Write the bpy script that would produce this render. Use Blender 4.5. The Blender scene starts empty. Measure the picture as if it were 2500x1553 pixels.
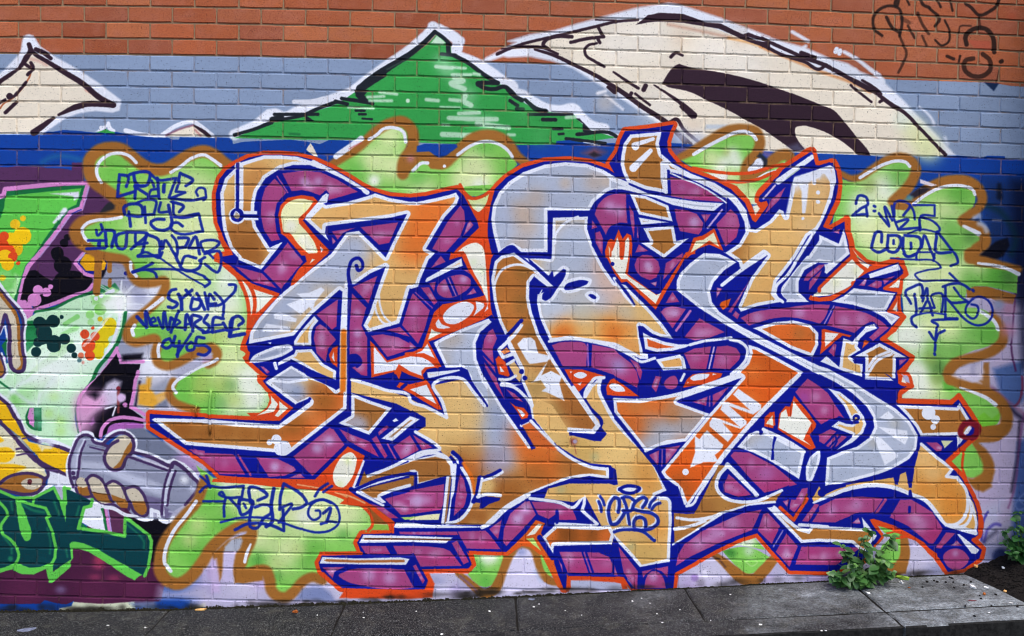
import bpy, bmesh, math, random
import numpy as np
from mathutils import Vector, Matrix, noise

scene = bpy.context.scene
COLL = scene.collection

# ------------------------------------------------------------------ camera, sky, sun, exposure
cam_data = bpy.data.cameras.new('camera')
cam = bpy.data.objects.new('camera', cam_data)
COLL.objects.link(cam)
cam_data.sensor_width = 36.0
cam_data.lens = 36.0 * 1900.0 / 2500.0
cam_data.clip_start, cam_data.clip_end = 0.05, 2000.0
cam.matrix_world = Matrix(((0.99948, -0.01831, -0.02657, -0.19048),
    (-0.02653, 0.00256, -0.99964, -4.25227),
    (0.01838, 0.99983, 0.00207, 1.53214),
    (0.00000, 0.00000, 0.00000, 1.00000)))
scene.camera = cam

SUN_ELEV, SUN_ROT = math.radians(64), math.radians(155)
world = bpy.data.worlds.new('World')
scene.world = world
world.use_nodes = True
wn = world.node_tree
sky = wn.nodes.new('ShaderNodeTexSky')
sky.sky_type = 'NISHITA'
sky.sun_disc = False
sky.sun_elevation, sky.sun_rotation = SUN_ELEV, SUN_ROT
sky.air_density, sky.dust_density, sky.ozone_density = 1.0, 3.0, 1.0
bg = wn.nodes['Background']
wn.links.new(sky.outputs[0], bg.inputs[0])
bg.inputs[1].default_value = 0.15

sun_data = bpy.data.lights.new('sun', 'SUN')
sun_data.energy = 1.5
sun_data.angle = math.radians(25)
sun_data.color = (1.0, 0.965, 0.91)
sun = bpy.data.objects.new('sun', sun_data)
COLL.objects.link(sun)
# Nishita: rotation 0 puts the sun at +Y, turning towards +X
sd = Vector((math.sin(SUN_ROT) * math.cos(SUN_ELEV), math.cos(SUN_ROT) * math.cos(SUN_ELEV), math.sin(SUN_ELEV)))
sun.rotation_euler = sd.to_track_quat('Z', 'Y').to_euler()
sun.location = sd * 20

vs = scene.view_settings
vs.view_transform, vs.look, vs.gamma, vs.use_curve_mapping = 'Standard', 'None', 1.0, False
vs.exposure = 0.68
scene.cycles.filter_width = 1.1      # crisp lens

# ------------------------------------------------------------------ helpers
def new_mesh(name, verts, faces, mat=None, smooth=False):
    me = bpy.data.meshes.new(name)
    me.from_pydata([tuple(v) for v in verts], [], faces)
    if mat: me.materials.append(mat)
    if smooth: me.polygons.foreach_set('use_smooth', [True] * len(me.polygons))
    me.update()
    return me

def link(name, data, parent=None, loc=None, **props):
    o = bpy.data.objects.new(name, data)
    COLL.objects.link(o)
    if parent: o.parent = parent
    if loc is not None: o.location = loc
    for k, v in props.items(): o[k] = v
    return o

class Nodes:
    def __init__(s, name):
        s.mat = bpy.data.materials.new(name); s.mat.use_nodes = True
        s.t = s.mat.node_tree; s.b = s.t.nodes['Principled BSDF']
    def n(s, kind, **kw):
        x = s.t.nodes.new('ShaderNode' + kind)
        for k, v in kw.items():
            if k in x.inputs: x.inputs[k].default_value = v
            else: setattr(x, k, v)
        return x
    def l(s, a, b): s.t.links.new(a, b)
    def math(s, op, a, b=None, clamp=False):
        x = s.n('Math', operation=op, use_clamp=clamp)
        for i, v in enumerate((a, b)):
            if v is None: continue
            if hasattr(v, 'links'): s.l(v, x.inputs[i])
            else: x.inputs[i].default_value = v
        return x.outputs[0]
    def mix(s, f, a, b, mode='MIX'):
        x = s.n('Mix', data_type='RGBA', blend_type=mode)
        for i, v in ((0, f), (6, a), (7, b)):
            if hasattr(v, 'links'): s.l(v, x.inputs[i])
            else: x.inputs[i].default_value = v if i == 0 else tuple(v) + ((1,) if len(v) == 3 else ())
        return x.outputs[2]
    def ramp(s, f, stops):
        x = s.n('ValToRGB'); s.l(f, x.inputs[0])
        e = x.color_ramp.elements
        while len(e) < len(stops): e.new(0.5)
        for k, (p, c) in zip(e, stops):
            k.position = p; k.color = tuple(c) + (1,) if len(c) == 3 else c
        return x.outputs[0]
    def noise(s, vec, scale, detail=3, rough=.55, dist=0):
        x = s.n('TexNoise', Scale=scale, Detail=detail, Roughness=rough, Distortion=dist)
        s.l(vec, x.inputs['Vector']); return x.outputs[0]
    def pos(s): return s.n('NewGeometry').outputs['Position']
    def bump(s, h, strength, dist, prev=None):
        x = s.n('Bump', Strength=strength, Distance=dist); s.l(h, x.inputs['Height'])
        if prev: s.l(prev, x.inputs['Normal'])
        return x.outputs[0]

def g(v): return (v, v, v)
def lin(h):
    h = h.lstrip('#'); c = [int(h[i:i+2], 16) / 255 for i in (0, 2, 4)]
    return tuple(x / 12.92 if x <= .04045 else ((x + .055) / 1.055) ** 2.4 for x in c)

# ------------------------------------------------------------------ brick grid of the wall (courses sag a little, as built)
GX = (0.00796, 0.01580, -0.01210, 2.92494, 0.00056, -0.01968, -0.00048, 0.00248, -0.05364)
GZ = (1.51980, -1.56871, 0.00222, -0.00935, -0.00102, -0.00193, -0.00412, 0.02741, 0.00430)
def grid(u, v):
    """joint number along the wall, course number down the wall -> X, Z in metres on the wall face"""
    def ev(u, v):
        a, b = (u - 11.5) / 12, (v - 16) / 18
        t = (1, b, b*b, a, a*b, a*b*b, a*a, a*a*b, a*a*a)
        return np.array((sum(p*q for p, q in zip(GX, t)), sum(p*q for p, q in zip(GZ, t))))
    uc, vc = min(max(u, -.8), 24), min(max(v, -4), 35)
    p = ev(uc, vc)
    if uc != u: p = p + (ev(uc + .05, vc) - ev(uc - .05, vc)) * 10 * (u - uc)
    if vc != v: p = p + (ev(uc, vc + .05) - ev(uc, vc - .05)) * 10 * (v - vc)
    return p

# ------------------------------------------------------------------ the mural: spray-paint shapes in millimetres on the wall,
# laid one over the other like the layers of paint (fills, cans' strokes, soft sprays)
PX = 2.0                                   # millimetres per texel
WX0, WZ0, WXS, WZS = -4300, -360, 8600, 3900
TW, TH = int(WXS / PX), int(WZS / PX)

def spline(pts, corner, closed):
    n = len(pts)
    if n < 3: return pts
    out = []
    for i in range(n if closed else n - 1):
        j = (i + 1) % n
        p1, p2 = pts[i], pts[j]
        p0 = pts[i-1] if (i > 0 or closed) else p1
        p3 = pts[(i+2) % n] if (i + 2 < n or closed) else p2
        L = math.dist(p1, p2)
        def tan(a, b, c):
            la, lc = math.dist(a, b) + 1e-6, math.dist(b, c) + 1e-6
            return [((b[k]-a[k])/la*lc + (c[k]-b[k])/lc*la)/(la+lc)*L for k in (0, 1)]
        d = (p2[0]-p1[0], p2[1]-p1[1])
        m1 = d if corner[i] or (i == 0 and not closed) else tan(p0, p1, p2)
        m2 = d if corner[j] or (j == n-1 and not closed) else tan(p1, p2, p3)
        k = max(2, min(6, int(L / 3) + 1))
        for t in range(k):
            t /= k
            a, b, c, e = 2*t**3-3*t*t+1, t**3-2*t*t+t, -2*t**3+3*t*t, t**3-t*t
            out.append((a*p1[0]+b*m1[0]+c*p2[0]+e*m2[0], a*p1[1]+b*m1[1]+c*p2[1]+e*m2[1]))
    if not closed: out.append(pts[-1])
    return out

class Canvas:
    def __init__(s, w, h):
        s.w, s.h = w, h
        s.rgb = np.zeros((h, w, 3), np.float32); s.a = np.zeros((h, w), np.float32); s.last = None
    def box(s, pts, m):
        xs, ys = [p[0] for p in pts], [p[1] for p in pts]
        return max(0, int(min(xs)-m)), max(0, int(min(ys)-m)), min(s.w, int(max(xs)+m)+2), min(s.h, int(max(ys)+m)+2)
    def dist(s, segs, b, R, rad=None):
        x0, y0, x1, y1 = b
        D = np.full((y1-y0, x1-x0), R, np.float32)
        for k, (ax, ay, bx, by) in enumerate(segs):
            u0, u1 = max(x0, int(min(ax, bx)-R)), min(x1, int(max(ax, bx)+R)+2)
            v0, v1 = max(y0, int(min(ay, by)-R)), min(y1, int(max(ay, by)+R)+2)
            if u1 <= u0 or v1 <= v0: continue
            X = np.arange(u0, u1, dtype=np.float32)[None]+.5-ax
            Y = np.arange(v0, v1, dtype=np.float32)[:, None]+.5-ay
            dx, dy = bx-ax, by-ay; L = dx*dx+dy*dy
            t = np.clip((X*dx+Y*dy)/L, 0, 1) if L > 1e-9 else 0.
            d = np.sqrt((X-t*dx)**2+(Y-t*dy)**2)
            if rad: d = d-(rad[k][0]+t*(rad[k][1]-rad[k][0]))
            q = D[v0-y0:v1-y0, u0-x0:u1-x0]; np.minimum(q, d, out=q)
        return D
    def put(s, b, cov, col):
        x0, y0, x1, y1 = b; c = cov[..., None]
        s.rgb[y0:y1, x0:x1] = s.rgb[y0:y1, x0:x1]*(1-c)+np.array(col, np.float32)*c
        s.a[y0:y1, x0:x1] = s.a[y0:y1, x0:x1]*(1-cov)+cov
    def fill(s, pts, col, soft, al, border, bw):
        R = max(soft, bw+2*soft)+3; b = s.box(pts, R); x0, y0, x1, y1 = b
        s.last = None
        if x1 <= x0 or y1 <= y0: return
        n = len(pts); segs = [(*pts[i], *pts[(i+1) % n]) for i in range(n)]
        D = s.dist(segs, b, R)
        cnt = np.zeros((y1-y0, x1-x0+1), np.int32)
        for ax, ay, bx, by in segs:
            if ay == by: continue
            r0 = max(y0, int(np.ceil(min(ay, by)-.5))); r1 = min(y1-1, int(np.ceil(max(ay, by)-.5))-1)
            if r1 < r0: continue
            r = np.arange(r0, r1+1); xc = ax+(r+.5-ay)/(by-ay)*(bx-ax)
            np.add.at(cnt, (r-y0, np.clip(np.ceil(xc-.5).astype(int)-x0, 0, x1-x0)), 1)
        sd = np.where((np.cumsum(cnt, 1)[:, :-1] % 2).astype(bool), D, -D)
        if border is not None:
            s.put(b, np.clip(sd/soft+.5, 0, 1), border); sd = sd-bw
        m = np.clip(sd/soft+.5, 0, 1)*al
        s.put(b, m, col); s.last = (b, m)
    def stroke(s, pts, w, col, soft, al):
        if len(pts) == 1: pts = pts*2
        n = len(pts); R = max(w)/2+soft+2; b = s.box(pts, R)
        if b[2] <= b[0] or b[3] <= b[1]: return
        segs = [(*pts[i], *pts[i+1]) for i in range(n-1)]
        T = np.r_[0, np.cumsum([math.dist(a[:2], a[2:]) for a in segs])]; T = T/max(T[-1], 1e-6)
        r = np.interp(T, np.linspace(0, 1, len(w)), w)/2 if len(w) > 1 else np.full(n, w[0]/2)
        d = s.dist(segs, b, R, [(r[i], r[i+1]) for i in range(n-1)])
        s.put(b, np.clip(.5-d/soft, 0, 1)*al, col)
    def spray(s, x, y, rx, ry, col, al, clip):
        b = (max(0, int(x-2.2*rx)), max(0, int(y-2.2*ry)), min(s.w, int(x+2.2*rx)+1), min(s.h, int(y+2.2*ry)+1))
        if clip:
            if s.last is None: return
            c = s.last[0]; b = (max(b[0], c[0]), max(b[1], c[1]), min(b[2], c[2]), min(b[3], c[3]))
        if b[2] <= b[0] or b[3] <= b[1]: return
        X = (np.arange(b[0], b[2], dtype=np.float32)+.5-x)[None]/rx
        Y = (np.arange(b[1], b[3], dtype=np.float32)+.5-y)[:, None]/ry
        k = np.exp(-1.6*(X*X+Y*Y)**1.2)*al
        if clip: k = k*s.last[1][b[1]-c[1]:b[3]-c[1], b[0]-c[0]:b[2]-c[0]]
        s.put(b, k.astype(np.float32), col)

def lay_paint(cv):
    pal = PALETTE.split()
    rgb = lambda i: tuple(int(pal[int(i)][k:k+2], 16)/255 for k in (0, 2, 4))
    for line in PAINT.strip().split('\n'):
        head, body = line.split('|')
        h = head.split(); x = y = 0; P = []; C = []
        for tok in body.split():
            k = tok[-1] == '!'
            dx, dy = tok.rstrip('!').split(','); x += int(dx); y += int(dy)
            P.append(((x-WX0)/PX, (y-WZ0)/PX)); C.append(k)
        kind, col, soft, al = h[0], rgb(h[1]), float(h[2])/10/PX, float(h[3])/100
        if kind in 'Ff':
            cv.fill(spline(P, C, True) if kind == 'f' else P, col, soft, al, rgb(h[4]) if len(h) > 4 else None, float(h[5])/PX if len(h) > 5 else 0)
        elif kind in 'Ss':
            cv.stroke(spline(P, C, False) if kind == 's' else P, [float(q)/PX for q in h[4].split('/')], col, soft, al)
        else:
            cv.spray(*P[0], float(h[4])/PX, float(h[5])/PX, col, al, kind == 'G')
PALETTE = '''8B9DBB 11429E B8B2D0 E6E0F2 7F86B4 B89AD0 7C84AA 9484BC A89ACA 8A8EAC E4E0F0 DAD4EA 1A3468 0A1638 0A1224 0C3040 0B0F20 8898B8 E8D0D8 CBB9D8
3A5FA0 3A5AA0 5A2A5E 1A1A3A 8A3450 2A2440 A06080 2A2038 8A4A80 7A90C8 C9CCE8 3B30A8 4238A8 101C50 5A6AA8 2A2A48 E9ECF8 F2E6D2 D8A090 D88070
33202E B0603A 35A04C 8C5A70 C07070 1D232C 4A6A58 CDEBCF 1A5A38 C4E6C8 4FA85E F4EEE6 E6CDB4 E6ECB0 DCEBDD C98A70 E09A50 D88040 5A5A78 E7D9C8
A8C0E0 C8D0E6 1C1414 BC5A44 132A50 B04A30 55305A B4B4CC B6B4C6 8A90A8 EEF0FA 8C8FB4 2E7F9A 2A2A32 63CB50 BFEFB4 8BD87A 17713F D98BCB B9A0DA
07158E F5C722 F8C915 F2BE1A E04A20 DE4A20 F5C31A F5C018 E8D030 0B0916 120E1C E8A818 B9B0E0 C9F0C8 2F9A58 8AD26A 96DC7C A8E492 8AD878 7CCB60
9EE08C 7ACB5E B6E684 F2FAF4 E6F2EE D8E4E8 E8F4F0 0C3236 2E5A64 E6CC1C D8C020 E2502A E27858 E8A898 8FCBB0 FFFFFF F4F8FF DCD2EA E0A0CE B878B8
F0ECFA 8A3A3C 8A2A3A D8B8E0 1A1030 A860B0 E6A838 9AA0B4 E8C090 6A7088 737A92 B890C8 A2692E CFC4AE 45305E E0DABC F3BE1A F2E8B0 EADFAE C8C8DC
5A2430 7A3A40 9296AE C4C8DE B4B8D0 6A5E88 D2D6EA A9A9C4 D8D4E6 C8CCE0 787C96 F2F4FC C8CCE4 4A3018 4A1E3E 5A3050 6A2A50 C04060 A03A60 8A7AA8
B8A0E0 093F47 1F7A5A D6DCC0 6F88B0 C8D0C0 86CC5A E4EDB0 EFF3E4 63B844 B5CC66 6FA85A B8A0C0 5FB23E C9DC8E 4E9A44 B9B0D8 B4B8C8 C9BEE2 C8B4DC
6E7FB0 FFFFF4 5CBA46 B84A40 A05040 2A2430 B87880 7A5A78 8A6AA0 F4EDE8 A8B060 242A3A 55A83A 4E7E40 8FA858 C8D89A 4FA832 7CCB3C A89ABA D090B0
8FA0C0 4A90A0 E8DCE8 D8D0E4 D0D4E8 C8D0E8 3F9A30 D8ECA0 5AB848 D9D3EE 8C96C8 B0BCE0 6A58B0 2E7A30 C8E0C0 B8DC90 2A1A30 9A7AC0 E4DEF2 4A9A30
DE4A1E 9A5A2A 8AB84A F2F1E0 DDE8A8 F4D8A0 F0C890 E3B570 A4652E C98848 E9C07E C8B090 AEB6CC 9AA6C0 B4A090 E87830 E2A25A E07A20 AEB4C8 8C9AB8
A87A50 DE6A2C A06028 A6467E AE2E6C 9C3A80 DCC8E6 C2A0CE C49AC8 B85A98 F1F0B8 F6F4E8 CDB2DA AEB4C6 B4BCD0 98A2BC DCE8A0 F2F0E2 DCE8C0 E4BE94
B070B0 A050A0 E8ECF4 B0A090 A9B3CC 9AA6C4 E0702C A0602A A8A0B4 E8C07C C9A060 A4622C E4BE7A D86A30 A46A34 F0ECB8 B8DC70 A07048 E07020 A87850
B05090 B0A8B0 C07840 D85A20 F2EEDC B8DC78 8A5030 B06A38 C4A890 A8B0C8 D8B898 BAC2D2 D8B09A E89040 D8722C C8C0A8 E6BE7C E89A50 AC6C34 C87A38
8A6430 D8AC6C A86832 9C7C44 A06A38 E88A50 E4BC80 E8C27C C9A45C D89040 A6AE84 7A2030 A898B0 8A3038 C06428 8A4E20 E07030 9A4A90 B8BCD8 B890B8
AC7034 E6BE84 E0A860 D8C0A0 B8BED0 C0A890 C8A8DC D0B8D8 F4F0D8 A8B8A0 F4F0E8 F4F1E4 E4582A F4D8B0 F4EFC8 A8B2C8 B8B4A8 E0601E C878B8 C490C0
A080C0 DE6A2A B06A34 E0602A E2A860 A890C8 A060B0 D8722E AEB0BC B08A70 D87030 9A5AA0 E0601F C05A20 E8803A B05A28 B8B0A8 9CA8C0 A87038 C8944C
F2F0DC F4F4E8 9A4AA0 E2B26C D0A870 E2AC60 E0903C E6BC80 9A80C0 8A4420 F4F0EC E2B06A E05A28 F0ECE0 D8DCB0 7A1428 E0D8E4 F3F2E4 E8ECC0 F4F0E4
C8C8D4 F4F0E0 F0EFE0 EEEBDC 0F2494 1E1B18'''
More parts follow.
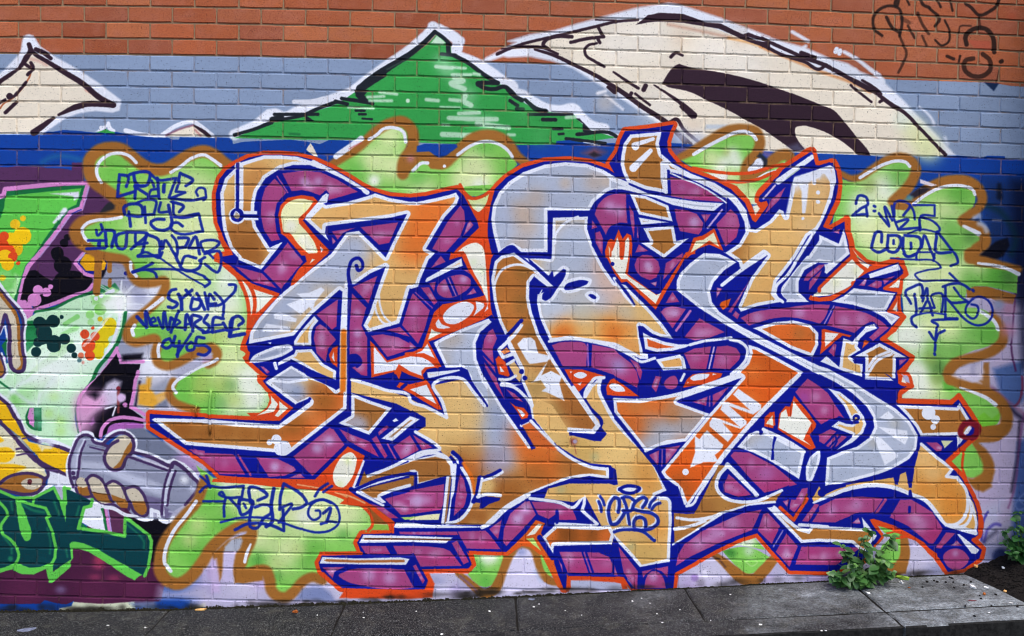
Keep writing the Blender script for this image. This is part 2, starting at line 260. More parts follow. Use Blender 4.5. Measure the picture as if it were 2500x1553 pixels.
PAINT = '''
F 0 20 100|-2852,2892 1395,22 1376,4 1355,-15 751,-22 470,-2 107,-6 69,-10 74,-2 1878,-39 11,-529 -8973,-158 -12,744
F 1 34 100|-4344,2444 1240,7 471,16 2,13 67,-1 50,12 94,-4 80,-7 102,9 81,-15 204,-11 24,-10 33,1 6,13 191,0 13,5 74,-3 8,-33 45,13 66,6 192,13 81,-7 82,-13 53,25 100,-2 366,-20 111,12 34,-1 89,6 304,1 233,10 22,18 67,11 180,-18 181,9 316,-1 365,-32 79,2 332,-6 22,7 92,-6 99,-7 97,-9 126,14 230,10 162,-10 23,12 99,0 5,-15 105,-2 1877,-25 65,-3067 -8991,-43
F 2 1361 100|-1801,1218 22,1 11,-621 929,-122 1343,16 905,146 989,1105 2243,227 55,-2606 -6464,-31
g 3 0 45 136 136|-1495,90
g 3 0 45 136 136|-1053,72
g 3 0 45 136 136|-431,56
g 3 0 45 136 136|38,127
g 3 0 45 136 136|1077,137
g 3 0 45 136 136|2197,239
g 3 0 45 136 136|647,66
g 4 0 50 91 50|-1096,5
g 4 0 50 91 50|-1275,115
g 4 0 50 91 50|-476,78
g 4 0 50 91 50|84,72
g 4 0 50 91 50|1625,120
g 4 0 50 91 50|2314,161
g 5 0 55 91 54|-1672,111
g 5 0 55 91 54|-1407,69
g 5 0 55 91 54|942,80
g 5 0 55 91 54|1305,117
g 5 0 55 91 54|1648,109
g 6 0 58 35 40|-1710,297
g 7 0 30 77 40|1361,38
g 7 0 52 40 54|190,19
g 8 0 32 97 27|-281,312
g 9 0 32 56 52|797,47
g 10 0 33 76 51|2609,173
g 9 0 34 65 30|1440,209
g 11 0 59 97 59|735,195
g 8 0 54 95 30|1705,443
g 11 0 28 79 34|-1010,108
g 9 0 32 40 32|2254,39
g 11 0 59 38 23|-10,156
g 9 0 42 64 50|-922,149
g 6 0 55 72 38|-558,202
g 7 0 52 49 58|1741,282
g 11 0 60 62 24|-250,322
g 9 0 58 85 54|718,60
g 8 0 55 67 35|1259,248
g 10 0 38 54 39|2492,818
g 10 0 31 71 53|-260,362
g 10 0 32 92 54|-1254,427
g 11 0 54 82 19|-428,51
g 6 0 39 57 52|2167,1021
g 11 0 59 52 23|-97,402
g 6 0 42 64 56|-830,347
g 10 0 53 42 52|-566,486
g 11 0 57 52 42|2570,405
g 6 0 36 69 22|2418,1052
g 8 0 36 65 37|744,332
g 10 0 44 78 27|2386,141
g 7 0 39 89 55|2481,1041
g 11 0 42 49 59|-581,233
g 7 0 33 95 53|-1158,343
g 10 0 42 62 38|621,273
g 6 0 33 76 59|1237,428
g 10 0 36 94 34|266,49
g 7 0 39 92 49|2573,592
g 6 0 36 67 28|-1179,441
g 8 0 50 53 26|-652,474
g 11 0 40 97 31|1056,385
g 11 0 48 36 55|-580,173
g 6 0 34 85 50|2568,1172
g 8 0 42 91 24|113,465
g 11 0 55 53 41|132,384
g 8 0 49 87 27|1637,177
g 9 0 53 69 42|458,426
g 11 0 48 83 25|605,272
g 6 0 55 87 24|1256,46
g 9 0 45 78 51|210,284
g 7 0 48 66 26|364,274
g 6 0 42 63 57|2482,1125
g 6 0 53 73 21|-1189,474
g 8 0 28 44 35|-1679,11
g 7 0 39 36 39|-474,357
g 9 0 35 59 49|-1067,460
g 8 0 52 64 39|1448,406
g 6 0 45 33 56|2658,629
g 6 0 56 77 30|718,174
g 11 0 38 64 28|-951,274
g 10 0 48 55 26|1069,49
g 7 0 37 63 51|44,152
g 8 0 58 79 53|2429,499
g 8 0 33 34 46|1606,267
g 11 0 34 38 36|2648,1005
g 9 0 48 40 43|-706,259
g 6 0 55 99 19|-571,41
g 7 0 58 62 37|-39,178
g 9 0 38 37 25|1203,322
g 9 0 27 49 46|-520,442
g 11 0 27 39 41|359,297
g 9 0 29 42 41|515,499
g 10 0 60 85 31|-1391,427
g 7 0 56 91 53|1852,222
g 6 0 45 92 44|2454,781
g 11 0 46 100 28|-1660,213
g 8 0 56 70 23|-798,48
g 11 0 44 65 30|588,331
g 8 0 38 35 55|2108,768
g 6 0 49 85 52|1821,283
g 11 0 39 77 30|2555,942
g 7 0 49 79 42|2238,1072
g 6 0 53 92 41|2035,262
g 11 0 43 79 42|2223,1246
g 8 0 47 72 52|-677,252
g 8 0 43 53 45|697,300
g 7 0 39 81 47|2126,334
g 11 0 40 47 55|-1761,203
g 9 0 54 39 48|132,146
g 7 0 43 61 47|-782,405
g 7 0 33 69 55|1208,184
g 9 0 51 92 54|2205,764
g 8 0 50 66 44|757,351
g 7 0 40 76 53|-188,367
g 8 0 49 69 43|-1044,416
g 6 0 37 63 31|-883,96
g 9 0 54 54 46|1916,327
g 7 0 53 98 30|2277,349
g 6 0 38 48 52|343,400
g 6 0 34 97 57|1580,396
g 8 0 55 86 26|2171,468
g 8 0 57 51 29|-259,93
g 11 0 46 47 27|2081,740
g 10 0 29 82 47|1686,52
g 7 0 56 77 34|-1714,35
g 8 0 30 65 24|292,132
g 9 0 33 78 37|2133,675
g 8 0 57 75 32|-67,77
g 7 0 37 96 53|463,284
g 11 0 34 41 59|2636,111
g 8 0 27 71 45|-239,91
g 8 0 37 75 39|1770,80
g 10 0 33 48 50|-973,17
g 6 0 52 48 43|-756,91
g 11 0 51 71 19|1969,439
g 6 0 57 69 39|-582,311
g 10 0 59 56 42|2023,285
g 11 0 44 68 25|2427,269
g 9 0 54 46 42|-1558,136
g 10 0 37 32 43|2282,1045
g 10 0 42 43 55|-1456,237
g 6 0 50 41 36|2405,897
g 8 0 26 34 37|817,317
g 7 0 39 94 41|-245,55
g 11 0 40 90 56|2477,1100
g 11 0 35 93 18|2010,346
g 11 0 60 61 59|984,112
g 9 0 50 73 23|2479,902
g 7 0 41 77 20|652,54
g 8 0 38 50 35|-345,18
g 10 0 56 68 33|1859,208
g 8 0 59 41 45|-357,38
g 7 0 32 40 22|-721,346
g 7 0 33 45 37|1638,283
g 9 0 53 79 35|2446,590
g 9 0 32 57 37|2068,99
g 9 0 40 87 31|1647,175
g 7 0 38 33 47|-254,57
g 7 0 26 56 31|397,308
g 11 0 40 75 29|2055,885
g 6 0 25 37 37|-1495,433
g 9 0 42 43 35|-1330,343
g 11 0 27 99 19|-758,408
g 6 0 30 66 52|469,444
g 8 0 30 48 56|-1694,37
g 9 0 40 64 50|349,445
g 7 0 57 64 46|1638,510
g 9 0 28 75 41|-1697,337
g 6 0 31 94 56|2400,1029
g 8 0 53 78 56|2577,168
g 10 0 36 54 46|1862,179
F 12 1134 90|2536,2337 2095,94 16,-783 -2137,233 20,183
F 13 680 80|2686,2340 1945,91 17,-829 -1948,55
S 14 181 80 23/36|2617,2311 4,-63
s 15 318 80 32|2527,2200 93,-32 60,-67 36,-79 -21,-91
F 16 136 100|2487,1899 45,40 69,58 69,24 12,-45 -33,-58 -69,-31 -58,-5
s 17 181 70 18|2471,2119 39,35 8,-56 35,-38
S 16 91 100 18/14|2460,2103 46,3
S 18 91 60 9|2587,2117 46,-1
F 19 680 80|2537,1700 162,3 83,-637 -35,-570 -182,-185 -163,67 40,273 180,299 -30,341
F 20 318 80|2603,1291 173,49 4,-217 -56,-58 -83,90
F 21 318 85|2748,883 83,47 1831,26 22,-1015 -1942,212 -16,228
s 22 91 90 11/11|2738,1863 -16,-160 -15,-182 -1,-137 25,-102
F 23 408 60|2737,1886 1905,38 12,-599 -1891,-31 -25,319
s 24 91 80 14|2769,1248 -3,-102 -20,-46 -16,-16
s 25 272 90 27|2606,1166 71,-67 59,-56 70,-45
s 26 181 60 16|2594,1189 82,-67 106,-79
S 27 181 70 18|2760,997 -6,-182 -33,-206
s 28 136 70 11|2782,1043 -20,-160 -29,-274 -29,-91
s 29 91 70 9|2791,598 -21,-24 6,-24 16,-8
s 29 91 70 11|2792,560 -40,-5 -9,-24 19,-23 31,5
F 30 454 60|2562,515 109,48 -22,-117 -13,-71 -65,-57
s 31 91 80 14|2589,492 -21,-38 -12,-117
s 32 136 70 18|2571,328 22,70 42,29 24,-5
S 33 227 90 91|2667,245
F 34 680 40|2571,300 226,11 2,-103 -207,17
s 35 318 70 18|2571,328 42,38 23,19
F 36 113 100|-2884,2749 67,71 51,54 22,36 13,78 29,11 23,-6 38,-57 87,-56 116,-61 116,-73 82,-62 35,-25 -8,-56 -37,-13 -92,7 -86,-14 -75,-31 -56,-42 -63,-46 -257,-6
F 37 45 100|-2884,2720 34,18 74,60 47,60 31,35 35,-5 87,-50 151,-89 151,-95 23,-17 -46,-4 -103,0 -80,-31 -57,-36 -40,-13 -96,-83 -206,-11
s 38 181 70 14|-2689,2867 38,-7 46,-22
s 39 113 70 9|-2396,2709 47,-28
s 40 54 100 23/23/18/32/23|-2872,2720 22,21 57,42 56,51 28,47 17,30 -9,35
s 40 54 100 18/23/29/29/32|-2701,2946 20,-38 81,-53 93,-56 93,-55 99,-79 67,-34
s 40 54 100 23/27/20|-2664,2920 41,-16 40,-31
s 40 54 100 23/32/32/14|-2251,2628 -52,5 -86,0 -69,-22 -79,-40
s 40 54 100 20/29/36|-2566,2553 -51,-42 -51,-39
s 41 54 100 9|-2688,2835 -2,-52 -28,-53 -67,-78 -46,-30 -16,-24
s 40 54 100 18|-2688,2847 12,-23 -28,-41
s 40 54 100 18|-2720,2840 24,-16
s 40 54 100 16|-2712,2742 -34,-42 -28,-36
S 40 36 100 36|-2797,2664
s 40 54 100 20|-2762,2633 -56,-57
s 40 54 100 14|-2820,2646 -28,-18 -11,-7
F 42 50 100|-2335,2483 49,19 49,-16 0,-9
F 36 50 100|-2237,2491 -103,-5 68,51 6,-29 29,-14
F 0 50 100|-2263,2526 -43,-36 63,7
S 36 36 100 23|-2309,2507
s 36 54 100 18/23/14|-2272,2534 9,-29 23,-11
F 42 50 100|-2326,2482 40,20 41,-20
s 36 54 100 25/20/18|-2179,2496 69,-16 70,-7 69,-1
s 36 54 100 23|-1982,2480 85,55 81,17 41,-26 59,-45
F 37 50 100|-1971,2470 69,36 86,31 53,-31 30,-33
s 43 91 100 9|-1965,2475 69,34 75,25
s 40 54 100 9/20/20|-1815,2531 35,-20 44,-32
s 44 91 70 11|-1809,2508 29,-29
s 36 113 100 59|-1598,2487 121,58 63,52 29,9 47,-16 99,44 162,57 105,44 92,73 105,79 104,73 93,83 58,48 35,-13 84,-57 -11,-48 -6,-23! 137,-50 48,-28 84,-57 54,-34 -10,-18 66,-22 36,-23 107,-50 60,-5 83,8 18,-23 73,-63 72,-16
s 36 54 100 23|-1281,2674 111,8 46,13
S 36 113 100 54|-538,3103
S 36 113 100 54|-390,3027
S 36 113 100 54|-401,2986
s 36 91 100 27/18|-1420,2617 41,-10
s 36 54 100 27|344,2552 60,-4 78,-19
f 42 50 100|-1598,2471! 104,45 104,43 174,52 163,57 116,79 162,110 139,93 93,79 29,36! 72,-51 7,-59! 47,-22 126,-80 83,-51 48,-16 42,-40 -21,-1 59,-34 60,-34 72,-22! 155,-8! 36,-40 60,-46! 144,-38! -178,-28 -154,-16 -226,-11! -303,-2 -600,9 -158,-4 -350,-2 -116,0!
s 45 54 100 18/18/23|-1598,2487 104,32 93,40
s 45 54 100 32|-1396,2574 47,13
s 45 54 100 16/20/20|-1349,2575 122,29 93,44 81,31
F 45 50 100|-1227,2610 59,-39 -152,-1 105,5
s 45 54 100 20|-1059,2682 65,-13
s 45 54 100 20|-1024,2698 88,-10 79,-12
F 45 50 100|-958,2747 79,2 -23,-30 24,-29 -46,-4 -24,26
s 45 54 100 45/45/36/32/27/23|-926,2753 75,64 99,71 93,61 69,58 64,67
s 45 45 100 36/27|-914,2760 116,73
s 46 91 60 7|-781,2863 111,62
F 47 91 100|-548,3011 34,45 48,-40 -17,-10
s 45 54 100 20|-526,3074 48,-32 36,-34
s 45 54 100 25|-454,3008 4,-47
s 45 54 100 20|-488,2954 76,-5
s 45 54 100 23|-418,2947 66,-31 90,-63 83,-49
s 45 54 100 23|-179,2805 -109,-11 21,-12 71,-11 53,15 54,-40
s 45 54 100 25|-123,2771 36,-34 42,-23
s 45 54 100 18/27/23|-27,2718 60,-49 54,-11
s 45 54 100 18|-1385,2603 234,6
s 45 54 100 18|-8,2638 238,6
s 45 54 100 20|70,2611 71,1
s 45 54 100 16|130,2562 48,1
s 45 54 100 14|160,2534 25,2
s 45 54 100 20|-110,2710 42,-26
s 45 54 100 20|-73,2666 35,-1
F 45 50 100|248,2624 24,-2 72,-70 -11,-15 -42,14 -1,44
s 45 54 100 20|261,2535 203,2 12,-9
s 45 54 100 20/16|202,2509 96,-8 119,-11
s 36 54 100 9|298,2489 89,-10
F 1 50 100|144,2476 5,20 65,6 120,-18 -12,-7
s 45 54 100 14|-947,2635 47,1
s 45 54 100 14|-929,2615 35,1
s 45 54 100 11|-911,2592 53,-2
s 48 113 70 11|-1301,2500 52,-2
s 49 91 88 20|-517,2885 89,-6
s 49 91 88 16|-428,2884 71,-4
s 49 91 88 18|-427,2843 100,3
s 49 91 88 29|-415,2826 47,-14 -65,-16 72,-28
s 49 91 88 18|-310,2852 30,-5
s 49 91 88 20|-566,2704 65,-4
s 49 91 88 20|-437,2707 53,-4
s 49 91 88 29|-355,2733 -5,-30 36,-23
s 49 91 88 9|-489,2667 106,0
s 49 91 88 20|-388,2632 112,8
s 49 91 88 25|-441,2607 177,-2 83,2
s 49 91 88 27|-287,2581 172,-19
s 49 91 88 29|-475,2517 154,-2
s 49 91 88 16|-820,2738 94,-9
s 49 91 88 16|-884,2710 88,6
s 49 91 88 16|-872,2690 118,3
s 49 91 88 14|-988,2652 135,-3
s 49 91 88 14|-476,2570 36,-2
g 47 0 35 59 59|-488,2918
g 47 0 35 59 59|-397,2803
g 47 0 35 59 59|-337,2733
g 47 0 35 59 59|-323,2627
g 47 0 35 59 59|-234,2582
g 47 0 35 59 59|-457,2872
S 47 68 100 23|-666,2695
F 37 50 100|-1212,2417 23,36 14,-18 28,-55 -24,3
s 49 91 80 20|200,2626 48,4
s 49 91 80 18|-118,2523 35,1
g 50 0 40 68 68|60,2524
g 50 0 40 68 68|-32,2641
F 36 159 100|-281,2915 29,21 99,56 70,38 -45,4 118,39 142,28 118,39 154,46 178,52 167,30 66,-8 66,-19 181,-54 254,-89 -46,8 121,-32 122,-30 146,-59 97,-24 62,-40 128,-45 118,-104 87,-88 99,-94 118,-120 -1473,15 -181,118 -121,74 -121,77 -121,71 -120,71 -108,36 -131,23 -118,-9 -26,5 -70,-26
s 36 113 80 16|412,2753 97,-75
s 36 113 100 20/16|370,2763 42,13
F 37 45 100|-127,2987 94,38 136,40 260,66 208,36 132,3 131,4 169,-37 182,-60 132,-44 94,-39 195,-73 182,-49 154,-74 111,-81 105,-93 149,-159 -480,-5 -544,8 -388,29 -182,145 -181,108 -121,74 -180,90 -102,56 -66,34
g 51 0 50 136 136|645,3074
g 51 0 50 136 136|466,3039
g 51 0 50 136 136|1006,2994
g 51 0 50 136 136|1187,2940
g 51 0 50 136 136|712,2689
g 52 0 40 68 68|824,3079
g 52 0 40 68 68|413,2711
g 52 0 40 68 68|893,2604
g 52 0 40 68 68|1154,3088
g 53 0 70 91 91|2190,2529
g 53 0 70 91 91|2128,2605
g 53 0 70 91 91|2221,2499
g 54 0 60 68 68|2066,2664
s 55 181 60 14|751,3151 192,-33 151,-29
s 56 136 70 14|1088,3086 127,-26 102,-30
s 57 136 70 16|1265,3043 158,-61 189,-70 177,-58 92,-45
F 40 50 100|572,3143 65,55 65,15 126,-2 132,-42 79,-4 84,-39 61,-25 133,-34 0,-37 -132,42 -152,63 -198,27 -132,4 -66,-8
F 36 45 100|1166,3106 24,13 126,-27 0,-20 -102,18
F 40 50 100|1160,3106 36,13 120,-41 1,-15 -72,18
F 36 45 100|1202,3092 91,-15 24,-11 -72,10
s 40 54 100 18/16/16/16/16|-185,2962 58,28 83,32 147,40 136,36 124,33 101,27 119,14
s 40 54 100 9/11|351,3165 113,0
s 40 54 100 20|222,3068 -95,-3 -47,-19 -15,-27 33,-23
s 40 54 100 18|367,3122 15,-26 15,-23! -86,-12 -95,-24
s 40 54 100 18|365,3060 11,-20
s 40 54 100 14/16/16|359,3036 -47,-13 -18,-24 7,-30 42,-28 60,-31
s 40 54 100 9/16/16/14|-162,2992 124,14 101,-2 83,-32
s 40 54 100 14/20/20/23/27/27/27|21,2994 108,-31 101,-44 121,-56 108,-62 84,-54 73,-51 97,-57 48,-32
s 40 54 100 11/16/16|454,2881 76,-48 63,-37
s 40 54 100 25|633,2812 -11,-23
s 40 54 100 20|555,2768 -12,-18
s 40 54 100 18/25|426,2798 36,-26
s 40 54 100 14|576,2766 82,-60
s 40 54 100 9/14/23/34|680,2816 78,-48 85,-58 61,-55
s 40 54 100 18|831,2701 61,-55
s 40 54 100 20/18/14|769,2973 27,23 37,-13
s 40 54 100 23/18/18|773,2613 30,19 43,-53 85,-70
s 40 54 100 20|774,2590 85,-88
s 40 54 100 18|801,2572 88,-75
f 40 50 100|724,2826! 26,48 41,49 24,13! 36,-11 96,-16 187,-30 187,-49 51,-17 85,-27 159,-59 54,-19 68,-65 75,-88 62,-70 19,-29! -73,3! -56,47 -92,58 -103,39 -61,11 -42,-13 1,-36 25,-47 31,-35! -61,-11! -91,61 -55,37 -124,66 -122,62 -96,42 -97,43 -120,23!
F 58 272 70|1427,2498 54,19 49,-40 -67,-8
s 59 45 100 11|1080,2896 48,-1
F 60 136 55|971,2606 120,3 -11,-24 -114,-3
g 61 0 70 59 59|925,2522
g 61 0 70 59 59|835,2537
s 40 54 100 20|1271,3090 60,-28 122,-51 58,-25
s 40 54 100 18|1271,3054 140,-60 103,-10
s 40 54 100 25|1492,3014 76,-25
s 40 54 100 20/23/23/29/27|1514,2984 97,-28 86,-40 92,-47 91,-45 55,-23
s 40 54 100 18|1441,2985 73,-20 80,-38 38,25
s 40 54 100 14/23|1834,2873 58,-34 43,-34
s 40 54 100 20/25/20/20/18/18/20|1930,2792 74,-52 55,-29 99,-90 81,-79 71,-70
s 40 54 100 14|1771,2844 55,-43 62,-46
s 40 54 100 18|1936,2756 12,8
s 36 113 90 18/18|1439,3129 91,-49
s 36 113 80 16|1501,3044 15,9
s 36 54 100 25/23|1688,3040 -6,-15
s 36 54 100 25/23|1708,3032 -4,-15
s 36 113 95 18/20/27|1731,3026 67,-34 80,-58 49,-34 25,-29
s 36 136 70 18|1806,2921 -13,11
s 36 113 85 11/14/18|2156,2735 43,-32 31,-35 13,-30
s 36 136 60 18|2305,2568 16,-36
s 62 68 95 18|1941,3122 -43,35 -7,65 35,46 67,20 36,-11 20,-44 1,-60 -11,-48
s 62 68 85 16|2039,3125 25,-54 16,-35 -20,-67 -24,-48
s 62 68 95 20|1964,3224 31,-53 43,-28
s 62 68 90 16|2086,3180 38,-65
s 62 68 65 23|2049,3221 43,-23
s 62 68 85 18|2139,3253 26,-59 38,-53
s 62 68 85 14|2166,3128 26,-53
s 62 68 95 18|2206,3279 56,-58 -24,-37
s 62 68 95 14|2292,3216 29,-66 -8,-54 -36,-19 -37,29
s 62 68 95 34|2022,3322 -5,-24
s 62 68 95 14|2077,3323 13,-26
s 62 68 95 20|2156,3326 10,-24 37,-17
s 62 68 95 16|2248,3328 19,-38
s 62 68 95 14|2321,3325 13,-54
s 62 68 95 20|2407,3312 24,-14 56,-47 61,26 36,31 9,30
s 62 68 85 11|2484,3251 8,-72
s 62 68 95 27|2417,3087 -7,42 48,46 67,-1 38,-41 11,-84
s 62 68 85 11|2440,3190 -64,-8 -3,-30
s 62 68 90 27|2455,3010 -42,-13 -5,-48 43,-35 61,1 42,38 -7,53 -37,30
s 62 68 95 20|2309,3018 37,-14
s 62 68 95 14|2382,3023 -7,-33
s 62 68 95 25|2612,2996 6,3
s 62 68 75 9|2603,2948 -14,-67
F 63 68 85|2423,3112 129,-2 1,-50 -93,10
F 64 91 100|2516,2882 89,-5 -30,-45
g 65 0 50 32 32|2671,3251
F 66 45 100|-4294,2262 1492,22 49,7 120,1 40,-8 80,0 50,-9 1,41 54,2 13,-102 225,-86 5,-321 -40,-251 -2077,-39
F 67 272 100|-2001,1436 307,-39 51,-398 -122,-578 -218,-69 -547,104 -2,132 586,185
F 68 680 100|-2321,1782 381,-15 11,-617 -403,-7 15,413
F 68 272 100|-2378,1187 493,8 -19,-214 -177,-130 -291,-4
g 69 0 70 136 136|-2230,1716
g 69 0 70 136 136|-2131,1423
g 69 0 70 136 136|-2179,1309
g 70 0 80 91 91|-2027,1629
g 70 0 80 91 91|-2097,1551
g 70 0 80 91 91|-2029,1220
g 70 0 80 91 91|-1975,1230
g 71 0 60 68 68|-2094,1596
g 71 0 60 68 68|-2131,1682
s 72 318 50 20|-2620,2315 53,28 62,6 90,-16
f 73 91 100|-2314,2043! 19,30 31,33 25,9 20,-31 -10,-41!
F 74 50 100|-2846,2002 38,132 409,59 -28,-109 -55,-26 -174,-259 -31,-29 -21,-50 -38,-154 -85,48 -10,67
F 75 272 90|-2752,1710 31,-22 -25,-122 -49,53 30,19
F 76 227 80|-2842,1727 63,1 23,-54 -35,-50 -41,35
F 77 45 100|-2848,2115 35,6 -3,-50 -21,-64 -9,0
S 77 54 100 25/20/20/20|-2809,2141 414,51 -32,-108 -55,-28 -83,-120 -82,-128 -44,-56 -17,-54 -42,-132
S 78 54 100 25/23/25/25|-2848,2120 26,14 9,32 293,36 145,6 -34,-137 -57,-22 -89,-135 -88,-111 -17,-18 -26,-37 -17,-55 -17,-77 -8,-54
S 79 68 80 7|-2366,2199 -34,-130 -59,-29 -92,-135 -74,-101
S 80 68 100 5|-2459,2040 48,24
F 36 91 100|-2573,2146 150,15 2,-27 -26,-23 -7,24
s 36 113 100 27/20|-2495,2060 -35,-44
s 36 91 100 14|-2535,2011 -17,-18
S 81 36 100 32|-2717,2011
S 81 36 100 54|-2757,1978
S 82 36 100 95|-2718,1917
S 82 36 100 95|-2778,1886
S 83 36 100 82|-2755,1846
S 83 36 100 82|-2808,1845
S 83 36 100 82|-2785,1809
S 84 36 100 50|-2814,1913
S 85 36 100 95|-2835,1858
S 84 36 100 59|-2786,1836
S 84 36 100 59|-2772,1805
S 86 36 100 82|-2807,1800
S 84 36 100 50|-2767,1803
S 84 36 100 23|-2738,1770
S 87 36 100 68|-2793,1763
S 88 36 100 32|-2819,1689
F 89 45 100|-2703,1684 26,46 31,5 54,-40 45,-21 26,45 76,11 58,-12 43,-31 1,-37 -20,-23 -76,-28 -212,-77 -5,18 -41,31 -26,2
F 66 45 100|-2647,1771 241,28 -31,-23 50,-58 -125,2 -35,-42 -45,17 -49,36
S 90 36 100 36|-2480,1913
S 90 36 100 45|-2496,1883
S 89 36 100 68|-2532,1828
S 89 36 100 64|-2529,1817
S 89 36 100 95|-2502,1765
f 89 50 100|-2556,1673 31,46 48,15 68,-6 67,-37 -88,-56
s 78 54 100 20|-2341,1662 -22,-30 -76,-29 -106,-47 -102,-35
s 77 54 100 16|-2343,1621 -95,-36 -106,-54 -98,-22
S 78 36 100 54|-2631,1627
S 78 36 100 50|-2586,1616
S 78 36 100 27|-2564,1646
S 78 36 100 73|-2648,1575
F 78 68 100|-2739,1561 42,12 32,-24 14,-36 -11,-45 -19,-10 -28,27
F 80 45 100|-2407,1826 134,3 6,-86 -66,-24 -50,3 -50,54
F 91 45 100|-2384,1826 44,1 14,-27 36,3 19,-24 -9,-39 -54,-5 -44,1 -37,41
S 78 54 100 20|-2395,1826 -42,-50 50,-55 49,-17
S 92 45 100 7|-2384,1835 -41,-55
F 89 91 100|-2293,1738 24,9 -15,-41 -13,-9
f 93 50 100|-2638,1504! 94,20 115,59 89,27! 44,28 49,28! 54,-31 27,-40 2,-77 -8,-78 -30,-82 -122,-183 -74,-124! -23,-69 13,-108 14,-27! -44,-74! -94,13 -134,48 -46,72 -55,98 -55,58! -9,50! -2,95! 137,70! -3,181!
F 77 68 100|-2697,1458 42,5 23,-35 5,-41 -12,-46 -48,-52
F 94 181 60|-2694,1413 53,1 6,-45 -44,-69 -11,0
F 77 68 100|-2338,1619 44,44 42,-13 29,25 30,-40 -18,-9 -32,24 -35,-30
F 95 68 100|-2287,1615 49,38 38,-20 -28,-26
F 95 181 80|-2349,1600 98,7 14,-23 -58,-28 -44,-1
S 95 36 100 64|-2299,1529
S 96 36 100 45|-2352,1500
S 97 36 100 36|-2347,1459
s 98 54 100 23/27|-2485,1446 66,42
F 98 91 100|-2509,1396 82,47 20,-11 -10,-19 -63,-26
F 99 113 100|-2444,1368 10,-37 -70,-69 -128,-74 -62,-51 48,73 70,56 35,41
F 100 363 70|-2746,1091 57,14 88,56 67,1 -74,-69 -79,-83 -45,-1
F 99 136 70|-2583,1161 45,1 -35,-64 -34,-64 7,68
F 101 318 70|-2786,1067 53,1 19,-58 -40,-6
s 77 68 100 11|-2823,1130 54,-40
g 102 0 70 36 36|-2562,962
g 102 0 70 36 36|-2499,927
g 102 0 70 36 36|-2536,1058
g 102 0 70 36 36|-2498,868
g 103 0 80 136 136|-2512,1199
g 103 0 80 136 136|-2601,1188
g 103 0 80 136 136|-2402,1305
s 104 227 70 23|-2625,1011 26,59 65,92
s 105 181 60 18|-2769,1095 117,-84
s 106 227 70 23|-2795,1040 97,92 62,28
S 107 36 100 68|-2619,1450
S 107 36 100 68|-2548,1461
S 107 36 100 23|-2503,1484
S 107 36 100 86|-2596,1399
S 107 36 100 77|-2541,1348
S 107 36 100 50|-2626,1346
S 107 36 100 59|-2486,1366
S 107 36 100 73|-2541,1330
S 107 36 100 54|-2634,1294
S 107 36 100 50|-2449,1317
S 107 36 100 32|-2432,1279
S 108 68 80 23|-2406,1253
F 107 50 100|-2646,1459 67,10 19,-54 19,-67 -80,-20 -30,13 38,46 -23,41
S 109 36 100 77|-2248,1448
S 109 36 100 73|-2252,1421
S 109 36 100 73|-2283,1393
S 109 36 100 73|-2287,1352
S 109 36 100 68|-2309,1315
S 109 36 100 54|-2304,1288
S 110 36 100 27|-2298,1477
S 111 36 100 50|-2379,1394
S 111 36 100 18|-2337,1428
S 111 36 100 50|-2323,1383
S 111 36 100 73|-2358,1333
S 111 36 100 54|-2350,1279
S 112 36 100 32|-2397,1279
S 113 68 100 18|-2386,1241
f 77 50 100|-2669,992! 67,1! 4,-124! -42,4 -37,29 -9,45
F 78 45 100|-2665,992 23,1 4,-105 -25,18 -12,36
g 114 0 60 32 32|-2624,970
g 114 0 60 32 32|-2614,907
s 36 54 100 18/18|-2205,1562 12,-49 -12,-82 -26,-82 -58,-101
g 115 0 95 77 77|-2192,1576
g 115 0 70 50 50|-2254,1557
g 115 0 70 50 50|-2191,1535
S 116 68 80 5|-2186,1613 -1,72
S 116 68 80 5|-2197,1612 8,69
S 116 68 80 5|-2170,1608 53,56
S 116 68 80 5|-2175,1613 44,46
S 116 68 80 5|-2251,1630 -46,30
S 116 68 80 5|-2256,1625 -45,26
S 116 68 80 5|-2236,1503 -144,-175
S 116 68 80 5|-2245,1503 -144,-175
S 116 68 80 5|-2275,1457 -83,-111
S 116 68 80 5|-2169,1563 98,-3
S 116 68 80 5|-2165,1540 60,-53
s 36 54 100 14/23|-2271,1616 38,14
S 36 36 100 23|-2295,1601
S 36 36 100 23|-2322,1587
s 77 54 100 20/20|-2164,1513 -10,-77 -28,-82 -122,-182 -4,-16 -61,-92 -26,-68 8,-59 8,-68
S 78 54 100 18|-2245,1253 37,64 26,-72 117,7
s 78 54 100 18|-2206,1322 -26,-57 -69,-104 -49,-46 -48,-60 -8,-50 16,-136
F 89 50 100|-2207,1290 16,-54 112,2 -21,-91 -8,-24 -20,-127 68,-49 0,-32 -125,-2 -106,-83 -36,9 -57,31 -14,67 -4,91 52,87 53,60
F 89 181 95|-2178,1286 112,11 -9,-34 -103,-11
F 117 272 95|-2216,1153 36,-13 -17,-59 32,-13 4,-18 -35,-32 -62,-15 -49,-19 -44,-37 -26,-55 -16,-18 -8,109 8,54 62,24 49,23 26,46
g 118 0 80 68 68|-2375,1015
g 118 0 80 68 68|-2353,1038
g 118 0 80 68 68|-2365,983
g 118 0 80 68 68|-2308,1029
g 118 0 80 68 68|-2373,910
F 119 113 100|-2346,911 21,37 8,-28 -16,-18
F 89 318 100|-2354,1070 36,18 23,-22 -22,-21
s 120 68 100 9|-2222,958 11,50 -52,-14
S 121 68 90 14|-2195,1108 2,-131
S 122 36 100 23|-2195,1104
S 78 68 100 27|-2158,1016
S 123 113 100 45|-2179,1054
S 78 54 100 20|-2091,1196 -13,-45 -12,-96 -12,-50
S 124 136 100 11|-2081,1142 -13,-77 -8,-51
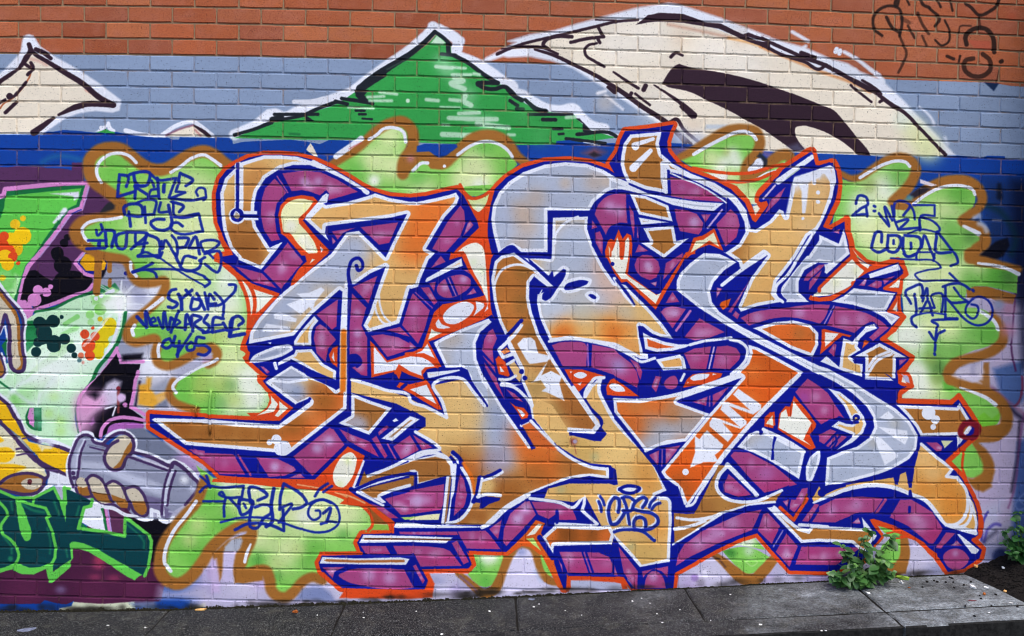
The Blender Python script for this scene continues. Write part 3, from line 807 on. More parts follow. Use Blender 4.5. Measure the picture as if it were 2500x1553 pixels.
f 125 50 100|-2254,853! 15,46 54,21 80,1 54,-10! -8,-23 -90,-1 -76,-29
s 78 54 100 20|-2285,839 6,41 35,46 58,21 63,-1 72,-13
s 78 54 100 18|-2128,1005 40,-18 36,-22
F 126 181 100|-2086,1124 38,9 4,32 25,1 -4,-59 28,-32 60,19 -10,-41 -62,-51 -81,17
F 127 227 80|-2023,1107 89,56 10,-55 -71,-31
F 128 227 60|-1995,1066 54,19 -4,-32 -36,-28
F 129 181 80|-2007,1007 75,46 1,-50
F 130 113 100|-2149,887 90,5 127,-84 173,-134 -26,-33 -109,63 -199,70 -14,50
g 131 0 70 59 59|-1840,718
g 131 0 70 59 59|-1795,682
S 132 54 100 41/39|-2313,1828 -2,-114 -5,-93
S 132 54 100 25|-2254,1802 1,-64
S 132 54 100 20|-2251,1689 1,-32
S 80 36 100 23|-2165,1726
f 133 50 100|-2840,1605! 37,-40 45,-63 26,-67 3,-68 18,-131 -15,-43 -22,4 -23,56 -9,113 -3,68 -19,54 -17,-55 -17,-54!
s 132 54 100 18|-2835,1609 54,-67 37,-53 13,-54 4,-68 11,-90 10,-54 -29,-37
s 36 54 100 16|-2836,1661 54,-73 55,-58 32,-54 -5,-86 9,-126
s 36 54 100 11|-2801,1429 12,-63 4,-90 19,-77
s 36 54 100 9|-2810,1429 -17,-46
s 134 54 100 11/16/23/14|-2836,1634 59,-69 50,-58 21,-49 -5,-68 6,-90 11,-68 -10,-39 -28,-8 -25,16 -17,75 -6,149 -21,67 -18,-63 -13,-37
F 77 68 100|-2817,1325 26,41 0,-136 -8,54
F 78 68 100|-2812,1271 20,-14 -6,-22
f 132 50 100|-2834,1275! 18,-36 14,-50 -8,-31 -22,-8!
s 134 54 100 11|-2830,1288 19,-45 13,-54 -12,-29 -18,-7
s 36 54 100 11|-2816,1284 18,-49 10,-59 -17,-27
F 135 68 100|-2828,904 54,-36 73,-94 117,-102 24,-50 -63,8 -76,4 -123,-51
f 136 91 100|-2826,777! 63,-3 25,-30 -33,-43 -53,-5!
f 136 91 100|-2824,689! 98,-3 49,-13 -44,-26 -53,-32 -49,-28!
f 136 91 100|-2827,840! 30,-26 -29,-14!
F 137 113 100|-2721,647 62,15 58,-9 36,-31 -71,8 -67,4
F 136 50 100|-2830,1035 22,-4 41,-45 55,-108 46,-67 63,-17 71,-8 85,-31 0,-120 -56,13 -81,44 -54,61 -73,80 -108,89 -9,9
F 138 113 100|-2713,824 47,-13 63,-13 71,-17 -18,-9 -31,0 -13,-14 -27,40 -50,13
F 138 181 70|-2761,869 54,-36 69,-80 -32,13 -59,49
s 36 54 100 23|-2826,1060 59,-49 45,-74 51,-85 67,-29 72,-12 85,-35
s 134 54 100 18/20/20/16/20|-2830,1051 49,-42 46,-77 23,-26 21,-48 29,-24 54,-24
s 134 54 100 16/20/20|-2545,795 49,-13 49,-18
s 139 181 90 20|-2604,812 27,5 32,-22
s 134 54 100 16/20/27/32/20|-2828,926 63,-67 64,-71 72,-72 63,-42 63,-26 63,-26
s 134 54 100 7/14|-2727,736 62,9 36,-29
s 134 54 100 11|-2732,769 31,5 27,-13
s 134 54 100 9|-2698,826 36,10
F 36 68 100|-2822,556 98,-31 58,1 67,23 35,32 12,73 49,-13 63,-24 10,-52 18,-11 23,-48 72,-12 0,-13 -147,-2 -20,94 -44,4 -106,-69
f 132 50 100|-2822,569! 48,37 57,26 49,7 50,-8 36,-20! -9,-39 -35,-32 -53,-8 -81,11 -62,13!
f 133 50 100|-2705,584 24,25 45,5 42,-6 -1,-32 -40,-23 -45,7
S 140 36 100 23|-2656,598
S 140 36 100 23|-2658,589
s 141 54 100 7|-2663,601 16,-5
s 134 54 100 18/16/16|-2822,580 48,37 57,19 49,5 49,-8 45,-22
s 134 54 100 16/18/18/16|-2822,556 62,-16 81,-14 62,12 31,34 12,39 14,16 -5,31 -19,23
f 142 50 100|-2444,587! -6,123 21,68 30,60! 31,18! 32,-8 18,-32! 59,-17 139,-48 204,-75 22,32! 54,-22 55,-45 30,-45! -15,-36 -57,-74 -63,-46 -26,-46! -54,22! -37,45 -8,-53 -40,-7 -59,27 -95,26 -90,26! -32,36 -62,-1 -28,46!
F 143 227 85|-2392,711 112,-8 113,-48 157,-44 59,-26 1,-60 -104,36 -180,79 -162,30
F 144 136 80|-2437,710 35,69 35,41 -21,-87 -15,-154 -32,9
F 145 136 80|-2053,533 99,-21 -8,-27 72,-45 -31,-37 -49,13 -37,45 -22,0
s 146 54 100 9|-1949,507 10,-86
s 147 54 100 11|-1912,444 45,-9
s 36 54 100 20|-2425,565 -26,54 -4,91 22,64 34,77 31,14 34,-8 16,-32 45,-15! 31,39 66,28 55,-22 23,-36 -4,-45! 90,-26 100,-35 18,7! 54,-22! 55,-48 32,-54
s 134 54 100 16|-2426,570 -18,58 -4,82 21,68 33,62 26,12 32,-11 14,-25 49,-15 27,-11
s 134 54 100 18/20|-2118,762 106,-28 98,-47
s 134 54 100 14|-2133,737 203,-70
s 148 68 100 7|-2115,748 194,-72
s 134 54 100 14|-2367,815 -26,-73 -7,-81 -10,-82
s 149 68 100 9|-2372,824 -32,-82 -7,-77
s 134 54 100 9|-2340,786 86,-21
s 150 54 100 7|-2349,797 90,-14
S 134 36 100 23|-2427,644
S 134 36 100 23|-2422,619
s 134 54 100 23/16|-1907,676 13,30 54,-27 46,-47 37,-40 -17,-42 -53,-69
s 134 54 100 16|-1914,667 -23,-82 -12,-100 -3,-55
s 134 54 100 14|-1882,663 -24,-78 -12,-50 -6,-59
s 149 54 100 16|-1898,667 -26,-82 -11,-100
g 151 0 90 29 29|-1834,616
g 152 0 70 27 27|-1788,564
f 133 50 100|-2258,731 4,36 30,50 49,35 40,-6 23,-41 -8,-41 -31,-37 -26,-54 -44,-3 -28,24
f 132 50 100|-2123,819! 14,-32 -15,-32 -27,-28 -26,-54 -42,-1! 37,37 26,59
s 134 54 100 18|-2273,803 40,37 58,26 40,-11 28,-50 -8,-41 -31,-36 -26,-55 -49,-8 -32,29 -10,41 13,37 26,32 31,18
F 132 50 100|-2405,574 55,6 24,-55 -40,-9 -28,13
f 133 50 100|-2410,601 19,21 32,-11 9,-36 -53,-1
f 133 50 100|-2352,607 24,23 36,-13 32,-45 37,-90 -76,12 -37,63
F 132 50 100|-2324,544 92,-13 14,-49 -14,3 -54,9 -22,0
f 133 50 100|-2249,588 38,11 36,-22 28,-54 21,-50 -61,9 -41,54
F 132 50 100|-2223,531 76,-26 18,-22 1,-28 -36,-3 -41,43 -9,0
f 133 50 100|-2141,559 47,10 36,-36 24,-63 -63,-1 -27,41
F 132 50 100|-2115,496 81,1 5,-59 -27,-19 -36,18
s 134 54 100 16|-2359,607 31,27 40,-13 37,-54 33,-72 4,-5
s 134 54 100 14|-2355,607 15,-45 27,-55 14,-13
s 134 54 100 16|-2251,585 35,19 45,-22 28,-59 19,-50 -4,-18
s 134 54 100 16|-2148,564 49,12 46,-38 19,-50 9,-36 -8,-28 -27,-9 -36,22 -28,59
s 134 54 100 14|-2412,565 19,-40 27,-9 40,5
s 134 54 100 14|-2308,494 32,-18 67,1 45,-27 36,0
s 153 54 100 5|-2327,544 50,-9 45,-4
F 154 68 100|-4277,1151 1440,24 20,-932 388,4 153,211 134,1 152,-171 62,-236 -25,-118 -2304,-20
F 155 91 100|-2236,454 86,1 -3,-141 -71,8
g 156 0 50 136 136|-2670,0
g 156 0 50 136 136|-2313,3
g 156 0 50 136 136|-2089,14
g 157 0 70 41 41|-2280,176
g 158 0 60 41 23|-2284,140
g 158 0 60 41 23|-2202,81
g 158 0 60 41 23|-2301,85
g 159 0 60 36 27|-2483,15
F 2 680 85|-1954,25 67,-4 202,33 2,-91 -279,2
F 89 91 100|-2132,409 81,-17 90,10 63,-22 -39,-68 -38,-142 -27,-3 5,121 -116,99
F 36 50 100|-2365,457 39,23 54,-22 23,-125 -70,13 -59,33
F 77 50 100|-2378,377 41,-31 -45,4
S 77 45 100 14|-2269,453 27,-124
S 78 45 100 16|-2250,453 21,-124
S 160 45 100 7|-2239,454 20,-125
s 36 45 100 20|-2321,493 36,-22 81,-17 63,-33 45,-7 54,-17 36,5! -1,50! 36,-13! 10,-37 45,-15 27,25
F 161 50 100|-2822,542 99,-35 89,6 110,55 42,-81 16,78 140,-71 -4,-23 -40,-10 -25,-118 144,-17 103,-17 3,96 132,-94 7,-59 -14,-101 -26,-57 -113,65 -136,71 -121,22 -17,-5 10,-63 -102,-69 -12,-55 -19,68 -80,-24 -99,9 -4,27 -67,-19 -9,0
F 74 50 100|-2440,261 11,13 22,1 45,-9 72,-31 131,-76 109,-60 -22,-12 -18,-18 -45,22 -114,76 -90,54 -50,13 -35,0 5,-46 -15,-23 2,-27 -96,-87 -18,0 -17,75 -64,-30 -63,1 -45,18 -2,34 33,2 54,-19 58,5 64,27 3,-54 40,32 55,37
S 74 54 100 18|-2324,503 -6,-35 -36,-9 -29,-112 144,-18 103,-22 1,98 34,-18 95,-74 14,-30 -3,-59 -12,-82 -18,-48
s 74 54 100 16|-2821,487 32,-31 18,-31 -34,-73 5,-32 49,-40 32,-45 11,-36 -18,-46 -36,-20 -53,-21
F 74 50 100|-2815,125 53,10 27,14 -4,-27 -40,-10 -35,-14
f 74 50 100|-2730,507! 25,-14! 42,-108 19,-63 -9,-41 -17,-6 -23,28 -22,82
S 74 54 100 16|-2705,491 62,-20 72,-17 23,-43 -18,-9 33,-74 20,-82 -4,-59 -18,-36
F 74 50 100|-2503,500 41,1 -1,-118
S 74 54 100 16|-2822,546 90,-39 98,1 106,56 41,-85
S 74 54 100 20|-2472,564 6,-85
S 74 54 100 14|-2475,564 32,-4
S 74 54 100 14|-2728,502 3,-26
S 74 54 100 14|-2634,508 -4,-31
s 162 113 80 9|-2136,373 69,-63 23,-31 0,-39
s 162 113 80 9|-2560,346 19,-73 -3,-63
s 162 113 80 11|-2791,298 41,-54 5,-36
s 162 113 80 11|-2392,465 -13,-50
s 162 113 80 14|-2692,471 59,-31 54,-9
s 162 113 80 11|-2754,484 9,-41
s 162 113 80 11|-2527,491 28,-72
s 162 113 80 9|-2460,233 10,-40
S 162 113 100 27|-2751,180
F 1 45 100|-4257,-61 1525,-3 143,3 22,20 72,-19 44,-4 40,19 -7,-98 -1838,-15
F 163 68 100|-2490,-85 66,12 9,23 161,-10 166,14 10,-85 -412,-4
F 164 227 80|-2115,-54 36,7 126,8 -18,-46 -116,4
F 1 272 85|-1976,-39 135,5 45,-8 -4,-37 -175,3
F 165 181 80|-2042,-85 26,4 54,-4 -3,-45 -77,-1 247,48 82,32 1,-32 -195,-47
F 154 68 100|-2254,-40 301,5 -9,-8 -171,0 -116,-4
f 166 68 100|-2228,2134! -55,39 -54,44 -24,54 4,64 39,41 63,16 58,-8 50,-35 54,-35 64,-24 58,2 58,31 75,47 83,15 55,-26 54,-39 28,-9! 138,-165! 56,-619! 29,-342! -22,-32! 92,-108! -21,-83! -384,-1! 0,0! -61,38 -45,6 -64,31 -23,45 12,55 54,37 62,37 87,34 26,32 9,28 -19,27 -45,3 -50,-37 -54,-19 -36,-19 -62,-24 -41,13 -19,41 8,50 -14,36 -45,-1 -62,-14 -30,13 -5,50 24,50 53,42 62,51 35,51 13,45 -9,16! -59,-3 -72,7 -36,41 -12,54 -26,27 -58,12 -67,8 -91,48 -31,35 -10,45 21,46 63,22 89,13 58,24 -1,41
G 167 0 80 150 150|-1834,2183
G 167 0 80 150 150|-2055,1974
G 167 0 80 150 150|-1899,2046
G 167 0 80 150 150|-1723,2118
G 167 0 80 150 150|-1721,1981
G 167 0 80 150 150|-1746,1890
G 167 0 80 150 150|-1807,1911
G 167 0 80 150 150|-1918,1841
G 168 0 85 104 104|-1630,1682
G 168 0 85 104 104|-1606,1569
G 168 0 85 104 104|-1672,1522
G 168 0 85 104 104|-1596,1774
G 168 0 85 104 104|-1779,1584
G 168 0 85 104 104|-1777,1493
G 167 0 80 136 136|-1914,1600
G 167 0 80 136 136|-1873,1810
G 167 0 80 136 136|-1826,1701
G 167 0 80 136 136|-1578,1273
G 167 0 80 136 136|-1622,1195
G 167 0 80 136 136|-1594,1433
G 168 0 85 91 91|-1508,1133
G 168 0 85 91 91|-1479,1042
G 168 0 85 91 91|-1452,1088
G 168 0 85 91 91|-1596,1027
G 168 0 85 91 91|-1481,1193
G 169 0 50 91 91|-2240,2265
G 169 0 50 91 91|-2171,2176
G 169 0 50 91 91|-2024,1434
G 169 0 50 91 91|-2074,1742
G 169 0 50 91 91|-1932,1313
G 169 0 50 91 91|-1814,1037
G 169 0 50 91 91|-1861,1127
G 169 0 50 91 91|-1678,1048
G 170 0 60 68 68|-2082,2187
G 170 0 60 68 68|-1670,1408
G 170 0 60 68 68|-1643,1131
G 170 0 60 68 68|-1583,1050
G 170 0 60 68 68|-1757,1084
G 170 0 60 68 68|-1749,1156
G 171 0 50 50 50|-1598,1132
G 171 0 50 50 50|-1641,1026
G 171 0 50 50 50|-1990,2066
G 171 0 50 50 50|-1933,1404
s 132 159 100 68|-2219,2129 -64,44 -59,44 -28,54 4,64 44,48 67,18 58,-8 50,-35 59,-44 59,-24 58,2 58,31 75,49 83,22 54,-21 55,-44 32,-18
s 132 159 100 59/68/50/41/54/68/77/68/50|-2219,2129 22,-31 -8,-41 -53,-21 -89,-18 -62,-29 -24,-41 12,-45 59,-49
s 132 159 100 50|-2390,1876 46,-35 67,-26 54,-6 54,-14 21,-32 12,-40 36,-41 72,-5 72,8 3,-27 -15,-41 -40,-51 -62,-56 -53,-41 -26,-46 -2,-46 39,-22 63,13 49,7 9,-31 -8,-55 14,-41 46,-17 62,19 58,33 82,42 36,10 32,-31 -12,-37 -36,-23
s 132 159 100 45|-1902,1145 -13,-32 -8,-32 23,-41 64,-31 58,-17
F 172 113 90|-1745,1284 36,10 18,-13 -26,-28 -36,-5
F 132 68 100|-2277,1838 103,-21 23,-31 -126,15
s 36 54 100 18|-2306,2214 -18,31 -6,45 22,41 44,33 54,10 54,-16 36,-34
s 36 54 100 18|-1935,2277 53,33 58,46 69,18 37,-20 50,-35
s 36 54 100 18|-2195,2028 -63,-13 -67,-6 -53,-19 -24,-32 12,-41 22,-22
s 36 54 100 18|-2142,1786 5,-41 28,-33
s 36 68 100 16/23|-2061,1520 49,37 44,37
s 36 54 100 20|-2114,1446 -13,-23 8,-29
s 36 54 100 18|-1982,1348 -4,-32 5,-36
s 36 54 100 18/18/11|-1887,1086 -17,27 20,37 27,19 62,37 60,33
s 36 68 100 18|-1744,1234 45,19 31,19
f 166 68 100|-1771,696! 92,-67! 362,-18! 318,-42! 93,-67 73,-27 19,-60 -17,-46! -50,-28! -26,-50! 28,-64! -209,-2! -36,-51! 38,-77! -64,8 -35,-23 -50,-51 -44,-32 -37,4 -36,27 -11,59 -27,46 -55,-1 -45,-9 -28,36 8,59 40,74 8,41 -32,22 -54,-5 -58,-37 -67,-60 -44,-60! -37,-64 -44,-32 -54,-23 -50,8 -27,36 -6,78 21,82 35,73 53,74 66,60 37,50
G 167 0 85 136 136|-1520,540
G 167 0 85 136 136|-1361,505
G 167 0 85 136 136|-1135,545
G 167 0 85 136 136|-1180,521
G 167 0 85 136 136|-1405,445
G 167 0 85 136 136|-1224,456
G 167 0 85 136 136|-1042,472
G 167 0 85 136 136|-951,450
G 167 0 85 136 136|-1132,403
G 167 0 85 136 136|-1448,294
G 167 0 85 136 136|-1265,241
G 168 0 80 68 68|-1611,603
G 168 0 80 68 68|-1453,591
G 168 0 80 68 68|-1178,425
G 173 0 60 79 79|-1607,374
G 173 0 60 79 79|-1446,184
G 173 0 60 79 79|-1174,196
G 173 0 60 79 79|-1130,261
G 173 0 60 79 79|-1801,258
G 173 0 60 79 79|-1755,190
G 173 0 60 79 79|-1678,524
G 174 0 70 57 57|-1220,242
G 174 0 70 57 57|-1332,158
G 174 0 70 57 57|-1758,373
G 174 0 70 57 57|-1802,290
G 175 0 50 41 41|-1331,103
G 175 0 50 41 41|-1437,185
G 175 0 50 41 41|-972,327
s 132 159 100 54/59/68/68/64/59/54|-1724,615 -45,-124 -57,-64 -62,-79 -44,-68 -23,-92 3,-72 42,-50 54,-13 58,32 44,51 37,55 26,46 49,55 58,46 58,28 50,-4 8,-55 -24,-68 -30,-64
s 132 159 100 68/68/64/59/59/54/50|-1522,175 -13,-51 45,-18 54,19 46,1 23,-46 10,-55 37,-36 41,-4 45,32 53,60 45,19 55,-18
F 132 91 100|-1672,219 80,73 126,47 0,-54 -56,-138 -3,-77 -31,-14 -12,136 -37,27 -11,-118 -22,-37 -39,145
F 176 136 100|-1725,136 18,-4 6,-78 -22,-23
F 177 136 100|-1610,256 36,41 49,10 10,-18 -13,-41 -22,-24 -64,4
f 178 136 100|-1618,228! 68,1! -13,-82 -3,-87! -63,-1! 8,87
F 179 181 100|-1685,182 31,9 15,-91 7,-91 -46,0
F 132 113 100|-1552,65 35,69 72,-9 41,-13 1,-37 -59,-9 -49,-10
s 36 54 100 20|-1769,500 -57,-83 -53,-68 -35,-69 -19,-69 3,-50 32,-40
s 36 45 100 11/18/18|-1472,271 -20,-50 -10,-46
F 180 227 70|-1224,-28 35,60 54,14 55,-4 46,-37 28,-45
f 166 68 100|-1085,2347! 95,52 139,97 58,49 70,13 48,-28 7,-71 -22,-71 2,-78 38,-8 9,37 36,33 46,-4 28,-31! 55,-4 45,38 63,66 58,47 69,20 69,-12 60,-40 48,-90! -126,-141! -160,-50! -115,21! -182,-9! -245,31!
G 167 0 85 104 104|-849,2366
G 167 0 85 104 104|-760,2501
G 167 0 85 104 104|-734,2337
G 167 0 85 104 104|-294,2365
G 167 0 85 104 104|-352,2281
G 167 0 85 104 104|-260,2274
G 167 0 85 104 104|-327,2190
G 167 0 85 104 104|-579,2203
G 181 0 90 41 41|-842,2256
G 168 0 80 59 59|-268,2242
G 168 0 80 59 59|-271,2136
G 182 0 50 68 68|-603,2276
G 182 0 50 68 68|-240,2458
G 182 0 50 68 68|-86,2338
G 182 0 50 68 68|-939,2309
s 132 159 100 45/50/54/64/64/64|-1067,2342 72,48 63,43 47,45 51,48 70,43 70,11 48,-37 13,-65 -16,-59 -27,-40 -12,-50 2,-32
F 132 91 100|-698,2347 46,92 34,33 -6,-78 -31,-56 -10,-55
s 132 159 100 45/59/68/68/59/59/59/54/50|-668,2320 36,42 31,33 41,5 46,-35 46,-4 45,38 54,52 59,49 69,20 73,-9 56,-36 43,-63 56,-45
F 132 91 100|-619,2399 59,24 41,-31 46,-8 78,34 -27,-47 -50,-42 -64,-1 -19,36
F 1 68 100|-613,2449 43,15 68,0 7,-12 25,12 74,0 4,-14 -58,-47 -46,-10 -51,30 -64,-6
s 36 54 100 18|-391,2407 59,45 68,29 60,1 65,-26 37,-36 10,-18
s 36 54 100 18|-632,2316 50,42 30,1
S 36 36 100 18|-461,2344
s 36 54 100 18|-874,2480 46,28 24,25 70,13 47,-22 13,-53
s 36 68 100 32/32|-1049,2384 134,99
s 183 91 70 7/9|-977,2427 63,33
F 184 408 70|290,2434 69,34 60,-26 -59,-34
F 185 136 100|327,2426 27,17 42,-20 -41,-10
g 186 0 80 27 27|-646,2380
F 1 68 100|772,2501 140,-8 -27,-17 -103,-11
F 187 181 80|773,2469 135,17 -88,-53 -28,0
F 1 68 100|1295,2468 141,-6 14,-5 -190,-101 56,29
F 188 181 70|1277,2472 65,-12 -13,-33 -33,13
f 166 68 100|825,2415! 83,39 92,58 93,39 70,11 56,-13 29,-31 -13,-56 -37,-48 -22,-60 10,-37! 75,11! 82,76 56,24 28,-8! -45,-52! -90,-192! -75,-2! -143,126! -164,61!
G 168 0 85 54 54|1118,2445
G 168 0 85 54 54|1072,2398
G 168 0 85 54 54|1142,2399
G 168 0 85 54 54|1050,2369
G 167 0 80 68 68|1002,2419
G 167 0 80 68 68|1169,2252
G 167 0 80 68 68|1239,2216
G 167 0 80 68 68|1111,2315
G 189 0 80 36 36|1254,2170
G 189 0 80 36 36|1260,2142
G 190 0 50 32 32|1085,2458
G 190 0 50 32 32|1354,2339
s 132 159 100 36/50/54/64/59/59/54/50|811,2414 97,51 92,58 92,49 84,13 75,-16 20,-51 -17,-61 -46,-52 -18,-51 -2,-37
F 132 91 100|1167,2353 46,39 1,-56 -18,-37 -24,4
s 132 159 100 54/59/64/59|1214,2327 65,38 55,43 55,39 43,1 14,-28
S 36 68 100 54|1255,2379
S 36 68 100 54|1269,2402
S 36 68 100 41|1227,2364
S 36 68 100 41|1274,2384
F 191 113 100|1254,2437 18,23 43,-38 -2,-28 -20,-19 -1,32 -15,23
s 36 54 100 20|906,2442 72,44 92,50 69,32 56,4 43,-22 12,-19
s 36 45 100 9|1261,2319 46,28 70,21
F 36 68 80|1395,2405 23,5 -46,-19 -28,-6
f 166 68 100|1722,2329! 62,-17 47,10 65,44 84,48 75,21 47,-18 20,-32 -18,-56 -36,-66 -37,-38 -18,-47! 66,-18! 37,34 56,43 94,53 85,26 76,-8 48,-36 6,-61 -28,-47 -47,-29 -13,-24 19,-18! 72,-31 29,-42 -9,-42 -51,-48 -16,-27! 7,4 43,-27 72,-13 95,-21 77,-27! -2,-108! -96,22 -72,13 -71,-2 -42,-19! -9,-33! 11,-65! 42,0 67,-17 63,-55 25,-56 -18,-52 -61,-33 -95,-30 -84,-44 -47,-47 -8,-47! 48,-41 72,-27 72,-22 72,-37 48,-36 10,-47 -18,-47 -61,-34 -47,-5! -49,60! -69,134! -47,-28! -280,5! 61,66! -30,79! 31,75! -148,109! 97,119! -18,162! 22,80! -39,74! -165,-22! -81,36! -40,143! -6,79! -89,-58! 48,229!
G 167 0 85 136 136|1936,2260
G 167 0 85 136 136|2078,2235
G 167 0 85 136 136|1940,2036
G 167 0 85 136 136|2034,2038
G 167 0 85 136 136|1869,2058
G 167 0 85 136 136|2316,2138
G 167 0 85 136 136|1989,1944
G 167 0 85 136 136|2248,1996
G 167 0 85 136 136|2180,1836
G 167 0 85 136 136|2417,1855
G 167 0 85 136 136|2323,1806
G 167 0 85 136 136|2234,1501
G 167 0 85 136 136|2424,1481
G 167 0 85 136 136|2207,1678
G 167 0 85 136 136|2306,1456
G 167 0 85 136 136|2241,1146
G 168 0 85 95 95|2116,1485
G 168 0 85 95 95|2164,1435
G 168 0 85 95 95|2134,1756
G 168 0 85 95 95|2069,1452
G 168 0 85 95 95|2167,1276
G 168 0 85 95 95|2154,1243
G 168 0 85 95 95|2104,1620
G 168 0 85 95 95|2128,1131
G 168 0 85 95 95|2193,1183
G 168 0 85 95 95|1982,2279
G 168 0 85 95 95|1843,2174
G 192 0 60 91 91|2052,2337
G 192 0 60 91 91|2385,2256
G 192 0 60 91 91|2341,2068
G 192 0 60 91 91|2367,1952
G 192 0 60 91 91|2608,1789
G 192 0 60 91 91|2655,1813
G 192 0 60 91 91|2465,1786
G 192 0 60 91 91|2402,1387
G 192 0 60 91 91|2472,1482
G 192 0 60 91 91|2567,1479
G 192 0 60 91 91|2284,1395
G 193 0 60 59 59|2461,2024
G 193 0 60 59 59|2285,1301
G 193 0 60 59 59|2310,1260
G 193 0 60 59 59|2679,1799
G 194 0 60 54 54|1888,2296
G 194 0 60 54 54|2126,2180
G 194 0 60 54 54|2251,1338
G 194 0 60 54 54|2287,1231
G 195 0 60 54 54|2222,2136
G 195 0 60 54 54|2541,1577
G 195 0 60 54 54|2512,1857
F 196 181 70|2320,1213 43,10 29,-27 -18,-38 -48,13
F 197 91 100|2519,1020 37,28 44,-36 47,38 -9,-56 -51,-39 -48,4
s 132 159 100 32/41/45/50/54/59/64/68|1731,2353 48,-22 51,5 65,44 84,53 75,20 57,-15 35,-48 -14,-56 -36,-57 -42,-43 -28,-28
F 132 68 100|2013,2178 8,51 56,15 48,-27 47,29 -51,-57 -42,-29 -47,4
F 132 91 100|2164,2405 10,-37 -27,-48 -28,-5
s 132 159 100 50/54/59/64/68/68/59/50/50/59/64/68/64|2098,2184 74,67 93,58 95,21 85,-7 58,-41 20,-56 -23,-47 -51,-38 -37,-34 28,-13 58,-22 43,-42 1,-37 -47,-43 -37,-47
s 132 159 100 64/59/45/36|2458,1926 29,-28 72,-17 95,-17 86,-17
F 132 68 100|2443,1725 47,21 71,0 72,-18 91,-26 -18,-52 -71,3 -49,28 -137,2
s 132 159 100 50/54/59/59/54/54/64/68|2602,1592 34,-37 25,-55 -8,-57 -47,-47 -75,-34 -95,-25 -56,-29 -27,-48 10,-28
s 132 159 100 64/59/59/64/68/73/73|2363,1232 91,-40 81,-22 77,-36 48,-47 25,-55 -8,-66 -61,-43 -86,-6
F 132 91 100|2529,964 143,21 6,-56 -28,-38 -119,-11 -23,-38 -25,56 43,19
F 132 136 90|2551,1325 28,0 8,-154 -62,3 -48,28 47,24
F 198 227 90|2563,1675 71,-8 63,-22 13,-182 -24,-24 -6,70 -44,65 -34,27 -10,47
g 199 0 70 54 54|2683,1626
g 199 0 70 54 54|2685,1509
g 200 0 70 36 36|2630,1649
s 36 45 100 18|1833,2334 72,46 75,37 70,15 43,-10 17,-19
s 36 45 100 18|2135,2194 61,48 70,39 75,21 76,-1 53,-20 10,-25
s 36 68 100 18/27|2422,2079 48,-22 38,-18
s 36 68 100 14/20/23|2506,1875 101,-12 71,-17 58,-27
s 36 68 100 20|2516,1614 44,-27 43,-32 25,-47
s 36 68 100 11/20/23|2421,1182 81,-27 72,-31 48,-35
F 185 136 100|2115,2245 33,29 47,19 42,-8 -42,-29 -56,-29
F 201 181 80|2083,2216 23,29 28,-9 -9,-23
F 202 68 100|2170,2335 96,-31 -29,-10 -66,18
F 203 181 90|2372,1247 28,33 70,24 6,-51 29,-4 -6,47 37,33 16,-56 -9,-47 -19,-4 15,-15 -62,9 -72,17
s 204 181 60 27|2482,2127 24,10
s 205 181 70 27|2507,2095 29,-13 14,-28
f 166 68 100|2367,779! 42,43 41,47 29,19! 34,-41 34,-47 20,-55 -13,-43 -43,-19 -43,4 -38,32!
s 132 159 100 23/45/59/64/68/77|2503,879 43,-46 35,-56 10,-46 -18,-47 -37,-29
F 132 181 100|2459,687 52,-11 62,12 38,-4 -4,-51 -47,-29 -43,14 -29,27
G 206 0 60 36 36|2485,823
G 207 0 70 23 23|2409,794
G 207 0 70 23 23|2505,767
f 166 45 100|-268,228! 202,3! -17,-60 -32,-56 -36,-46 -45,-19 -37,9 -61,59! 45,46!
G 168 0 80 50 50|-162,216
G 168 0 80 50 50|-199,206
G 208 0 60 45 45|-197,77
G 208 0 60 45 45|-235,160
f 166 45 100|67,260! 47,-32 28,-55 29,-55 -23,-14! -37,32 -24,55
s 132 91 100 32/45/59/68/64/50/41|-345,122 47,-36 47,-41 46,-32 46,14 45,60 31,74 26,65 41,37 46,10 37,-36 20,-65 24,-50 42,-32 47,-18
f 209 136 100|-104,51! 35,110 31,65 40,38 37,-9 29,-65 25,-73 42,-46 74,-13! -4,-42! -318,-7!
g 210 0 70 32 32|-2,245
s 211 227 70 18|78,140 29,-51
s 212 136 60 11|-335,108 56,-45 37,-37
f 166 45 100|1106,261! 100,24 66,-8 104,-50! -46,-38 -37,-42 -51,-10 -43,28 -47,46
G 213 0 60 32 32|1132,257
G 213 0 60 32 32|1160,248
G 214 0 80 36 36|1254,263
s 215 68 60 7|1236,202 32,12 33,-11 -27,-24 -38,23
F 166 45 100|1132,285 143,57 72,-74 -141,27
G 168 0 90 50 50|1253,314
G 168 0 90 50 50|1197,299
s 132 91 100 32/50/64/68/64/50|1058,242 56,-41 57,-51 57,-41 57,-4 55,52 55,65
s 216 136 70 7|1048,233 38,-18 38,-42
S 217 136 80 41|955,111
S 218 91 100 32|1013,140
S 218 91 100 32|1015,126
f 166 45 100|1953,431! 66,-11 71,-27 18,-56 3,-51 -13,-52 -37,-38 -47,-5 -39,33! 18,70! 51,52! -38,27!
s 132 91 100 41/50/59/68/91|2115,356 10,-61 -1,-56 -25,-56 -61,-29
F 132 91 100|1985,210 76,-23 56,33 24,-18 -8,-56 -137,-11
G 168 0 85 50 50|1981,401
G 168 0 85 50 50|2029,392
G 219 0 50 36 36|2022,252
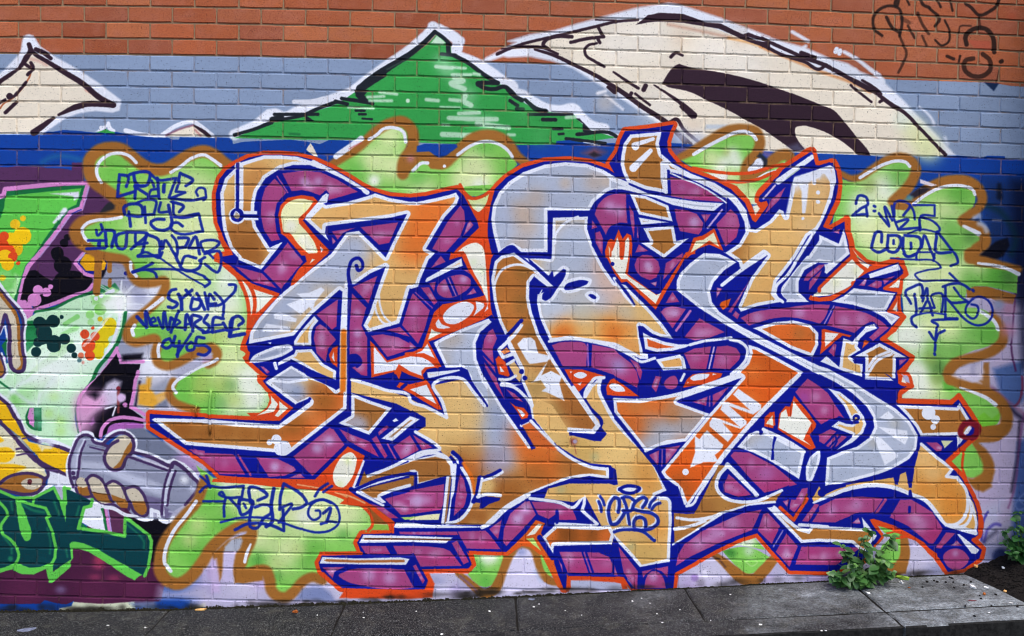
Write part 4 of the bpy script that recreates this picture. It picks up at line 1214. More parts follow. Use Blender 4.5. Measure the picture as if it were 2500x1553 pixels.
S 220 54 100 43|-1659,1809 72,20 -56,90 -38,95 -10,82 -2,68 17,78 40,55 53,36 63,33 81,18 90,2 91,-5 87,-20 96,-39 91,-48 83,-51 55,-24 92,-25 107,-5 91,11 91,25 73,16 37,-32 84,-85 50,61 31,56 68,70 91,57 114,35 138,11 116,-12 93,-30 39,-24 -29,52 44,66 16,65 23,49 131,18 137,24 -17,-36 -17,-60 7,-54 49,-58 -20,6 94,-53 141,-48 94,-48 81,-77 44,-97 45,57 18,37 -33,23 14,28 64,80 45,66 84,58 78,48 21,-74 20,1 80,13 22,-39 11,-74 -10,-93 -68,-146 33,-17 93,53 1,-56 21,-69 15,-56 1,-33 86,-63 93,34 71,23 34,-67 -37,-33 -60,-53 66,-17 -9,-47 -36,-61 57,-27 -41,-62 -56,-70 77,-46 91,-54 -70,-71 1,-56 -4,-14 57,-16 -51,-36 1,-51 293,-5 47,24 69,-97 34,-51 -8,-51 -98,-86 -61,-57 44,-46 38,-32 49,-84 40,-74 15,-47 3,-126 -33,-24 58,-55 -9,-47 -93,-62 -90,-20 -49,75 -53,46 -34,46 -72,46 -72,23 -71,27 -95,22 58,-92 -73,-85 -18,-47 -150,-62 -94,-1 0,0 -162,3 -105,111 -82,92 -93,-29 -139,-67 -138,-80 -83,-47 -8,-88 -213,-2 -57,64 -56,4 0,0 -257,2 -8,-73 -13,-1 -44,111 -72,119 -33,60 18,46 -187,-136 -207,5 20,-71 -18,-28 -252,-7 33,-59 -22,-47 -78,-5 0,0 -371,6 -111,91 -14,45 22,37 214,7 -29,68 26,46 174,7 -1,59 -70,78 -69,45 -97,49 -5,4 66,166 -83,68 -175,-181 -208,2 -204,6 -100,8 -82,77 -61,35 -236,147 -2,68 295,-14 0,-4 226,-8 167,0 76,70 -64,49 -69,58 -28,36 31,33 -9,-5 -46,36 -55,49 8,41 -32,32 30,82 44,69 53,70 58,69 -150,52 -87,58 -78,64 -4,2
F 80 36 100|-1659,1809 72,20 -56,90 -38,95 -10,82 -2,68 17,78 40,55 53,36 63,33 81,18 90,2 91,-5 87,-20 96,-39 91,-48 83,-51 55,-24 92,-25 107,-5 91,11 91,25 73,16 37,-32 84,-85 50,61 31,56 68,70 91,57 114,35 138,11 116,-12 93,-30 39,-24 -29,52 44,66 16,65 23,49 131,18 137,24 -17,-36 -17,-60 7,-54 49,-58 -20,6 94,-53 141,-48 94,-48 81,-77 44,-97 45,57 18,37 -33,23 14,28 64,80 45,66 84,58 78,48 21,-74 20,1 80,13 22,-39 11,-74 -10,-93 -68,-146 33,-17 93,53 1,-56 21,-69 15,-56 1,-33 86,-63 93,34 71,23 34,-67 -37,-33 -60,-53 66,-17 -9,-47 -36,-61 57,-27 -41,-62 -56,-70 77,-46 91,-54 -70,-71 1,-56 -4,-14 57,-16 -51,-36 1,-51 293,-5 47,24 69,-97 34,-51 -8,-51 -98,-86 -61,-57 44,-46 38,-32 49,-84 40,-74 15,-47 3,-126 -33,-24 58,-55 -9,-47 -93,-62 -90,-20 -49,75 -53,46 -34,46 -72,46 -72,23 -71,27 -95,22 58,-92 -73,-85 -18,-47 -150,-62 -94,-1 0,0 -162,3 -105,111 -82,92 -93,-29 -139,-67 -138,-80 -83,-47 -8,-88 -213,-2 -57,64 -56,4 0,0 -257,2 -8,-73 -13,-1 -44,111 -72,119 -33,60 18,46 -187,-136 -207,5 20,-71 -18,-28 -252,-7 33,-59 -22,-47 -78,-5 0,0 -371,6 -111,91 -14,45 22,37 214,7 -29,68 26,46 174,7 -1,59 -70,78 -69,45 -97,49 -5,4 66,166 -83,68 -175,-181 -208,2 -204,6 -100,8 -82,77 -61,35 -236,147 -2,68 295,-14 0,-4 226,-8 167,0 76,70 -64,49 -69,58 -28,36 31,33 -9,-5 -46,36 -55,49 8,41 -32,32 30,82 44,69 53,70 58,69 -150,52 -87,58 -78,64
F 221 68 100|-870,502 105,-31 63,-68 -6,-18 -101,1 -10,43
F 222 68 100|-813,388 89,-4 -2,-29 -91,1 -14,-14 -27,2
F 168 45 100|-1563,1725 73,-60 137,-41 -116,-116 -31,-42 -16,150
S 220 54 100 20|-1490,1667 137,-42 -71,-80 -45,-37
s 220 54 100 20|-1659,1796 64,-40 46,-72 33,-81 13,-87 -3,-82
s 220 54 100 20|-1572,1734 64,-54 30,-63 2,-87 -24,-64
F 220 45 100|-1504,1434 35,74 18,-4 -35,-69 -34,-83 -14,4
F 220 45 100|-1648,1919 51,-67 -9,-19 -49,4 -45,-10 17,23 43,6 -40,81
F 220 45 100|-1700,1832 40,5 1,-46 -36,9
F 80 45 100|-1655,1826 63,12 18,-17 0,4 -13,-14 -72,3
F 220 45 100|-1454,1189 36,0 9,-18 -22,-18 97,-86 78,-53 -72,-72 -131,0 -46,41 68,1 40,32 13,41 -14,46 -51,45 -5,13
F 168 45 100|-1378,1078 40,-45 -22,-41 -90,-22 53,32 22,37
F 168 45 100|-1332,1049 48,-38 -53,-48 -18,7 24,33
F 220 45 100|-1409,1185 -37,31 -73,40 -14,27 22,23 -36,18 8,37 28,-14 9,-40 -8,-28 64,-58 46,-36
F 220 45 100|-1679,624 135,7 204,-4 209,-5 174,186 92,-49 -66,-184 79,-41 37,-50 120,-86 -8,-59 -18,0 -10,45 -102,91 -164,21 44,37 -114,26 -114,12 -158,12 -159,16 -190,7
f 223 50 100|-1036,642 17,64 40,56 40,15 28,-28 -1,-46 -29,-78 -40,-40 -36,11
G 224 0 60 27 27|-999,601
G 224 0 60 27 27|-956,730
s 225 68 70 7|-1226,598 113,-17
s 226 68 80 9|-1021,555 91,-22 69,-31
s 220 45 100 16|-1080,564 82,-27 92,-40 46,-23 37,-50 5,-45 -22,-28
F 227 52 100 36 20|-1664,2096 -6,73 26,82 53,56 35,33 117,40 90,2 91,-5 87,-26 73,-34 -32,-6 -59,22 -91,-2 -67,-20 -81,-55 -44,-73 -12,-60 -1,-68 12,-59 37,-59 42,-63 63,36 -111,-149 -123,50 0,10 -46,49 -38,99 -12,82
G 228 0 85 91 91|-1521,1881
G 228 0 85 91 91|-1590,1961
G 228 0 85 91 91|-1477,1941
G 228 0 85 91 91|-1520,1817
G 228 0 85 91 91|-1533,2054
G 228 0 85 91 91|-1588,1870
G 228 0 85 91 91|-1474,1827
G 229 0 70 91 91|-1517,2213
G 229 0 70 91 91|-1525,2136
G 229 0 70 91 91|-1473,2274
G 230 0 70 59 59|-1626,2211
G 230 0 70 59 59|-1257,2356
G 230 0 70 59 59|-1348,2350
s 36 54 100 25|-1171,2349 73,-35 115,-61 106,-62
S 36 54 100 48|-1571,2317 4,-219
S 36 36 100 91|-1576,2050
S 36 54 100 50|-1573,2050 108,3
S 80 54 100 18|-1578,2330 3,-241
s 80 54 100 18|-1537,2050 86,-1
S 80 36 100 73|-1576,2053
S 231 36 100 32|-1578,2050
s 36 54 100 7|-1591,2052 8,19 16,-11
F 227 52 100 36 20|-1211,2038 89,93 23,-13 118,21 108,34 37,15 82,-24 107,-17 46,0 91,21 82,22 32,12 19,-27 -13,-37 -63,-70 -54,-93 -46,-83 48,-22 -22,-28 -9,-5 -44,-111 -13,-42 -36,-12 -9,2 -23,-87 -30,-104 -168,-51 -26,36 33,69 43,139 39,115 -86,-41 -81,-59 -36,0 0,-293 5,-233 0,-151 -307,-250 -68,7 -158,11 -226,15 -106,8 -91,67 -89,67 16,9 267,-3 0,-5 181,-13 213,-10 58,37 112,89 -5,13 -63,-31 -174,123 138,94 78,-44 110,-35 55,-50 21,14 -3,38 -2,232 9,252 -16,11 -152,-142 -89,-111 -243,-50 7,64 44,73 107,126 143,126 134,107 80,117 68,12 148,-141 48,107 64,132 -93,-23 -345,-53 -4,-37 19,-41 -18,14
G 232 0 95 125 125|-940,1893
G 232 0 95 125 125|-999,1846
G 232 0 95 125 125|-1134,1761
G 232 0 95 125 125|-1222,1658
G 232 0 95 125 125|-1311,1565
G 232 0 95 125 125|-1378,1473
G 232 0 95 125 125|-1467,1398
G 232 0 95 125 125|-1066,1817
G 232 0 95 125 125|-996,1718
G 233 0 60 50 50|-1414,1459
G 233 0 60 50 50|-1356,1528
G 233 0 60 50 50|-1422,1390
G 233 0 60 50 50|-1289,1575
G 234 0 70 45 45|-995,1626
G 234 0 70 45 45|-993,1535
G 235 0 85 125 125|-577,2097
G 235 0 85 125 125|-599,2005
G 235 0 85 125 125|-486,2122
G 235 0 85 125 125|-529,1961
G 235 0 85 125 125|-619,1890
G 235 0 85 125 125|-553,2029
G 236 0 50 136 136|-753,2094
G 236 0 50 136 136|-981,2102
S 237 113 100 32|-991,1430 2,-265 -1,-47
G 238 0 95 91 91|-1304,1145
G 238 0 95 91 91|-1258,1082
G 238 0 95 91 91|-1212,1060
G 238 0 95 91 91|-1327,1159
G 239 0 70 45 45|-1235,1101
G 240 0 90 54 54|-1145,1125
G 241 0 90 113 113|-1030,1072
G 241 0 90 113 113|-1074,994
G 241 0 90 113 113|-1186,901
G 241 0 90 113 113|-1276,863
G 241 0 90 113 113|-1000,1141
G 242 0 90 102 102|-1503,869
G 242 0 90 102 102|-1616,881
G 242 0 90 102 102|-1729,865
G 242 0 90 102 102|-1390,861
G 242 0 90 102 102|-1255,927
G 242 0 90 102 102|-1089,1057
G 242 0 90 102 102|-1834,877
G 242 0 90 102 102|-1880,900
S 36 54 100 18|-1730,938 181,-13 217,-13 166,126
S 36 36 100 54|-1344,841
S 36 36 100 32|-1380,825
S 36 36 100 82|-1305,794
S 36 36 100 82|-1316,794
s 80 54 100 20|-1234,1028 59,26
S 80 36 100 18|-1167,1064
S 36 36 100 18|-1155,1052
F 36 68 100|-1303,1575 86,33 -32,25 68,8 65,31 18,-16 -51,-65 -10,-46 -21,18 -45,-44 -18,16
F 36 68 100|-1372,1521 34,12 93,-35 -6,-19 -114,16
F 36 68 100|-1431,1438 22,30 127,-14 2,-25 -147,-5
s 36 45 100 11|-826,1584 15,-55 28,-41 42,-17
s 36 45 100 11|-804,1662 6,-78 24,-63 42,-41
F 80 50 100|-1469,2055 1,73 19,73 53,65 67,41 95,18 104,-11 110,-48 110,-62 15,-22 -200,-43 -50,-8 -80,-98 148,-116 -4,-45 -17,-41 -150,-3 -70,103 -27,-19 -49,-24 -37,54
S 36 45 100 7|-1394,1879 58,28
F 243 45 100|-1340,2284 120,19 91,-8 91,-39 110,-62 -160,-49 6,35 -18,20 -32,-30 -55,19 -45,8 -54,-8
G 244 0 60 190 49|-1023,2163
G 245 0 40 126 66|-1311,2237
G 246 0 40 47 31|-1045,2202
G 246 0 40 26 48|-1081,2209
G 246 0 40 30 34|-1209,2228
G 246 0 40 32 35|-1182,2218
G 247 0 70 32 32|-1219,2243
G 247 0 70 32 32|-1142,2245
F 243 45 100|-1450,2055 3,78 18,69 51,53 69,-71 -35,-35 -20,-28 -11,-64 11,-91 21,-40 -47,-11 -40,59
G 244 0 60 67 104|-1340,1960
G 245 0 40 44 139|-1444,2128
G 248 0 39 38 24|-1385,2062
G 248 0 39 34 45|-1395,2036
s 80 54 100 16|-1369,2272 65,-90
F 80 50 100|-1356,2281 18,5 52,-99 -18,-5
s 249 54 100 7|-1365,2267 19,-27 39,-58
F 220 50 100|-1356,2057 12,55 36,40 76,18 64,-8 26,-27 -80,-102 62,-76 84,-85 -36,-38 -54,-37 -37,45 -23,-1 -46,54 -42,47 -25,16
f 250 50 100|-1341,2058 15,46 32,30 54,16 73,-11! -18,-32 -62,-65! 5,-28! 50,-53 43,-68 7,-36 -20,-14 -41,22 -51,49 -42,49 -27,4 -12,45
G 251 0 80 45 45|-1287,2000
G 251 0 80 45 45|-1181,1879
G 251 0 80 45 45|-1214,1924
F 36 50 100|-1127,1893 19,-17 -14,-17
F 36 45 100|-1145,2131 27,37 20,15 14,-8 -11,-43 -27,-10 -62,-65 -27,-19 4,18
F 220 45 100|-1208,1851 132,11 -58,-56 -134,-126 -14,-4 4,27 40,69 40,38
F 168 50 100|-1169,1824 16,-2 -27,-23
F 243 45 100|-910,2002 204,31 -48,-113 -55,-11
G 244 0 60 94 37|-732,1925
G 245 0 40 63 49|-877,1982
G 248 0 29 20 25|-830,1958
G 246 0 29 24 21|-793,1965
G 252 0 29 37 23|-753,1970
G 252 0 29 36 30|-812,1964
F 243 45 100|-1065,1976 127,22 -67,-29 -27,-37
G 244 0 60 59 20|-971,1947
G 245 0 40 39 26|-1061,1977
G 252 0 26 12 13|-1017,1967
G 248 0 26 17 11|-1009,1969
G 248 0 26 14 11|-1001,1973
G 252 0 26 15 12|-992,1974
F 243 45 100|-1064,1945 21,-22 -16,-17
G 244 0 60 9 12|-1049,1911
G 245 0 40 6 16|-1064,1930
G 246 0 34 11 11|-1053,1918
G 248 0 34 11 11|-1057,1928
F 243 45 100|-1580,1775 143,-34 78,-78 -122,29
G 244 0 60 102 36|-1398,1678
G 245 0 40 68 48|-1552,1733
G 246 0 44 21 14|-1411,1691
G 248 0 44 12 12|-1452,1710
F 243 45 100|-1302,1910 -55,-76 -71,-81 94,-94 116,148 -26,38 9,-17
G 244 0 60 97 77|-1238,1718
G 245 0 40 65 103|-1387,1841
G 252 0 36 25 46|-1338,1769
G 248 0 36 47 32|-1260,1841
G 246 0 36 28 39|-1320,1777
F 243 45 100|-1141,1523 115,84 -5,-146 -24,-19
G 244 0 60 53 50|-1027,1451
G 245 0 40 36 67|-1110,1532
G 248 0 25 44 40|-1064,1538
F 243 45 100|-1119,1471 32,-20 56,-63 -41,-47 -16,-73 -47,45 -17,82 10,59
G 244 0 60 56 62|-1066,1315
G 245 0 40 37 83|-1152,1415
G 252 0 34 23 36|-1110,1445
G 248 0 34 28 27|-1111,1403
G 252 0 34 30 22|-1104,1347
G 246 0 34 27 42|-1110,1382
F 220 50 100|-1022,1356 0,-119 -35,27 -12,41 20,37
F 36 50 100|-1044,1321 8,-57 -17,27
f 227 52 100 36 16|-1152,1514! 23,-25! -29,-39 -7,-97! -93,-1! 0,23! 22,37 40,51
F 227 52 100 36 16|-1248,1329 86,6 60,-76 74,-40 -2,-55 -2,-16 -68,28 -92,58 -78,42 -72,-35 0,18 40,24 45,23
F 80 50 100|-1275,1279 106,-54 141,-57 1,-50 -119,53 -91,44 -32,13
F 253 52 100 36 14|-1270,1242 78,-44 15,-36 -104,-16 -114,7 -13,0
G 238 0 90 91 91|-1260,1210
G 238 0 90 91 91|-1305,1173
f 254 52 100 36 16|-1498,1256! 15,28 63,38 90,31 54,1 14,-18 -31,-28 -81,-33 -90,-20
s 255 113 100 18|-1429,1290 81,24
F 80 50 100|-1448,1344 54,6 1,-19 -46,-1
F 36 50 100|-1399,1365 19,3 -3,-11
s 36 54 100 18|-1360,1254 9,-27
F 243 45 100|-1437,1237 18,-2 32,-27 -13,-11
G 244 0 60 23 13|-1395,1205
G 245 0 40 15 17|-1431,1225
G 246 0 25 11 11|-1407,1217
G 252 0 25 11 11|-1423,1230
G 246 0 25 11 11|-1403,1213
s 80 54 100 16|-1258,1343 96,0
F 243 45 100|-946,1675 131,64 -45,-151
G 244 0 60 61 46|-833,1615
G 245 0 40 41 61|-927,1689
G 248 0 31 21 29|-887,1642
G 246 0 31 44 21|-860,1683
G 252 0 31 26 30|-871,1665
F 243 45 100|-950,1641 79,-76 -25,-97 33,-68 3,-206 -32,4 -50,40 36,15 8,32 -59,22 -3,137
G 244 0 60 44 137|-877,1206
G 245 0 40 29 183|-948,1430
G 248 0 41 25 29|-916,1428
G 248 0 41 24 23|-913,1369
G 246 0 41 24 21|-912,1340
G 252 0 41 23 20|-911,1288
G 247 0 60 29 29|-914,1422
G 247 0 60 29 29|-920,1536
G 247 0 60 29 29|-897,1239
s 80 54 100 36/29/20|-948,1293 27,3 21,-29 -15,-21
s 80 54 100 25/18/18/18/18/16/20|-962,1682 -8,91 22,51 29,10 23,-27 -4,-32 -18,-8 -11,25
F 243 34 100|-759,1445 72,19 54,-53
G 244 0 60 57 16|-655,1422
G 245 0 40 38 22|-743,1447
G 246 0 18 11 14|-663,1431
G 246 0 18 11 12|-684,1440
F 243 45 100|-843,1413 66,9 82,-15 62,-31 23,-27 -142,-50
G 244 0 60 107 38|-648,1336
G 245 0 40 71 50|-811,1395
G 248 0 29 27 28|-679,1366
G 246 0 29 34 44|-724,1374
G 248 0 29 48 39|-703,1365
G 252 0 29 32 40|-766,1380
F 220 45 100|-376,2235 21,-46 76,-136 12,-41 -119,-117 -36,-47 0,-13 64,19 38,-77 90,-132 38,-91 20,-41 -20,46 -8,82 -7,138 10,65 13,28 -9,-5 -25,101 -1,78 12,83 22,92 -5,9 -53,-102
F 166 45 100|-360,2221 14,15 110,11 45,1 -31,-37 -59,-29 -46,4
f 256 45 100|-331,2165! 50,1 68,36! -21,-65 -18,-23 -18,-14 -19,8
G 168 0 80 32 32|-271,2118
s 220 54 100 18|-374,2244 28,-45 38,-27 41,6 68,43
f 257 50 100|-381,1881! 50,36 54,13 28,-16 15,-34 5,-37 9,-110 14,-138 5,-32! -27,-10! 15,33 -15,50! -12,37 -61,113 -34,80! -14,16!
G 258 0 60 27 27|-293,1823
G 258 0 60 27 27|-251,1778
F 243 45 100|-370,2132 21,-30 7,-68 -27,-70 -76,-88 -28,-1 -47,17 81,149
G 244 0 60 83 78|-357,1901
G 245 0 40 55 103|-486,2026
G 248 0 27 20 27|-387,2037
G 246 0 27 33 22|-436,1936
F 243 45 100|-316,2053 19,-27 -54,-61 22,69
G 244 0 60 25 27|-306,1989
G 245 0 40 17 35|-345,2032
G 248 0 46 14 11|-324,2022
G 248 0 46 13 11|-326,2012
G 246 0 46 11 11|-336,1996
G 246 0 46 12 11|-318,2030
F 220 45 100|-418,1876 33,-18 -41,-26
F 243 45 100|-472,1856 28,-33 -80,-36
G 244 0 60 37 21|-456,1798
G 245 0 40 24 28|-512,1832
G 248 0 21 11 12|-496,1808
G 248 0 21 12 13|-489,1813
F 259 52 100 36 14|-554,1715 8,18 186,110 10,-39 -61,-24 -136,-70
f 243 50 100|-490,1682 34,42 54,25 55,4 40,-26 0,-28 -47,-47 -64,-25 -46,7 -24,25
G 247 0 80 27 27|-346,1730
G 247 0 80 27 27|-446,1683
F 80 50 100|-447,1733 32,10 43,-100 -32,-10
S 260 54 100 7|-429,1733 43,-91
F 243 45 100|-577,1680 44,3 33,-56 14,-23 -18,-17
G 244 0 60 41 29|-493,1603
G 245 0 40 27 39|-556,1650
G 248 0 48 11 11|-521,1635
G 246 0 48 11 11|-512,1624
G 252 0 48 12 11|-527,1641
F 243 45 100|-534,1704 37,10 -8,-53
G 244 0 60 17 16|-501,1675
G 245 0 40 11 21|-527,1700
G 248 0 31 11 11|-513,1702
F 243 45 100|-347,1780 23,1 15,-22
G 244 0 60 17 7|-315,1766
G 245 0 40 11 9|-342,1777
G 248 0 18 11 11|-333,1776
F 243 45 100|-290,1683 16,-27 -52,-13
G 244 0 60 24 12|-281,1647
G 245 0 40 16 16|-318,1666
G 248 0 28 11 11|-310,1653
G 246 0 28 11 11|-305,1655
G 252 0 28 11 11|-285,1666
S 261 54 100 7|-606,1652 93,-81
F 243 45 100|-620,1649 94,-92 -26,-101 -35,-83 -51,58 -37,43 38,132
G 244 0 60 69 85|-558,1410
G 245 0 40 46 113|-666,1547
G 252 0 23 35 26|-601,1462
G 248 0 23 51 37|-608,1572
G 248 0 23 30 45|-615,1525
G 248 0 23 30 39|-606,1548
F 243 45 100|-633,1386 37,-32 -36,-14 0,0
G 244 0 60 17 14|-612,1339
G 245 0 40 11 19|-638,1361
G 252 0 35 16 13|-626,1355
G 246 0 35 15 15|-621,1351
G 252 0 35 15 14|-620,1349
F 220 45 100|-847,1386 21,-20 74,-86 120,39 45,24 23,12 61,193 45,43 77,15 124,30 29,10 39,-87 2,-18 -36,-24 -137,-62 -122,-53 -48,-15 73,-136 -77,-15 -23,-28 1,-36 14,9 21,-23 69,-141 -23,2 -153,87 -71,31 18,28 -29,54 -127,-34
S 220 54 100 20|-705,1215 18,46 57,-40 69,-36
F 36 50 100|-827,1355 73,-86 122,34 0,2 69,-5 46,-22 28,-25 -59,-8 -18,-19 3,-27 -67,24 -60,38 -15,-32 -118,-25
s 220 54 100 18|-650,1317 46,3 50,-11 42,-27 32,-31
F 80 45 100|-676,1224 46,-22 69,-22 5,-8 5,-1 -78,-19 -61,12 17,56
F 220 45 100|-699,1141 32,10 -9,-18 47,5 0,9 101,11 76,-141 -23,-1 -153,90
F 262 45 100|-626,1124 89,28 56,-106
s 80 54 100 18|-671,1133 22,18
f 36 50 100|-455,1526 20,33 54,37 55,12 40,-23 -11,-37 -45,-42 -55,-23 -44,11
F 36 50 100|-278,1612 44,-10 5,-16 -9,-14 -50,-42 16,41
f 36 50 100|-493,1484 15,28! 17,-27 46,-20 -36,-8! -32,5
F 36 50 100|-537,1374 43,-78 -60,27 -46,-3 36,16
F 36 45 100|-225,1636 17,-64 -20,-18 17,41
F 168 50 100|-515,1457 18,-14 37,-8 -73,-38
F 254 52 100 36 18|-503,1381 52,31 110,52 136,54 17,-19 -61,-56 -24,-60 6,-87 50,-119 38,-55 57,-96 156,-209 -23,4 -84,59 -141,145 13,14 -98,118 -10,41 -38,50 -87,-3
G 263 0 50 59 59|-427,1385
G 263 0 50 59 59|-448,1292
G 263 0 50 59 59|-382,1408
F 80 50 100|-539,1231 83,6 109,14 33,-16 24,-59 92,-132 -2,-14 -24,18 -108,141 -9,6 -178,-37 -7,23
F 226 52 100 36 14|-536,1218 75,8 101,11 4,-7 -54,-15 -110,-27 -9,2
F 227 50 100|-503,1149 162,35 117,-141 28,-13 -7,124 28,-32 218,-314 23,0 -76,133 46,21 145,-143 187,-94 107,-20 -4,-53 -111,19 -226,-60 -201,-103 -135,-118 -216,0 122,73 22,64 9,28 -34,92 -38,64 -61,59 -18,-19 -46,50 -24,32 -106,60 54,31 -5,36 -83,50 -71,35 -248,58 -1,69 96,-22 223,-72 0,-4 203,-98 -20,82
G 264 0 95 136 136|-191,993
G 264 0 95 136 136|-144,948
G 264 0 95 136 136|-96,880
G 264 0 95 136 136|-216,1131
G 264 0 95 136 136|-128,824
G 264 0 95 136 136|-163,764
G 265 0 60 59 59|-120,925
G 265 0 60 59 59|-168,1003
G 266 0 90 125 125|43,789
G 266 0 90 125 125|136,745
G 266 0 90 125 125|19,881
G 266 0 90 125 125|115,675
G 266 0 90 125 125|-300,716
G 266 0 90 125 125|-290,647
G 267 0 80 113 113|69,652
G 267 0 80 113 113|-68,604
G 267 0 80 113 113|252,723
G 267 0 80 113 113|-44,535
G 267 0 80 113 113|-185,671
G 267 0 80 113 113|-347,756
G 267 0 80 113 113|345,687
G 267 0 80 113 113|-113,543
G 267 0 80 113 113|-229,611
G 268 0 70 91 91|-126,750
G 268 0 70 91 91|-162,718
G 269 0 80 113 113|-464,920
G 269 0 80 113 113|-330,1083
G 269 0 80 113 113|-395,875
G 269 0 80 113 113|-305,968
G 269 0 80 113 113|-352,1023
G 269 0 80 113 113|-872,1134
G 270 0 50 68 68|-257,854
G 270 0 50 68 68|-512,1020
G 270 0 50 68 68|-279,785
G 270 0 50 68 68|-394,829
G 271 0 90 68 68|-159,520
G 271 0 90 68 68|-296,458
G 271 0 90 68 68|-226,436
G 271 0 90 68 68|-331,407
G 272 0 90 54 54|-193,611
G 272 0 90 54 54|-215,583
s 36 54 100 18|-943,1172 93,-24 92,-30 131,-42 0,-3 92,-44 111,-55
s 36 54 100 18|-424,976 -25,82 -52,91 160,36 61,-69 61,-75
S 36 54 100 18|-217,1191 38,-69 57,-96 151,-207
F 80 50 100|-227,1209 42,-9 37,-36 133,-223 81,-124 -23,-14 -14,32 -151,205 -67,105
S 36 54 100 18|-15,936 51,27
F 80 50 100|-215,1204 -37,115 18,23 73,47 127,-159 -22,-46 -69,-24 93,-40 57,-59 29,-87 -18,-10 -51,-26 -108,134
s 80 54 100 36/27/23/23|35,974 76,-91 94,-82 93,-54
s 80 54 100 23/20/20|293,749 75,-22 109,-15
S 36 54 100 18|36,962 145,-148
s 36 54 100 18|177,819 98,-66 93,-38 93,-12!
S 36 54 100 18|461,705 3,-48
s 36 54 100 18|466,657 -106,12 -106,-17 -120,-46 -109,-47 -101,-57 -117,-105
F 273 91 100|-10,936 41,17 155,-148 -28,-5 -46,18 -55,4
F 80 45 100|470,721 19,-9 11,-13 1,-74 -154,-2 -139,-20 -137,-48 -32,-14 -14,16 114,49 115,41 106,18 111,-15
F 36 50 100|-863,731 -52,-142 21,4 37,60 16,-9 220,86 0,9 150,34 55,-22 29,-41 -4,-55 -27,4 -158,-52 -5,68 -39,-5 0,-14 -152,-43 -77,-24 -49,-23 59,-27 83,-40 9,13 -88,50 -100,13 61,161
F 274 68 100|-894,598 28,78 14,-32 79,33 152,48 0,5 137,29 55,-13 28,-36 5,-51 -27,-5 -146,-38 -5,59 -19,12 -27,-3 0,-9 -175,-48 -86,-29
F 274 68 100|-885,571 91,28 174,44 0,9 28,5 5,-55 -32,-10 0,14 -147,-52 -22,-19 -28,-5
s 80 54 100 18|-912,575 117,52 175,39 0,0 27,-5 6,-59 164,39
S 80 54 100 23/18/32|-618,578 31,15 164,41
s 36 54 100 18|-756,503 -28,37 36,19 129,42
s 80 54 100 27|-935,575 74,-45 92,-41 45,5
s 36 54 100 14|-903,561 64,-31 79,-40
F 80 50 100|-618,569 195,62 5,-13 -7,-115 -12,-97 -178,-2
F 243 45 100|-752,526 134,39 0,9 187,37 -3,-108 -11,-33 -171,-27 0,0 -48,-3 -83,82
G 244 0 60 148 51|-497,452
G 245 0 40 98 68|-723,533
G 248 0 49 31 46|-576,509
G 248 0 49 28 28|-627,502
G 248 0 49 39 33|-523,521
G 248 0 49 39 29|-604,516
G 247 0 80 45 45|-572,519
F 275 50 100|-616,425 92,17 74,7 -8,-34 -157,-4
F 276 50 100|-663,426 47,3 46,3 -46,-17 -24,-2
S 36 54 100 20|-411,645 -12,-142 -11,-106
S 277 54 100 11|-398,646 -13,-143 -10,-106
S 36 54 100 20|-374,715 -14,-211 -17,-107
F 80 50 100|-360,710 32,1 39,-87 10,-69 -8,-50 -13,-33 -59,-61 -41,-5 11,120 27,74
F 243 45 100|-345,669 23,-36 16,-78 -9,-50 -9,-20 -51,-48 7,89 12,88
G 244 0 60 33 71|-316,472
G 245 0 40 22 94|-368,587
G 248 0 30 12 14|-340,560
G 252 0 30 15 11|-344,505
G 248 0 30 19 17|-333,601
G 246 0 30 21 11|-336,540
s 36 54 100 18|-337,701 38,-63 25,-83 -6,-50 -20,-42 -50,-51 -64,-17
s 36 54 100 16|-391,781 26,-34 9,-18
s 80 54 100 23/20/27|-386,784 39,-37 10,-27
s 278 113 100 18|-328,725 47,-78 16,-83
s 36 54 100 18|-621,739 90,36 60,3 51,-23 33,-45 3,-64
s 36 54 100 18|-221,634 60,19 45,28
s 80 54 100 18|-239,643 59,19 53,28
S 80 54 100 25|-237,648 -14,-97 -18,-33
F 80 45 100|-265,532 60,15 83,-8 -5,-14 -55,-19 -40,-29 -14,0 4,32 -42,5
s 36 54 100 18|-247,542 42,14 82,-4
S 36 54 100 14|-225,643 -17,-97
F 80 50 100|-776,851 150,140 0,9 13,10 74,-40 1,-46 -54,-29 102,-67 28,-23 -92,-24 -68,-28 -60,-42 -168,-48 -15,64 82,24
s 36 54 100 18|-592,893 106,-63 28,-25 -96,-21 -68,-34 -105,-54 -118,-47
F 243 45 100|-606,877 107,-67 -55,-15
G 244 0 60 48 25|-521,799
G 245 0 40 32 34|-595,839
G 246 0 40 11 12|-555,828
G 246 0 40 11 15|-545,820
F 243 45 100|-624,877 52,-82 -50,-28 -47,-24 -42,68 87,61
G 244 0 60 64 41|-594,765
G 245 0 40 42 54|-693,830
G 252 0 45 24 24|-635,799
G 248 0 45 23 34|-629,811
G 252 0 45 30 22|-619,835
G 252 0 45 29 28|-648,781
G 244 0 50 23 23|-623,849
F 279 52 100 36 18|-776,854 72,58 78,65 0,3 55,-18 -54,-40 -91,-81
G 254 0 80 27 27|-740,861
S 280 54 100 9|-743,824 47,-81
F 243 45 100|-828,851 24,18 62,-109 -14,-14
G 244 0 60 39 38|-756,764
G 245 0 40 26 50|-817,825
G 246 0 21 11 11|-782,804
F 243 45 100|-795,888 36,46 23,-18 -54,-46
G 244 0 60 27 20|-752,880
G 245 0 40 18 26|-794,911
G 248 0 48 11 11|-779,891
s 80 54 100 14|-736,939 23,-22
F 274 52 100 36 18|-944,1099 100,-38 122,-40 -120,-148 -168,62 68,42
G 281 0 90 54 54|-946,941
G 281 0 90 54 54|-914,932
G 281 0 90 54 54|-891,923
